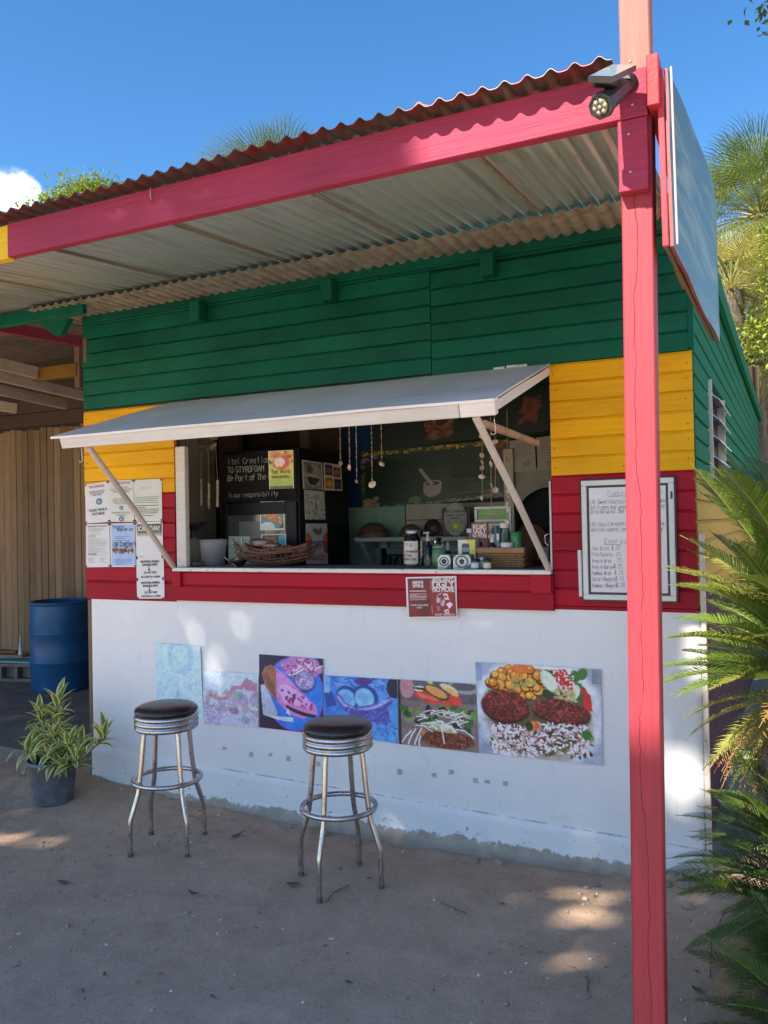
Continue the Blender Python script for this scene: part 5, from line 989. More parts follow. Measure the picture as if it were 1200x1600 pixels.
cv = Cv(44, 50, (40, 34, 32)); cv.rect(0, 0, 1, .05, (200, 200, 196)); cv.ell(.5, .55, .46, .46, (60, 120, 124)); cv.ell(.3, .9, .3, .2, (180, 190, 190)); cv.poly([(.08, .22), (.3, .2), (.92, .62), (.86, .78), (.4, .66), (.12, .44)], (186, 112, 62), vary=.4); cv.dots(60, (.1, .2, .9, .75), .03, [(220, 150, 90), (120, 60, 30), (200, 120, 70)], 3, inside=lambda x, y: abs(y-.48-(x-.5)*.35) < .2); cv.ell(.65, .2, .22, .16, (196, 116, 50), wob=.4); cv.rect(0, 0, .05, 1, (190, 190, 186)); cv.rect(.95, 0, 1, 1, (190, 190, 186)); cv.rect(0, .95, 1, 1, (190, 190, 186))
flyer('poster', PY((406, 784), (444.5, 783), (445, 828), (406.5, 829), Y=Y_), cv, 'white edged photo of a wrap on the fridge glass, upper of two')
cv = Cv(44, 34, (30, 28, 28)); cv.ell(.35, .6, .36, .5, (130, 60, 40), vary=.5, wob=.3); cv.rect(.7, .1, 1, 1, (60, 140, 180)); cv.dots(50, (.05, .2, .65, 1), .04, [(160, 70, 40), (90, 40, 30), (180, 100, 60)], 5); cv.rect(0, 0, 1, .06, (190, 190, 186)); cv.rect(0, 0, .04, 1, (190, 190, 186)); cv.rect(.95, 0, 1, 1, (190, 190, 186))
flyer('poster', PY((408, 835), (447, 834), (447, 862), (408, 863), Y=Y_), cv, 'photo of stew beside blue on the fridge glass, just above the basket')
cv = Cv(30, 44, (150, 158, 152)); cv.line([(.2, .1), (.5, .4), (.3, .6)], .03, (60, 80, 70)); cv.line([(.5, .1), (.2, .5)], .02, (90, 110, 90))
flyer('poster', PY((357, 838), (390, 838), (390, 880), (357, 880), Y=Y_), cv, 'pale sheet with a green plant drawing low on the fridge glass')
SX = FX1+.003
cv = Cv(40, 50, (120, 120, 116)); cv.ell(.5, .5, .45, .4, (150, 150, 144), wob=.2); cv.ell(.35, .3, .18, .15, (90, 90, 88)); cv.poly([(.2, .55), (.85, .6), (.6, .85), (.3, .8)], (50, 46, 44)); cv.grainy(8, .25); cv.rect(0, 0, .04, 1, (200, 200, 196)); cv.rect(0, 0, 1, .04, (200, 200, 196)); cv.rect(.96, 0, 1, 1, (200, 200, 196))
flyer('poster', PX((472, 718.5), (503, 723), (505, 766), (474, 764), X=SX), cv, 'grey photo of a plate on the side of the fridge, top left')
cv = Cv(40, 56, (196, 192, 184))
for i, (x, y, c) in enumerate(((.08, .06, (70, 60, 70)), (.52, .10, (110, 76, 56)), (.08, .54, (150, 104, 44)), (.54, .56, (50, 48, 52)))): cv.rect(x, y, x+.40, y+.38, c); cv.ell(x+.2, y+.2, .15, .12, tuple(min(255, k*1.5) for k in c), wob=.4, seed=i)
flyer('poster', PX((505.5, 722.5), (533, 727), (535, 767), (507, 766), X=SX), cv, 'white sheet of four small food photos on the side of the fridge')
cv = Cv(40, 56, (176, 180, 174)); [cv.line([(x, y), (x+g.uniform(-.1, .1), y+g.uniform(.02, .1))], .02, g.choice(((90, 130, 100), (110, 140, 120), (130, 110, 100)))) for x, y in [(g.uniform(.05, .95), g.uniform(.05, .95)) for _ in range(50)]]; cv.line([(.55, .25), (.53, .5), (.5, .9)], .02, (120, 60, 60))
flyer('poster', PX((475.5, 765.5), (507, 768), (508.5, 812), (477, 811.5), X=SX), cv, 'white card with green leaf marks on the side of the fridge')
cv = Cv(44, 80, (186, 176, 178)); cv.ell(.05, .42, .2, .2, (206, 100, 40)); cv.ell(.1, .58, .18, .16, (150, 60, 40)); cv.ell(.98, .42, .2, .2, (190, 84, 44)); cv.ell(.95, .58, .16, .16, (140, 70, 40))
q = PX((478, 818), (511, 818), (512.5, 881), (479, 881), X=SX); yp = flyer('poster', q, cv, 'pinkish juice poster with purple and orange lettering, lowest on the fridge side'); o, ux, uz, w, h = sheet_frame(q)
INKV = plain('purple_ink', (.10, .03, .22), .6, var=0, bump=0); INKO = plain('orange_ink', (.45, .10, .04), .6, var=0, bump=0)
for tx, v, s, m_, in (('Hot &', .22, .05, INK), ('Tasty', .28, .05, INK), ('Natural', .55, .06, INKV), ('Juice', .64, .06, INKV), ('Healthy', .93, .072, INKO)): letters('lettering', tx, o+ux*w*.5-uz*h*v, ux, uz, s, m_, yp, off=.0015, bold=.015, align='CENTER', shear=.2)
# menu board on the back wall
MY = 1.448
mn = thing('wall_menu', 'large dark green menu board with fruit border on the back wall of the kitchen', 'menu board', at(680, 740, MY))
cv = Cv(236, 150, (16, 54, 42)); g = random.Random(12)
for k in range(150): cv.ell(.0+g.random(), .03+.05*g.random(), .014, .016, g.choice(((170, 160, 50), (110, 120, 40), (60, 90, 40), (150, 60, 50), (190, 170, 60))), g.uniform(0, 180))
for k in range(110): cv.ell(g.random(), .95+.05*g.random(), .014, .016, g.choice(((120, 140, 110), (90, 110, 80), (130, 80, 80), (60, 90, 60), (150, 150, 120))), g.uniform(0, 180))
for k in range(40): cv.ell(.03*g.random(), g.random(), .012, .02, g.choice(((120, 110, 60), (80, 90, 50))))
for k in range(26): cv.ell(.02+.09*g.random(), .09+.14*g.random(), .02, .026, g.choice(((70, 46, 80), (50, 34, 60), (140, 120, 130))))
for k in range(22): cv.ell(.03+.10*g.random(), .80+.14*g.random(), .022, .03, g.choice(((150, 124, 100), (120, 96, 76), (176, 150, 124))))
for k in range(30): cv.ell(.84+.12*g.random(), .86+.10*g.random(), .02, .028, g.choice(((70, 90, 50), (110, 84, 70), (60, 70, 44), (130, 110, 80))))
for k in range(20): cv.ell(.9+.08*g.random(), .10+.2*g.random(), .012, .05, g.choice(((120, 76, 56), (96, 60, 44))), 20)
cv.ell(.505, .80, .05, .06, (120, 118, 122)); cv.ell(.505, .76, .062, .12, (150, 146, 150)); cv.rect(.443, .64, .567, .76, (150, 146, 150)); cv.ell(.505, .645, .062, .05, (160, 156, 160)); cv.ell(.505, .65, .050, .038, (70, 68, 72)); cv.line([(.42, .40), (.50, .66)], .013, (160, 152, 152)); cv.ell(.38, .9, .05, .06, (92, 120, 80), wob=.4)
q = PY((564, 706), (799, 684), (792, 776), (564, 798), Y=MY-.003); picture('board_panel', q, cv.a, mn, PRINT, 1.0); o, ux, uz, w, h = sheet_frame(q)
MD = plain('dark_menu_print', (.006, .015, .012), .6, var=0, bump=0); mb = MB()
for u, v, n, ht, wd in ((.14, .20, 3, .08, .24), (.13, .34, 4, .13, .24), (.13, .54, 3, .08, .22), (.13, .70, 4, .14, .22), (.62, .26, 3, .10, .2), (.62, .42, 3, .08, .24), (.60, .62, 4, .14, .3), (.64, .84, 2, .05, .25)): dashes(mb, o+ux*w*u-uz*h*v, ux, uz, w*wd, h*ht, n, .006, .003, n+3)
tag(mb.build('fine_print', MD, mn), kind='stuff')
for tx, u, v in (('Refreshing Drinks', .62, .57),): letters('lettering', tx, o+ux*w*u-uz*h*v, ux, uz, .045, MD, mn, off=.004)
cv = Cv(200, 90, (13, 42, 32)); g = random.Random(8)
for k in range(60): cv.ell(.33+.14*g.random(), .50+.36*g.random(), .022, .05, g.choice(((120, 76, 56), (96, 56, 42), (140, 92, 70))), g.uniform(0, 180))
cv.ell(.43, .45, .06, .16, (140, 112, 92), 35); cv.ell(.42, .50, .035, .10, (60, 40, 34), 35); cv.line([(.46, .36), (.5, .24)], .016, (150, 122, 100))
for k in range(14): cv.line([(.86+.1*g.random(), .2+.3*g.random()), (.84+.1*g.random(), .5+.3*g.random())], .012, g.choice(((110, 60, 44), (130, 76, 56))))
q = PY((580, 640), (860, 600), (858, 672), (580, 706), Y=MY-.006); o2 = picture('upper_panel', q, cv.a, mn, PRINT, .9)
# shelf with gourds
SH = thing('wall_shelf', 'pale grey wooden shelf on brackets below the menu board', 'shelf', (-1.95, 1.25, 1.4)); GSH = painted('pale_grey_shelf_paint', (.38, .40, .38), 'x', .5)
s0, s1 = at(553, 838, 1.10), at(722, 838, 1.10); sz = (s0.z+s1.z)/2-.005
MB().box(s0.x, s1.x+.15, 1.10, 1.39, sz-.032, sz, .006).build('shelf_board', GSH, SH)
for x in (s0.x+.02, s1.x-.05):
    mb = MB(); mb.prism([(1.13, sz-.033), (1.39, sz-.033), (1.39, sz-.30)], x, x+.035, fn=lambda a, y, b: (y, a, b)); mb.build('bracket', GSH, SH)
MB().box(s0.x+.10, s0.x+.15, 1.34, 1.385, sz-.30, sz-.034, .003).build('bracket_leg', GSH, SH)
GOU = plain('brown_gourd', (.10, .055, .030), .55, var=.35, scale=6, bump=.1)
def gourd(px, wpx, hpx, label):
    p = at(px, 836, 1.20); p.z = sz; s = 1/F*(p-CAMP).dot(FWD); r = wpx*s/2; h = hpx*s
    t = thing('calabash_bowl', label, 'bowl', p, 0, 'upturned calabash bowls on the shelf'); MB().lathe([(r*math.cos(a), h*math.sin(a)**.9) for a in np.linspace(0, math.pi/2, 9)[:-1]]+[(0, h)], 24, c=p).build('bowl', GOU, t)
    MB().tube([p+Vector((r*1.01*math.cos(a), r*1.01*math.sin(a)-.0, h*.34+.10*r*math.cos(a))) for a in np.linspace(0, 6.283, 25)[:-1]], .004, 5, closed=True).build('seam', plain('gourd_seam', (.06, .035, .02), .6), t)
gourd(583, 50, 23, 'largest upturned brown calabash bowl, left end of the shelf'); gourd(642, 37, 20, 'upturned brown calabash bowl in the middle of the shelf, behind the tall jar')
p = at(676, 822, 1.22); t = thing('carved_disc', 'dark round carved wooden plate standing on the shelf beside the oval sign', 'plate', Vector((p.x, p.y, sz))); DW = plain('dark_carved_wood', (.035, .018, .014), .5, var=.4, scale=30, bump=.4)
p = Vector((p.x, p.y, sz+.062)); MB().lathe([(0, -.012), (.055, -.012), (.062, -.004), (.062, .006), (0, .006)], 28, T=Matrix.Translation(p) @ Matrix.Rotation(math.radians(80), 4, 'X')).build('plate', DW, t)
for k in range(5): a = k*1.3; c = p+Vector((.03*math.cos(a), -.016, .03*math.sin(a))); MB().tube([c+Vector((-.012, 0, -.01)), c+Vector((0, -.003, .008)), c+Vector((.012, 0, -.006))], .003, 5).build('carving', GOU, t)
p = at(712, 808, 1.20); p.z = sz; t = thing('oval_sign', 'grey oval sign with black lettering leaning on the shelf', 'sign', p); RT = Matrix.Translation(p+Vector((0, 0, .118))) @ Matrix.Rotation(math.radians(90), 4, 'X')
OVM = plain('grey_slate', (.36, .36, .34), .6, var=.1); MB().lathe([(0, -.008), (.115, -.008), (.118, 0), (.115, .008), (0, .008)], 36, T=RT, sx=.74, sy=1.0).build('oval', OVM, t); MB().box(p.x-.105, p.x+.105, p.y+.010, p.y+.03, sz, sz+.20, .004).build('backing', DW, t)
cv = Cv(40, 34, (92, 92, 84)); cv.ell(.5, .6, .5, .55, (120, 126, 60)); cv.ell(.5, .5, .16, .18, (190, 180, 70)); cv.ell(.5, .9, .3, .1, (90, 110, 50)); cv.grainy(6, .3); oc = p+Vector((0, -.0088, .118)); picture('print', [oc+Vector((x, 0, z)) for x, z in ((-.058, -.01), (.058, -.01), (.058, -.09), (-.058, -.09))], cv.a, t)
for tx, z, s in (('Ital Creations', .048, .030), ('Healthy Snacks', .022, .023), ('Available', .0, .023)): letters('lettering', tx, oc+EZ*z, EX, EZ, s, INK, t, off=.001, bold=.01, align='CENTER', shear=.15)
# chalk sign under the shelf
q0 = at(587, 862, 1.33); q1 = at(634, 885, 1.33); t = thing('chalk_sign', 'black chalk sign in a grey frame standing under the shelf', 'sign', Vector((q0.x, q0.y, 1.2))); MB().box(q0.x-.03, q1.x+.20, 1.34, 1.36, 1.25, q0.z+.03, .004).build('frame', plain('grey_sign_frame', (.13, .15, .15), .6), t); MB().box(q0.x+.05, q1.x+.16, 1.333, 1.339, 1.25, q0.z-.02, .002).build('slate', FB, t); mb = MB(); hand(mb, 'ITAL QU', Vector((q0.x+.07, 1.332, q0.z-.11)), EX, EZ, .07, .006, .001, seed=5, adv=.8); mb.build('chalk_lettering', plain('faint_chalk', (.16, .16, .16), .9, var=.4, bump=0), t)
# sheets on the oven wall at the right, terracotta dome
def psheet(px, Y, label, seed):
    q = PY(*px, Y=Y); o, ux, uz, w, h = sheet_frame(q); t = thing('certificate', label, 'certificate', q[3], 0, 'certificates on the oven wall'); mb = MB(); mb.add([*q, *[p+Vector((0, .004, 0)) for p in q]], [(0, 3, 2, 1), (4, 5, 6, 7), (0, 1, 5, 4), (1, 2, 6, 5), (2, 3, 7, 6), (3, 0, 4, 7)]); mb.build('sheet', plain('dull_paper', (.38, .38, .34), .7, var=.06, bump=0), t)
    mb = MB(); dashes(mb, o+ux*w*.2-uz*h*.15, ux, uz, w*.7, h*.42, 6, .004, .001, seed); hand(mb, 'oO', o+ux*w*.45-uz*h*.84, ux, uz, .03, .006, .001, seed=seed); tag(mb.build('fine_print', GREYI, t), kind='stuff')
psheet(((796, 689), (835, 684), (838, 735), (797, 738)), 1.352, 'grey certificate with a seal on the oven wall, left one', 4); psheet(((838, 684), (868, 680), (868, 733), (840, 736)), 1.3515, 'grey certificate on the oven wall, cut by the window edge', 5)
p = at(829, 838, 1.40); t = tag(MB().lathe([(.14*math.cos(a), .16*math.sin(a)) for a in np.linspace(0, math.pi/2, 8)[:-1]]+[(0, .16)], 20, c=(p.x, 1.40, 1.52), sy=.12).build('clay_dome', plain('terracotta', (.14, .055, .03), .8)), 'terracotta dome inside the dark oven arch', 'clay oven')
MB().box(-1.22, -.56, 1.20, 1.356, 1.44, 1.52, .004).build('oven_ledge', CREAM, shell)
# ---- things standing on the counter
CZ = 1.4435
def stand(px, py, Y): p = at(px, py, Y); p.z = CZ; return p
JG = glass('jar_glass'); WCAP = plain('white_plastic_cap', (.66, .68, .66), .4, var=.05, bump=0); TEALP = plain('teal_print', (.015, .14, .16), .5, var=0, bump=0); LAB = plain('white_label', (.62, .62, .58), .6, var=.05, bump=0)
p = stand(646, 886, .20); t = thing('label_jar', 'tall glass jar with a handwritten white and red label, left end of the counter group', 'jar', p)
MB().lathe([(0, .002), (.045, .003), (.052, .012), (.053, .155), (.044, .178), (.040, .182), (.041, .20)], 28, c=p).build('glass', JG, t); MB().lathe([(.043, .196), (.044, .212), (.040, .216), (0, .216)], 24, c=p).build('lid', plain('grey_tin_lid', (.34, .36, .36), .35, .8, bump=0), t)
mb = MB(); vs = []; n = 10
for k in range(n+1): a = -math.pi/2-.95+k*1.9/n; vs += [(p.x+.0542*math.cos(a), p.y+.0542*math.sin(a), p.z+.020), (p.x+.0542*math.cos(a), p.y+.0542*math.sin(a), p.z+.150)]
mb.add(vs, [(2*k, 2*k+2, 2*k+3, 2*k+1) for k in range(n)], 0, True); mb.build('label', LAB, t)
mb = MB(); [hand(mb, tx, p+Vector((-.040, -.0575, z)), EX, EZ, s, .0024, .0, seed=k, adv=.75) for k, (tx, z, s) in enumerate((('A tip', .122, .02), ('CinnamonBuns', .086, .015), ('Bites', .062, .017), ('Donation', .042, .015)))]; mb.build('handwriting', INKR, t)
p = stand(669, 884, .26); t = thing('pump_bottle', 'slim clear bottle with a white pump beside the label jar', 'bottle', p); MB().lathe([(0, .001), (.022, .002), (.024, .01), (.024, .12), (.012, .14), (.012, .15)], 20, c=p).build('bottle', JG, t); MB().lathe([(.013, .148), (.013, .165), (.006, .17), (.006, .19), (.014, .192), (.014, .20), (0, .202)], 14, c=p).build('pump', WCAP, t); MB().tube([p+Vector((0, 0, .196)), p+Vector((-.024, -.01, .194))], .005, 6).build('spout', WCAP, t)
p = stand(686, 884, .26); t = thing('green_jar', 'green filled jar with a clear cup upside down on its lid', 'jar', p); MB().lathe([(0, .001), (.036, .002), (.040, .01), (.040, .095), (.034, .104), (0, .106)], 24, c=p).build('jar', plain('pale_green_content', (.12, .26, .12), .3, var=.2), t); MB().lathe([(.041, .03), (.041, .075)], 24, c=p).build('label', plain('green_label', (.20, .36, .16), .5, var=.3, scale=30), t); MB().lathe([(.037, .107), (.038, .118), (0, .12)], 20, c=p).build('lid', plain('green_lid', (.22, .40, .24), .4), t); MB().lathe([(.026, .121), (.020, .165), (0, .168)], 18, c=p).build('cup', JG, t)
p = stand(700, 880, .34); t = thing('spray_bottle', 'little dark bottle with a white spray cap behind the boxes', 'bottle', p); MB().lathe([(0, 0), (.017, .001), (.017, .08), (.009, .092)], 16, c=p).build('bottle', DARK2, t); MB().lathe([(.011, .09), (.011, .12), (.006, .124), (.006, .138), (0, .139)], 12, c=p).build('cap', WCAP, t)
p = stand(708, 880, .33); t = thing('cream_tub', 'flat white lidded tub behind the two logo boxes', 'tub', p); MB().lathe([(0, 0), (.036, .001), (.038, .04), (0, .041)], 22, c=p).build('tub', plain('dark_tub', (.03, .03, .03), .4), t); MB().lathe([(.040, .041), (.040, .056), (0, .058)], 22, c=p).build('lid', WCAP, t)
def logobox(px0, px1, label):
    a = stand(px0, 887, .03); b = stand(px1, 887, .03); w = b.x-a.x; t = thing('logo_box', label, 'box', Vector(((a.x+b.x)/2, .05, CZ)), 0, 'teal and white logo boxes'); h = .078; y = .03
    MB().box(a.x, b.x, y, y+.055, CZ, CZ+h, .001).build('carton', [plain('kraft_side', (.20, .13, .07), .7)], t); mb = MB(); mb.add([(a.x+.001, y-.0012, CZ+.001), (b.x-.001, y-.0012, CZ+.001), (b.x-.001, y-.0012, CZ+h-.001), (a.x+.001, y-.0012, CZ+h-.001)], [(0, 1, 2, 3)]); mb.build('face', LAB, t)
    mb = MB(); X = lambda u: a.x+.001+u*(w-.002); Z = lambda v: CZ+.001+v*(h-.002)
    for tri in (((0, 1), (.22, 1), (0, .72)), ((1, 0), (1, .40), (.55, 0)), ((.85, 1), (1, 1), (1, .72))): mb.add([(X(u), y-.0020, Z(v)) for u, v in tri], [(0, 1, 2)])
    c = Vector(((a.x+b.x)/2, y-.0024, CZ+h*.52)); N = 24; r0, r1 = w*.28, w*.37; vs = [c+Vector((r*math.cos(q), 0, r*math.sin(q)*.9)) for q in np.linspace(0, 2*math.pi, N+1)[:-1] for r in (r0, r1)]; mb.add(vs, [(2*k, 2*k+1, (2*k+3) % (2*N), (2*k+2) % (2*N)) for k in range(N)]); mb.build('logo_ring', TEALP, t)
    mb = MB(); ribbon(mb, [(0, -.014), (0, .004)], .004, c, EX, EZ, Vector((0, -.0004, 0))); [mb.lathe([(0, 0), (.0062, .0001)], 10, T=Matrix.Translation(c+Vector((x, -.0004, z))) @ Matrix.Rotation(math.radians(90), 4, 'X')) for x, z in ((-.009, .004), (.009, .004), (0, .010), (-.006, -.006), (.006, -.006))]; mb.build('logo_tree', INK, t); mb = MB(); dashes(mb, Vector((a.x+.006, y-.0016, CZ+.008)), EX, EZ, w*.4, .001, 1, .002, .0004); mb.build('fine_print', INK, t)
logobox(684, 704.5, 'narrower of the two small white and teal boxes with a round tree logo'); logobox(708, 736, 'wider of the two small white and teal boxes with a round tree logo')
q0 = stand(718, 870, .20); t = thing('yellow_box', 'yellow and white carton with a picture of a pot, above the logo boxes', 'box', q0); MB().box(q0.x-.008, q0.x+.095, .20, .26, CZ, CZ+.155, .002).build('carton', LAB, t); cv = Cv(40, 34, (206, 196, 70)); cv.rect(0, 0, .5, 1, (206, 206, 190)); cv.poly([(.5, 0), (.75, .5), (.5, 1)], (206, 206, 190)); cv.rect(.22, .3, .68, .92, (40, 50, 66)); cv.rect(.25, .2, .65, .32, (70, 74, 80)); cv.rect(.25, .45, .65, .7, (120, 140, 160)); z0 = CZ+.06; picture('print', [Vector((q0.x+x, .1985, z)) for x, z in ((-.007, z0+.093), (.094, z0+.093), (.094, z0), (-.007, z0))], cv.a, t, gain=1.2)
def potlet(px, col, cap, label, r=.021, Y=.035, h=.055):
    p = stand(px, 887, Y); t = thing('salve_jar', label, 'jar', p, 0, 'little salve jars in the front row'); MB().lathe([(0, 0), (r, .001), (r+.001, .006), (r+.001, h*.66), (r*.85, h*.74)], 20, c=p).build('jar', plain('jar_body_'+cap[0], col, .25, var=.1), t); MB().lathe([(r*.98, h*.72), (r, h*.97), (r*.9, h), (0, h)], 20, c=p).build('lid', {'black': DARK2, 'silver': plain('silver_lid', (.4, .4, .38), .3, .8, bump=0)}[cap], t)
    vs = []; n = 8
    for k in range(n+1): a = -math.pi/2-1.0+k*2.0/n; vs += [(p.x+(r+.0018)*math.cos(a), p.y+(r+.0018)*math.sin(a), CZ+h*.15), (p.x+(r+.0018)*math.cos(a), p.y+(r+.0018)*math.sin(a), CZ+h*.58)]
    mb = MB(); mb.add(vs, [(2*k, 2*k+2, 2*k+3, 2*k+1) for k in range(n)], 0, True); mb.build('label', LAB, t)
potlet(743, (.20, .34, .44), 'black', 'pale blue salve jar, left of the front row', .023); potlet(762, (.30, .36, .10), 'black', 'yellow green salve jar, right of the front row', .022, .03); potlet(753, (.30, .31, .32), 'silver', 'grey salve tin set back between the two front jars', .021, .09, .065)
# wicker tray with bottles
WK = wood('wicker_cane', (.34, .19, .085), (.24, .125, .05), 'x', .6); wa, wb_ = stand(748, 880, .16), stand(826, 880, .16); tx0, tx1, ty0, ty1 = wa.x, wb_.x-.03, .16, .46
t = thing('wicker_basket', 'brown wicker tray basket holding bottles on the counter', 'basket', Vector(((tx0+tx1)/2, .3, CZ)))
mb = MB(); n = 26
for sgn, y in ((0, ty0), (1, ty1)):
    for r_ in range(6):
        z = CZ+.008+r_*.0125; mb.tube([(tx0+(tx1-tx0)*i/n, y+(.0045 if (i+r_) % 2 else -.0045), z) for i in range(n+1)], .0058, 5, m=0)
for x in (tx0, tx1):
    for r_ in range(6): z = CZ+.008+r_*.0125; mb.tube([(x+(.0045 if (i+r_) % 2 else -.0045), ty0+(ty1-ty0)*i/16, z) for i in range(17)], .0058, 5)
tag(mb.build('weave', WK, t), kind='stuff'); mb = MB()
for i in range(n+1): mb.tube([(tx0+(tx1-tx0)*i/n, ty0, CZ), (tx0+(tx1-tx0)*i/n, ty0, CZ+.088)], .003, 5)
for i in range(17): mb.tube([(tx1, ty0+(ty1-ty0)*i/16, CZ), (tx1, ty0+(ty1-ty0)*i/16, CZ+.088)], .003, 5)
tag(mb.build('stakes', WK, t), kind='stuff')
MB().box(tx0-.01, tx1+.01, ty0-.012, ty0+.004, CZ+.080, CZ+.112, .004).build('rim_board', WK, t); MB().box(tx0-.01, tx1+.01, ty1-.004, ty1+.012, CZ+.080, CZ+.112, .004).build('rim_board', WK, t); MB().box(tx1-.004, tx1+.012, ty0+.005, ty1-.005, CZ+.080, CZ+.110, .004).build('rim_board', WK, t); MB().box(tx0-.012, tx0+.004, ty0+.005, ty1-.005, CZ+.080, CZ+.110, .004).build('rim_board', WK, t); MB().box(tx0, tx1, ty0, ty1, CZ+.001, CZ+.006, .001).build('base', WK, t)
def bottle(px, Y, r, h, body, cap, label, z0=.008, capr=.8, caph=.03, neck=None):
    p = stand(px, 880, Y); p.z = CZ+z0; t = thing('small_bottle', label, 'bottle', p, 0, 'bottles standing in the wicker basket'); k = neck or .8
    MB().lathe([(0, 0), (r*.95, .001), (r, .008), (r, h*.72), (r*k, h*.86), (r*k, h*.9)], 20, c=p).build('bottle', body, t); MB().lathe([(r*capr, h*.87), (r*capr*1.03, h*.87+caph*.9), (r*capr*.9, h*.87+caph), (0, h*.87+caph)], 18, c=p).build('cap', cap, t); return p
GC = plain('green_cap', (.02, .22, .05), .3, bump=0); RL = plain('red_liquid', (.24, .02, .02), .15, bump=0); GLQ = glass('green_glass', (.5, .85, .6)); BLQ = plain('blue_grey_bottle', (.20, .28, .36), .3)
bottle(738, .40, .030, .21, RL, WCAP, 'red bottle with a white cap left of the red book', capr=1.0, caph=.025); bottle(770, .22, .020, .15, GLQ, WCAP, 'slim green glass bottle in front of the picture frame', capr=.5, caph=.045, neck=.4); bottle(779, .24, .012, .16, BLQ, WCAP, 'tiny white nozzle bottle right of the green glass one', capr=.8, caph=.04); bottle(790, .34, .030, .24, JG, WCAP, 'tall clear jar with a white lid in the basket', capr=.95, caph=.03); bottle(793, .20, .036, .115, JG, WCAP, 'short wide jar with a white lid at the basket front', capr=1.0, caph=.03); bottle(808, .24, .032, .17, plain('green_tint_jar', (.06, .22, .08), .2, bump=0), GC, 'jar with a bright green lid at the right end of the basket', capr=1.05, caph=.04); bottle(776, .38, .022, .22, BLQ, BLQ, 'blue grey bottle behind the green glass one', capr=.6, caph=.03, neck=.5)
# red book, picture frames
Yb = .30; q = PY((736, 817), (760, 817), (762, 858), (738, 858), Y=Yb); cv = Cv(30, 46, (120, 20, 28)); cv.rect(0, 0, .12, 1, (70, 16, 22)); cv.ell(.6, .8, .25, .16, (150, 110, 120), wob=.3); cv.ell(.6, .8, .1, .1, (60, 30, 40))
bk = thing('red_book', 'dark red book with white title standing in the basket', 'book', q[3]); picture('cover', q, cv.a, bk, PRINTG, 1.2); o, ux, uz, w, h = sheet_frame(q); MB().box(q[0].x+.002, q[1].x, Yb+.002, Yb+.02, q[3].z, q[0].z, .001).build('pages', LAB, bk)
for tx, v, s in (('BOY AIN\'T', .20, .030), ('UGLY', .40, .042), ('NO MORE', .55, .026)): letters('lettering', tx, o+ux*w*.55-uz*h*v, ux, uz, s, INKW, bk, off=.001, bold=.03, align='CENTER', sp=.92, sx=.6 if 'A' in tx else .75)
def pframe(px, Y, cv, label):
    q = PY(*px, Y=Y); t = thing('picture_frame', label, 'picture frame', q[3], 0, 'white picture frames behind the basket'); x0, x1, z0, z1 = q[0].x, q[1].x, q[3].z, q[0].z; f = .016
    for a, b, c, d in ((x0, x1, z1-f, z1), (x0, x1, z0, z0+f), (x0, x0+f, z0+f+.0005, z1-f-.0005), (x1-f, x1, z0+f+.0005, z1-f-.0005)): MB().box(a, b, Y-.012, Y+.006, c, d, .002).build('frame', LAB, t)
    picture('print', [Vector((x, Y-.002, z)) for x, z in ((x0+f, z1-f), (x1-f, z1-f), (x1-f, z0+f), (x0+f, z0+f))], cv.a, t, PRINTG, 1.2)
cv = Cv(50, 24, (64, 120, 36)); cv.ell(.5, .4, .35, .25, (84, 140, 50), wob=.4); cv.line([(.2, .35), (.8, .33)], .02, (140, 90, 50)); cv.line([(.25, .75), (.75, .78)], .02, (150, 80, 50)); cv.grainy(6, .2); pframe(((742, 792), (799, 790), (799, 815), (743, 816)), .62, cv, 'wide white picture frame with a green print, upper one')
cv = Cv(40, 40, (40, 90, 40)); cv.ell(.4, .5, .2, .4, (90, 130, 190), 20); cv.ell(.7, .4, .25, .3, (100, 150, 60), wob=.4); cv.grainy(6, .25); pframe(((764, 818), (800, 817), (801, 858), (765, 858)), .52, cv, 'white picture frame with a green and blue print, lower one')
# basket of snacks in front of the fridge, bucket, scales
bp = stand(430, 880, .22); bk2 = thing('boat_basket', 'shallow boat shaped twig basket on the counter in front of the fridge', 'basket', bp); TW = plain('brown_twigs', (.13, .060, .040), .7, var=.5, scale=30, bump=.3); mb = MB(); g = random.Random(14); hw, hd_ = .24, .11
def bpt(u, v): return bp+Vector((hw*1.1*u, hd_*(1-.55*u*u)*math.cos(v)*1.2, .004+.085*(1-math.sin(v))+.05*u*u))
for k in range(30):
    v0 = g.uniform(0, math.pi); mb.tube([bpt(u, v0+.3*math.sin(u*2+k)) for u in np.linspace(-1, 1, 9)], g.uniform(.003, .006), 5)
for k in range(40): u0 = g.uniform(-.9, .9); mb.tube([bpt(u0+.15*(i/6-.5), math.pi*i/6) for i in range(7)], g.uniform(.002, .0045), 5)
tag(mb.build('twigs', TW, bk2), kind='stuff')
mb = MB()
for sgn in (0, math.pi): mb.tube([bpt(u, sgn) for u in np.linspace(-1.02, 1.02, 13)], .008, 6)
mb.build('rim', TW, bk2)
SNK = NT('plastic_wrapped_snack'); v = SNK.coords(); nn_ = SNK.noise(v, 18, 5); SNK.col(SNK.mixc(SNK.rng(nn_, .4, .6), (.10, .04, .025), (.22, .11, .07))); SNK.set(rough=.15, spec=.8, coat=.6); SNK.bump(SNK.noise(v, 35, 4), .9, .01); SNK = SNK.mat
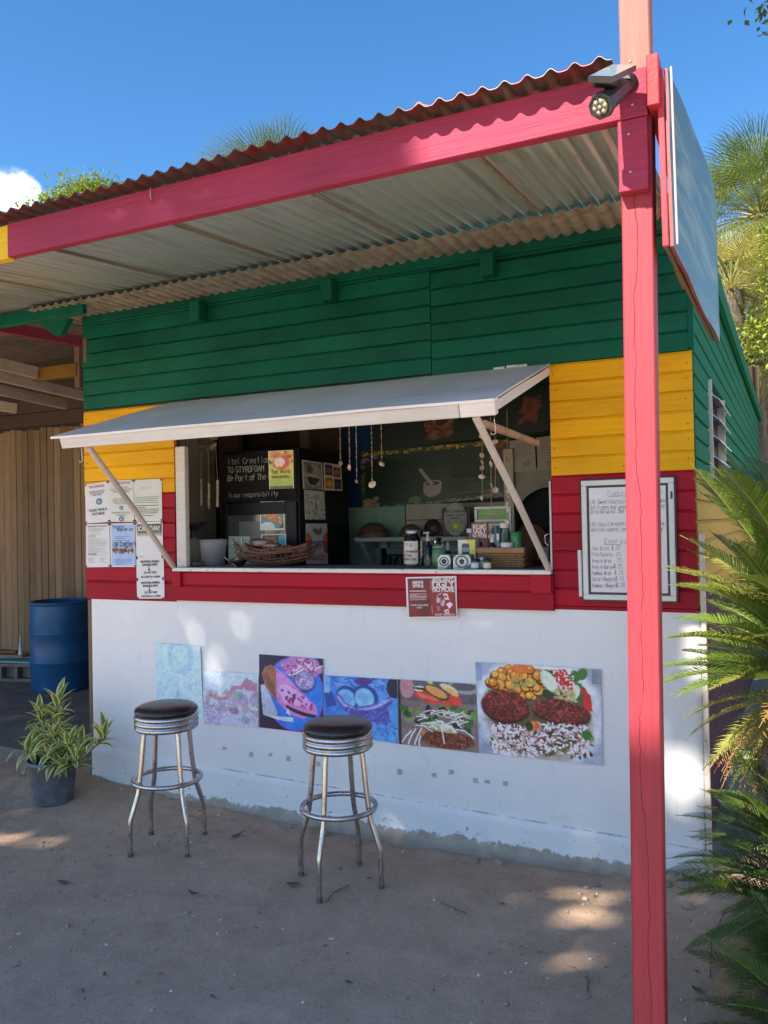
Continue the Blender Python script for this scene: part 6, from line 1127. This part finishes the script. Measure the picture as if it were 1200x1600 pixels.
for k, (dx, dz, r, lb) in enumerate(((-.10, .145, .055, 'plastic wrapped snack, tallest in the twig basket'), (-.03, .125, .050, 'plastic wrapped snack in the middle of the twig basket'), (.09, .105, .045, 'plastic wrapped snack at the right of the twig basket'))):
    c = bp+Vector((dx, -.005, dz)); mb = MB(); mb.lathe([(r*(math.sin(a)**.7)*(1+.12*math.sin(k+a*7)), -r*.6*math.cos(a)) for a in np.linspace(.05, 3.09, 9)], 14, c=c, sx=1.5); o = mb.build('wrapped_snack', SNK); tag(o, lb, 'snack', 'wrapped snacks in the twig basket')
c = stand(372, 884, .16); t = thing('black_bowl', 'small dark bowl of odds and ends left of the twig basket', 'bowl', c); MB().lathe([(0, 0), (.03, .001), (.055, .03), (.06, .045), (.055, .045), (.03, .012), (0, .01)], 20, c=c).build('bowl', DARK2, t); MB().tube([c+Vector((-.09, -.02, .06)), c+Vector((.02, -.05, .002))], .004, 6).build('stick', plain('dry_stick', (.35, .28, .18), .8), t)
for k in range(4): MB().lathe([(.018*math.sin(a), -.012*math.cos(a)) for a in np.linspace(.01, 3.13, 6)], 10, c=c+Vector((.022*math.cos(k*1.7), .022*math.sin(k*1.7), .045))).build('nut', LENS if k % 2 else TW, t)
p = at(325, 880, .34); p.z = CZ-.03; t = thing('white_bucket', 'white lidded bucket in the left corner of the window', 'bucket', p); MB().lathe([(0, 0), (.115, .001), (.13, .16)], 28, c=p).build('bucket', plain('dull_white_plastic', (.36, .37, .40), .45, var=.08, bump=0), t); MB().lathe([(.136, .16), (.137, .198), (.13, .202), (0, .204)], 28, c=p).build('lid', plain('dull_white_lid', (.40, .40, .42), .45, var=.08, bump=0), t)
p = stand(297, 884, .13); t = thing('kitchen_scale', 'old grey kitchen scale with a black pan, half behind the left jamb', 'scale', p); SCG = plain('grey_green_enamel', (.20, .19, .16), .5); MB().box(p.x-.06, p.x+.06, p.y-.03, p.y+.09, CZ, CZ+.03, .008).build('foot', SCG, t)
mb = MB(); mb.lathe([(0, -.03), (.088, -.03), (.092, -.02), (.092, .02), (.088, .03), (0, .03)], 28, T=Matrix.Translation(p+Vector((-.01, .03, .10))) @ Matrix.Rotation(math.radians(90), 4, 'Y')); mb.build('dial', SCG, t); MB().tube([p+Vector((0, .03, .18)), p+Vector((0, .03, .235))], .012, 8).build('stem', DARK2, t); MB().lathe([(0, 0), (.04, .002), (.075, .03), (.10, .05), (.098, .055), (.07, .04), (0, .02)], 24, c=p+Vector((0, .03, .235))).build('pan', DARK2, t)
p = at(868, 838, .30); t = thing('steel_pot', 'shiny steel pot rim at the right edge of the window', 'pot', Vector((p.x+.04, .30, CZ))); STL = plain('steel', (.5, .5, .52), .22, 1.0, var=.05, bump=0); MB().lathe([(0, 0), (.085, .001), (.09, .01), (.09, .15), (.098, .155), (.086, .155), (.084, .02), (0, .015)], 32, c=Vector((-.665, .36, CZ))).build('pot', STL, t); MB().tube([(-.755, .36, CZ+.11), (-.775, .36, CZ+.13), (-.775, .36, CZ+.17), (-.755, .36, CZ+.18)], .005, 6).build('handle', STL, t)
# hanging strings of shells, wind chime
STR = plain('string', (.32, .25, .15), .8, var=.2, bump=0); SHELL = plain('sea_shell', (.58, .50, .40), .4, var=.25, scale=25, bump=.1); BEAD = [plain('bead_'+n, c, .4, var=0, bump=0) for n, c in (('yellow', (.45, .33, .12)), ('brown', (.18, .09, .05)), ('white', (.45, .42, .36)))]
def shellmesh(r, k):
    mb = MB(); mb.lathe([(r*s_*(1+.0), r*h_) for s_, h_ in ((0, .55), (.35, .5), (.7, .32), (.95, .08), (1.0, 0), (.9, .04), (.6, .18), (.3, .28), (0, .3))], 14, sx=1+.35*k, sy=.8); return mb.mesh('shell', SHELL)
SM = [shellmesh(.020, 0), shellmesh(.024, .8), shellmesh(.017, .3)]
def shstring(px, y1, Y, shells, label, beads=True, sd=1):
    top = at(px, 640, Y); bot = at(px+1.5, y1, Y); t = thing('shell_string', label, 'hanging shells', top, 0, 'strings of shells hanging in the window'); g = random.Random(sd)
    MB().tube([top, top.lerp(bot, .5)+Vector((.002, 0, 0)), bot], .0016, 5).build('cord', STR, t)
    if beads:
        mbs = [MB() for _ in range(3)]; L = (top-bot).length; z = .03
        while z < L-.02: i = g.choice((0, 0, 1, 2, 2)); r = g.uniform(.0032, .0055); mbs[i].lathe([(.001, -r), (r, -r*.4), (r, r*.4), (.001, r)], 6, c=top.lerp(bot, z/L)); z += g.choice((.012, .014, .028))
        for i in range(3):
            if mbs[i].v: tag(mbs[i].build('beads', BEAD[i], t), kind='stuff')
    for j, (f, m_) in enumerate(shells):
        p = top.lerp(bot, f); o = inst('shell', SM[m_], t); o.location = p-top; o.rotation_euler = (g.uniform(.9, 1.9), g.uniform(-.6, .6), g.uniform(0, 6))
for px, y1, sh, lb in ((530.5, 724, [(1, 2)], 'leftmost beaded shell string, shortest shell against the fridge side'), (545, 730, [(1, 1)], 'beaded string ending in a long bent shell'), (556, 752, [(1, 2)], 'beaded string ending in a small ring shell over the blue strip'), (580, 757, [(1, 1)], 'longest beaded string, ending in a broad open shell'), (595, 725, [(1, 0)], 'beaded string ending in a single oval shell over the menu')): shstring(px, y1, .16, sh, lb, True, int(px))
for px, y1, Y, sh, lb in ((752, 778, .02, [(.30, 2), (.52, 2), (.60, 2), (.66, 2), (.76, 0), (1, 0)], 'string of six shells left of the right awning prop'), (766, 838, -.04, [(.43, 0), (.60, 2), (.92, 0), (1, 2)], 'longest shell string, behind the right awning prop'), (772.5, 766, .06, [(.40, 2), (.72, 2), (1, 0)], 'short string of three shells touching the right awning prop'), (792, 815, .10, [(.44, 1), (.62, 2), (.73, 2), (.78, 2), (.84, 2), (.90, 2), (1, 0)], 'string of many shells right of the awning prop')): shstring(px, y1, Y, sh, lb, False, int(px))
p = at(324, 668, .24); t = thing('wind_chime', 'bronze butterfly wind chime with hanging tubes inside the left window corner', 'wind chime', p); BRZ = plain('dull_bronze', (.17, .115, .055), .5, .4, var=.4, scale=30); BR2 = plain('mosaic_tube', (.30, .26, .18), .5, var=.7, scale=50)
for zc, s in ((-.055, 1.0), (-.13, .75)):
    for sgn in (-1, 1):
        pts = [(sgn*s*x, zc+s*z) for x, z in ((0, -.015), (.03, -.03), (.075, -.032), (.095, .0), (.105, .035), (.07, .03), (.02, .012), (0, .01))]
        if sgn < 0: pts = pts[::-1]
        mb = MB(); mb.prism([(p.x+x, p.z+z) for x, z in pts], p.y-.004, p.y+.004); mb.build('wing', BRZ, t)
        for x, z in ((.055, .005), (.08, .012)): MB().lathe([(.006, 0), (.004, .004), (0, .005)], 8, T=Matrix.Translation((p.x+sgn*s*x, p.y-.004, p.z+zc+s*z)) @ Matrix.Rotation(math.radians(90), 4, 'X')).build('bead', SHELL, t)
MB().tube([p+Vector((0, 0, .12)), p+Vector((0, 0, -.17))], .004, 6).build('body', BRZ, t)
for px, y0, y1, r in ((314.5, 749, 790, .009), (326.5, 755, 795, .009), (340, 750, 792, .010)):
    a, b = at(px, y0, .24), at(px, y1, .24); MB().tube([a, b], r, 10).build('tube', BR2, t); MB().tube([Vector((a.x+(p.x-a.x)*.15, p.y, p.z-.13)), a], .0015, 5).build('cord', STR, t)
# ---------------------------------------------------------------- sago cycads at the right
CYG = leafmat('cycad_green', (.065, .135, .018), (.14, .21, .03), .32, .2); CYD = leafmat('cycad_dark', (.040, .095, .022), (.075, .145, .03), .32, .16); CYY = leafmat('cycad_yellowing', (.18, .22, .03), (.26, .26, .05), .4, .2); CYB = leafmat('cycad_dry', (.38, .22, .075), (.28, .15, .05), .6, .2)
RACH = plain('frond_stalk', (.16, .17, .04), .5); RACHB = plain('dry_frond_stalk', (.30, .19, .07), .6)
def frond(L, arch, lw, ll, n, mat, rm, vee=.5, seed=0, ragged=0, droop=0):
    g = random.Random(seed); mb = MB(); P = []
    for i in range(25):
        t = i/24; P.append(Vector((0, L*t*(1-.12*arch*t), L*(.25*t-arch*t*t*.55))))
    mb.tube(P, [.008*(1-.75*i/24) for i in range(25)], 5, m=1)
    for k in range(n):
        t = .12+.87*k/n; i = t*24; a = int(i); f = i-a; p = P[a].lerp(P[min(a+1, 24)], f); d = (P[min(a+1, 24)]-P[a]).normalized(); side = Vector((1, 0, 0)); up = side.cross(d)
        l0 = ll*(math.sin(math.pi*min(1, .12+t*.92))**.6)*g.uniform(.9, 1.05)
        for s in (-1, 1):
            if ragged and g.random() < ragged: continue
            l = l0*(g.uniform(.4, 1) if ragged else 1)
            out = (side*s*.86+d*(.42+.5*t)+up*vee*(.9-.2*t)).normalized(); out = (out+Vector((g.uniform(-.05, .05)*(1+4*ragged), g.uniform(-.05, .05), g.uniform(-.06, .06)*(1+5*ragged)))).normalized()
            w = lw*d; q = p+side*s*.003; tip = q+out*l-up*l*.16*(1+droop); md = q+out*l*.55+up*l*.035*(1-droop)
            mb.add([q-w, q+w, md+w*.9, md-w*.9, tip], [(0, 1, 2, 3), (3, 2, 4)], 0, False)
    return mb.mesh('frond', [mat, rm])
FR = {'g': [frond(1.0, .5, .0037, 0.195, 82, CYG, RACH, .5, 1), frond(1.0, .75, .0037, 0.208, 85, CYG, RACH, .35, 2), frond(1.0, .3, .0037, 0.189, 82, CYG, RACH, .6, 3)],
      'd': [frond(1.0, .7, .0037, 0.195, 78, CYD, RACH, .4, 4), frond(1.0, .95, .0037, 0.208, 78, CYD, RACH, .3, 5)],
      'y': [frond(1.0, .8, .0037, 0.182, 73, CYY, RACH, .4, 6, .08)], 'b': [frond(.9, 1.0, .0037, 0.182, 65, CYB, RACHB, .2, 7, .3, .8), frond(.9, 1.25, .0037, 0.182, 62, CYB, RACHB, .1, 8, .35, 1.2)]}
TRK = plain('cycad_trunk', (.085, .062, .045), .95, var=.5, scale=25, bump=.9, bscale=30)
def place_frond(t, base, az, el, kind, sc, roll=0):
    g_ = gf; me = g_.choice(FR[kind]); d = Vector((math.cos(az)*math.cos(el), math.sin(az)*math.cos(el), math.sin(el))); x = d.cross(Vector((0, 0, 1))).normalized(); z = x.cross(d)
    T = Matrix((x, d, z)).transposed().to_4x4(); T.translation = base-WLOC[t]+d*.03
    o = inst('frond', me, t); o.matrix_local = T @ Matrix.Rotation(roll, 4, 'Y') @ Matrix.Scale(sc, 4)
gf = random.Random(17)
def cycad(p, h, label, rows, sc):
    t = thing('sago_palm', label, 'cycad', p, 0, 'sago palms beside the kiosk'); c = p+Vector((0, 0, h))
    prof = [(.15, -.05), (.155, .05)]; z = .05
    while z < h-.02: z += .05; prof += [(.165, z-.03), (.14, z)]
    MB().lathe(prof+[(.10, h+.03), (0, h+.06)], 18, c=p, smooth=False).build('trunk', TRK, t)
    for n, el, kinds, s in rows:
        a0 = gf.uniform(0, 6.28)
        for k in range(n):
            az = a0+2*math.pi*k/n+gf.uniform(-.16, .16); e = el+gf.uniform(-.10, .10); place_frond(t, c+Vector((0, 0, -.10+.12*el)), az, e, gf.choice(kinds), sc*s*gf.uniform(.88, 1.08), gf.uniform(-.25, .25))
    return t
cycad(Vector((.55, -.60, gz(.5, -.6)-.03)), 1.12, 'tall sago palm with sunlit green fronds and dry ones hanging below', [(14, 1.2, 'g', 1.0), (30, 1.0, 'g', .98), (32, .76, 'gggy', .80), (32, .48, 'ggy', .68), (34, .20, 'ggyb', .64), (34, -.10, 'gybb', .62), (32, -.40, 'ybbb', .60), (26, -.75, 'bbyd', .58)], 1.0)
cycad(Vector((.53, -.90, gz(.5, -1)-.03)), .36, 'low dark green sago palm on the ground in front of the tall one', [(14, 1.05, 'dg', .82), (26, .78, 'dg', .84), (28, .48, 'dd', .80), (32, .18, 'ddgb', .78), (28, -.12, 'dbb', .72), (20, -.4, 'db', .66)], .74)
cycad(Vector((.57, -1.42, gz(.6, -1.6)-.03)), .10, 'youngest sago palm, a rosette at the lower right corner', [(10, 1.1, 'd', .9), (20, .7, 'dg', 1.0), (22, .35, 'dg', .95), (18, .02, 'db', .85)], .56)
# ---------------------------------------------------------------- trees and palms behind
def leafcloud(mb, c, rad, n, size, g, flat=.75, m=0, shell_=.35, keep=None):
    """leaf-sized folded faces in clumps through an ellipsoid"""
    rx, ry, rz = rad; ncl = max(6, n//26); done = 0
    for _ in range(ncl):
        while True:
            u = Vector((g.uniform(-1, 1), g.uniform(-1, 1), g.uniform(-1, 1)))
            if u.length <= 1 and u.length > shell_*g.random(): break
        cc = c+Vector((u.x*rx, u.y*ry, u.z*rz)); cr = size*g.uniform(2.0, 4.2)
        for _ in range(26):
            p = cc+Vector((g.gauss(0, .42), g.gauss(0, .42), g.gauss(0, .36)))*cr
            if keep and not keep(p): continue
            d = Vector((g.uniform(-1, 1), g.uniform(-1, 1), g.uniform(-.9, .3))).normalized(); s = d.cross(Vector((g.uniform(-.5, .5), g.uniform(-.5, .5), 1))).normalized(); l = size*g.uniform(.7, 1.2); w = l*.24; nrm_ = s.cross(d)*l*.08
            mb.add([p, p+d*l*.5+s*w+nrm_, p+d*l, p+d*l*.5-s*w+nrm_], [(0, 1, 2), (0, 2, 3)], m)
def limb(mb, a, b, r0, r1, g, n=7, wob=.06):
    P = [a.lerp(b, i/n)+Vector((g.uniform(-1, 1), g.uniform(-1, 1), g.uniform(-.4, .4)))*wob*(b-a).length*math.sin(math.pi*i/n) for i in range(n+1)]
    mb.tube(P, [r0+(r1-r0)*i/n for i in range(n+1)], 7); return P
TBARK = plain('tree_bark', (.13, .105, .085), .9, var=.4, bump=.7, bscale=25)
def tree(name, label, p, h, crowns, n, size, mats, seed, r=.16, group='trees around the kiosk', cat='tree', keep=None, limbs=True):
    g = random.Random(seed); t = thing(name, label, cat, p, 0, group); mb = MB(); top = p+Vector((g.uniform(-.3, .3), g.uniform(-.3, .3), h*.62)); P = limb(mb, p+Vector((0, 0, -.3)), top, r, r*.55, g, 8, .03); mb.build('trunk', TBARK, t)
    if limbs:
        for c, rad in crowns: mb = MB(); Q = limb(mb, P[5], c, r*.45, r*.10, g); [limb(mb, Q[k], c+Vector((g.uniform(-.7, .7)*rad[0], g.uniform(-.7, .7)*rad[1], g.uniform(-.5, .8)*rad[2])), r*.16, r*.03, g) for k in (3, 4, 5, 6)]; mb.build('limb', TBARK, t)
    mb = MB(); tot = sum(a[1][0]*a[1][1]*a[1][2] for a in crowns)
    for c, rad in crowns: leafcloud(mb, c, rad, int(n*rad[0]*rad[1]*rad[2]/tot), size, g, m=0, keep=keep)
    mb.build('crown', mats, t); return t
LF_LIME = leafmat('lime_leaves', (.16, .24, .025), (.26, .32, .05), .4, .3); LF_MID = leafmat('mid_leaves', (.06, .13, .02), (.11, .19, .03), .4, .3); LF_DARK = leafmat('dark_leaves', (.018, .045, .014), (.035, .075, .02), .4, .25)
def fanpalm(label, p, h, crown, nfan, size, mat, seed, dead=True, lo=-.9, name='fan_palm'):
    """trunk, then fans of narrow pleated segments on long stalks"""
    g = random.Random(seed); t = thing(name, label, 'palm', p, 0, 'palms around the kiosk'); mb = MB(); c = Vector(crown); limb(mb, p+Vector((0, 0, -.3)), c, .20, .16, g, 10, .01); mb.build('trunk', TBARK, t)
    meshes = []
    for v in range(3):
        mb = MB(); n = 38
        for k in range(n):
            a = -1.95+3.9*k/(n-1); l = size*(.80+.2*math.cos(a*.8))*g.uniform(.9, 1.05); d = Vector((math.sin(a), math.cos(a), 0)); s = Vector((d.y, -d.x, 0)); w = size*.0105; b = Vector((0, 0, 0)); fold = Vector((0, 0, -.10*size)); q1 = d*l*.5+Vector((0, 0, .05*size*math.cos(a))); q2 = d*l*.8+fold*.6; q3 = d*l+fold*g.uniform(1.5, 3.4)
            mb.add([b, q1-s*w, q1+s*w, q2-s*w*.7, q2+s*w*.7, q3], [(0, 2, 1), (1, 2, 4, 3), (3, 4, 5)])
        meshes.append(mb.mesh('fan', mat))
    for k in range(nfan):
        az = k*2.39996+g.uniform(-.2, .2); f = k/nfan; el = 1.35+(lo-1.35)*f+g.uniform(-.12, .12); d = Vector((math.cos(az)*math.cos(el), math.sin(az)*math.cos(el), math.sin(el))); e = c+d*size*g.uniform(.8, 1.15)-Vector((0, 0, .12*size*(1-abs(d.z))))
        mb = MB(); mb.tube([c, c.lerp(e, .5)+Vector((0, 0, .06*size)), e], [.02, .014, .010], 5); sp = mb.build('stalk', RACH, t)
        x = d.cross(Vector((0, 0, 1))).normalized(); z = x.cross(d); T = Matrix((x, d, z)).transposed().to_4x4(); T.translation = e-WLOC[t]; o = inst('fan', meshes[k % 3], t); o.matrix_local = T @ Matrix.Rotation(g.uniform(-.4, .4), 4, 'X') @ Matrix.Rotation(g.uniform(-.5, .5), 4, 'Y')
    return t
PG = leafmat('palm_fan_green', (.09, .15, .03), (.17, .22, .06), .35, .22); PP = leafmat('palm_fan_pale', (.26, .27, .11), (.34, .33, .16), .45, .25); PY_ = leafmat('palm_fan_yellow', (.30, .28, .05), (.38, .34, .09), .45, .25)
c = atd(1190, 338, 12.5); fanpalm('tall fan palm with bristling grey green leaves right of the sign board', Vector((c.x, c.y, -.1)), 0, c, 84, .80, PG, 3, lo=-1.35)
c = atd(1165, 520, 11.5); fanpalm('lower fan palm with pale yellowing leaves beneath the tall one', Vector((c.x+.2, c.y, -.1)), 0, c, 44, .66, PP, 4, lo=-1.3)
c = atd(1142, 452, 11.0); fanpalm('small yellow green fan palm close behind the sign board', Vector((c.x+.1, c.y, -.1)), 0, c, 22, .55, PY_, 6, lo=-.7)
c1, c2, c3 = atd(1248, 415, 10), atd(1215, 520, 10.2), atd(1275, 450, 10); tree('lime_tree', 'bright lime green leafy tree at the right edge in front of the palms', Vector((c1.x+.3, c1.y, -.1)), c1.z, [(c1, (.48, .5, .85)), (c2, (.42, .5, .42)), (c3, (.6, .6, 1.1))], 6500, .09, LF_LIME, 5)
c1, c2 = atd(1195, 560, 13), atd(1225, 640, 13); tree('airy_dark_tree', 'thin dark leaved tree with blue sky between its twigs, right edge', Vector((c1.x+.6, c1.y+.2, -.1)), c1.z, [(c1, (.75, .6, .62)), (c2, (.8, .7, .6))], 1700, .10, LF_DARK, 7, r=.10)
c1, c2, c3 = atd(1260, 700, 16), atd(1330, 560, 17), atd(1400, 700, 15); tree('bushy_tree', 'dark bushy tree low at the right edge behind the sago palm', Vector((c1.x, c1.y, -.1)), 3, [(c1, (1.3, 1.2, 1.3)), (c2, (1.4, 1.2, 1.8)), (c3, (1.6, 1.3, 1.9))], 6000, .16, LF_MID, 8)
c = atd(424, 336, 19); fanpalm('palm crown rising behind the roof near the middle', Vector((c.x, c.y, -.1)), 0, c, 34, 1.15, PG, 9, lo=-.4)
c1, c2, c3 = atd(150, 328, 16), atd(95, 344, 16), atd(45, 380, 16); tree('mango_tree', 'bright green leafy tree rising behind the roof at the left', Vector((c1.x, c1.y+.4, -.1)), c1.z-1, [(c1, (.72, .7, .50)), (c2, (.6, .6, .40)), (c3, (.7, .6, .35))], 15000, .105, LF_LIME, 10)
# the tree that shades the forecourt: it stands behind the photographer's left, its crown shaped to set where sun and shade fall
S_ = SUNV; KZ = -S_.z/S_.y
def uv(p): k = (-1.68-p.y)/S_.y; return p.x+S_.x*k, p.z+S_.z*k
def onw(px, py, Y=0.0): p = at(px, py, Y); return uv(p)
def ong(px, py): return uv(atz(px, py, -.02))
HOLES = [(*onw(895, 1258), .045, .075), (*onw(862, 1150), .03, .05), (*onw(373, 972), .05, .11), (*onw(300, 998), .045, .09), (*onw(336, 1052), .05, .11), (*onw(560, 1165), .03, .05), (*onw(335, 1176), .04, .06), (*onw(970, 1155), .02, .08), (*onw(975, 1235), .02, .06), (*onw(440, 990), .025, .04),
         (*ong(915, 1396), .15, .07), (*ong(940, 1436), .17, .08), (*ong(893, 1512), .15, .06), (*ong(945, 1470), .08, .04), (*ong(40, 1318), .26, .06), (*ong(20, 1270), .22, .05), (*ong(85, 1318), .10, .05), (*ong(100, 1100), .2, .04), (*ong(30, 1086), .25, .03), (*ong(880, 1450), .06, .03),
         *[(*onw(a, b, -1.68), .045, .085) for a, b in ((150, 350), (188, 312), (288, 285), (248, 322), (330, 272), (560, 270), (445, 298))]]
g_h = random.Random(77)
def sunlit(u, v):
    n = mnoise.noise(Vector((u*1.6, v*1.6, 3)))
    if u > -.16+.10*n and v > 1.02+.12*n: return True              # post, cycads, everything to the right
    if u > -.58+.03*n and v > 1.55+.15*n: return True               # the air right of the building's corner
    if u > .35 and v > .45+.25*n: return True
    if u > -.70+.22*n and v > 2.55: return True                     # right end of the fascia
    if -.86+.02*n < u < -.62 and 1.95 < v < 3.0: return mnoise.noise(Vector((u*5.5, v*2.6, 9))) > .16   # right end of the plaster
    if v > 3.25+.1*n: return True
    for a, b, ra, rb in HOLES:
        if ((u-a)/(ra*1.0+.012))**2+((v-b)/(rb*1.0+.012))**2 < 1: return True
    return False
def shade_tree():
    g = random.Random(42); t = thing('shade_tree', 'big broad leaved shade tree behind the photographer, its crown shaped to set sun and shade on the forecourt', 'tree', (-8, -16.5, -.1), 0, 'trees around the kiosk')
    mb = MB(); P = limb(mb, Vector((-8, -16.5, -.4)), Vector((-7.8, -16.0, 8.2)), .34, .24, g, 10, .02); mb.build('trunk', TBARK, t)
    for e in ((-10.5, -14.5, 12), (-5.2, -14.8, 13), (-7.2, -14.2, 16), (-9, -14.6, 14.5), (-6, -14.4, 11), (-11.5, -14.8, 14)):
        mb = MB(); limb(mb, P[7], Vector(e), .16, .03, g, 8, .05); mb.build('limb', TBARK, t)
    mb = MB(); mu = MB(); cells = {}; n = 0; W_ = .115
    # leaves hang in layers; a leaf is left out where a patch of sun is set to fall
    for layer, tt in enumerate((11.6, 12.1, 12.6, 13.1, 13.6)):
        step = .115
        uu = -8.4
        while uu < 1.4:
            vv = -3.6
            while vv < 3.6:
                u = uu+g.uniform(-.09, .09); v = vv+g.uniform(-.09, .09); k = tt+g.uniform(-.4, .4); vv += step
                if sunlit(u, v): continue
                edge = mnoise.noise(Vector((u*.9, v*.9, layer*7)))
                if v < -3.1+.4*edge or u < -8.0+.4*edge: continue
                if v < 2.1:                                       # crown cut away where its shade falls out of view, for more bounce light
                    gp = Vector((u+.4*v/KZ, -1.68+v/KZ, 0)); dv = gp-CAMP; dep = dv.dot(FWD)
                    if dep < .5 or abs(dv.dot(RGT))/dep*F > 600+150*(1+edge) or -dv.dot(UPV)/dep*F > 800+110*(1+edge): continue
                c = Vector((u, -1.68, v))-S_*k; d = Vector((g.uniform(-1, 1), g.uniform(-1, 1), g.uniform(-1, .4))).normalized(); s = (d.cross(S_)+Vector((g.uniform(-.3, .3),)*3)).normalized(); l = g.uniform(.16, .25); w = l*.36
                mb.add([c-d*l*.5, c+s*w, c+d*l*.5, c-s*w], [(0, 1, 2), (0, 2, 3)])
            uu += step
    mb.build('crown', LF_LIME, t)
shade_tree()
# a twig of another tree dips into the top right corner
c = atd(1222, 2, 6.0); tree('overhanging_tree', 'tree whose dark leafy twig dips into the top right corner', Vector((c.x+1.4, c.y+.2, -.1)), c.z-.4, [(c+Vector((.02, 0, .02)), (.13, .2, .13)), (c+Vector((.50, 0, .35)), (.42, .4, .38))], 1600, .075, LF_DARK, 12, r=.12)
# ---------------------------------------------------------------- small litter on the dirt
def litter(name, px, py, label, cat, mat, L, w, rz, curl=.2):
    p = atz(px, py, -.02); p.z = gz(p.x, p.y)+.008; mb = MB(); n = 6; vs = []
    for i in range(n+1):
        t = i/n; ww = w*math.sin(math.pi*min(.98, t*.95+.03)); x = L*(t-.5); z = curl*L*(t-.5)**2*4*.5; vs += [(x, -ww, z+.15*ww), (x, 0, z), (x, ww, z+.15*ww)]
    mb.add(vs, [(i*3+k, i*3+k+1, i*3+k+4, i*3+k+3) for i in range(n) for k in (0, 1)], 0, True); o = mb.build(name, mat, None, local=True); o.location = p; o.rotation_euler = (0, 0, rz); tag(o, label, cat, 'litter on the dirt')
LG1 = plain('dull_green_leaf', (.06, .09, .035), .6); LB1 = plain('dry_leaf', (.16, .11, .07), .7); LP1 = plain('pale_straw', (.45, .38, .26), .7)
litter('fallen_leaf', 459, 1391, 'dull green fallen leaf left of the right stool', 'leaf', LG1, .075, .020, .4); litter('fallen_leaf', 369, 1312, 'crumpled green fallen leaf between the stools near the wall', 'leaf', LG1, .09, .018, 1.0, .5); litter('fallen_leaf', 100, 1388, 'dry brown fallen leaf on open dirt at the left', 'leaf', LB1, .08, .016, .1); litter('fallen_leaf', 305, 1406, 'dry brown fallen leaf on the dirt below the left stool', 'leaf', LB1, .075, .014, .2, .5); litter('fallen_leaf', 1092, 1560, 'small green fallen leaf at the lower right by the sago palm', 'leaf', LG1, .06, .014, -.5)
litter('straw', 547, 1412, 'pale bit of straw in front of the right stool', 'straw', LP1, .06, .003, -.2); litter('paper_scrap', 517, 1478, 'tiny white scrap of paper on the dirt, lower middle', 'scrap', PAP, .03, .008, .3)
def twig(pts, label): P = [atz(x, y, -.02) for x, y in pts]; P = [Vector((p.x, p.y, gz(p.x, p.y)+.009)) for p in P]; tag(MB().tube(P, [.003]*len(P), 5).build('twig', LB1), label, 'twig', 'twigs on the dirt')
twig(((510, 1420), (522, 1404), (545, 1393)), 'thin curved twig beside the front leg of the right stool'); twig(((688, 1420), (705, 1428), (728, 1437)), 'straight thin twig on open dirt right of the stools'); twig(((915, 1536), (920, 1545), (918, 1560)), 'short dark twig near the foot of the pink post'); twig(((1110, 1540), (1112, 1480), (1130, 1440), (1160, 1425)), 'long pale arching stem under the low sago palm')
g = random.Random(2)
def bits():
    mb = MB()
    for i in range(260):
        x, y = g.uniform(-4.4, 1.2), -3.0+2.9*g.random(); z = gz(x, y)+.006+.012*mnoise.noise(Vector((x, y, 0))*1.3); a = g.uniform(0, 6.28); L_ = g.uniform(.006, .022); w = L_*g.uniform(.08, .4); d = Vector((math.cos(a), math.sin(a), g.uniform(-.1, .1)))*L_; q = Vector((-math.sin(a), math.cos(a), .1))*w; p = Vector((x, y, z)); mb.add([p-d, p+q, p+d, p-q], [(0, 1, 2), (0, 2, 3)], g.choice((0, 0, 1, 2)))
    tag(mb.build('leaf_litter', [LB1, LP1, LG1]), kind='stuff')
bits()
def rubble():
    mb = MB()
    for px, py, r in ((1085, 1372, .045), (1070, 1385, .03), (1102, 1382, .04), (1120, 1365, .05), (1060, 1368, .028), (1140, 1358, .035), (1045, 1380, .02), (1075, 1420, .025), (310, 1243, .035), (240, 1232, .02), (262, 1238, .018), (780, 1338, .03), (745, 1335, .02), (510, 1290, .02), (560, 1300, .018)):
        p = atz(px, py, -.01); p.z = gz(p.x, p.y)+r*.3; vs = []; mb.lathe([(r*math.sin(a)*(1+.25*math.sin(a*5+r*90)), -r*.7*math.cos(a)) for a in np.linspace(.02, 3.12, 6)], 7, c=p, smooth=False, sx=g.uniform(.8, 1.4), sy=g.uniform(.7, 1.1))
    tag(mb.build('rubble', plain('mortar_rubble', (.36, .29, .225), .95, var=.4, bump=.6)), kind='stuff')
rubble()
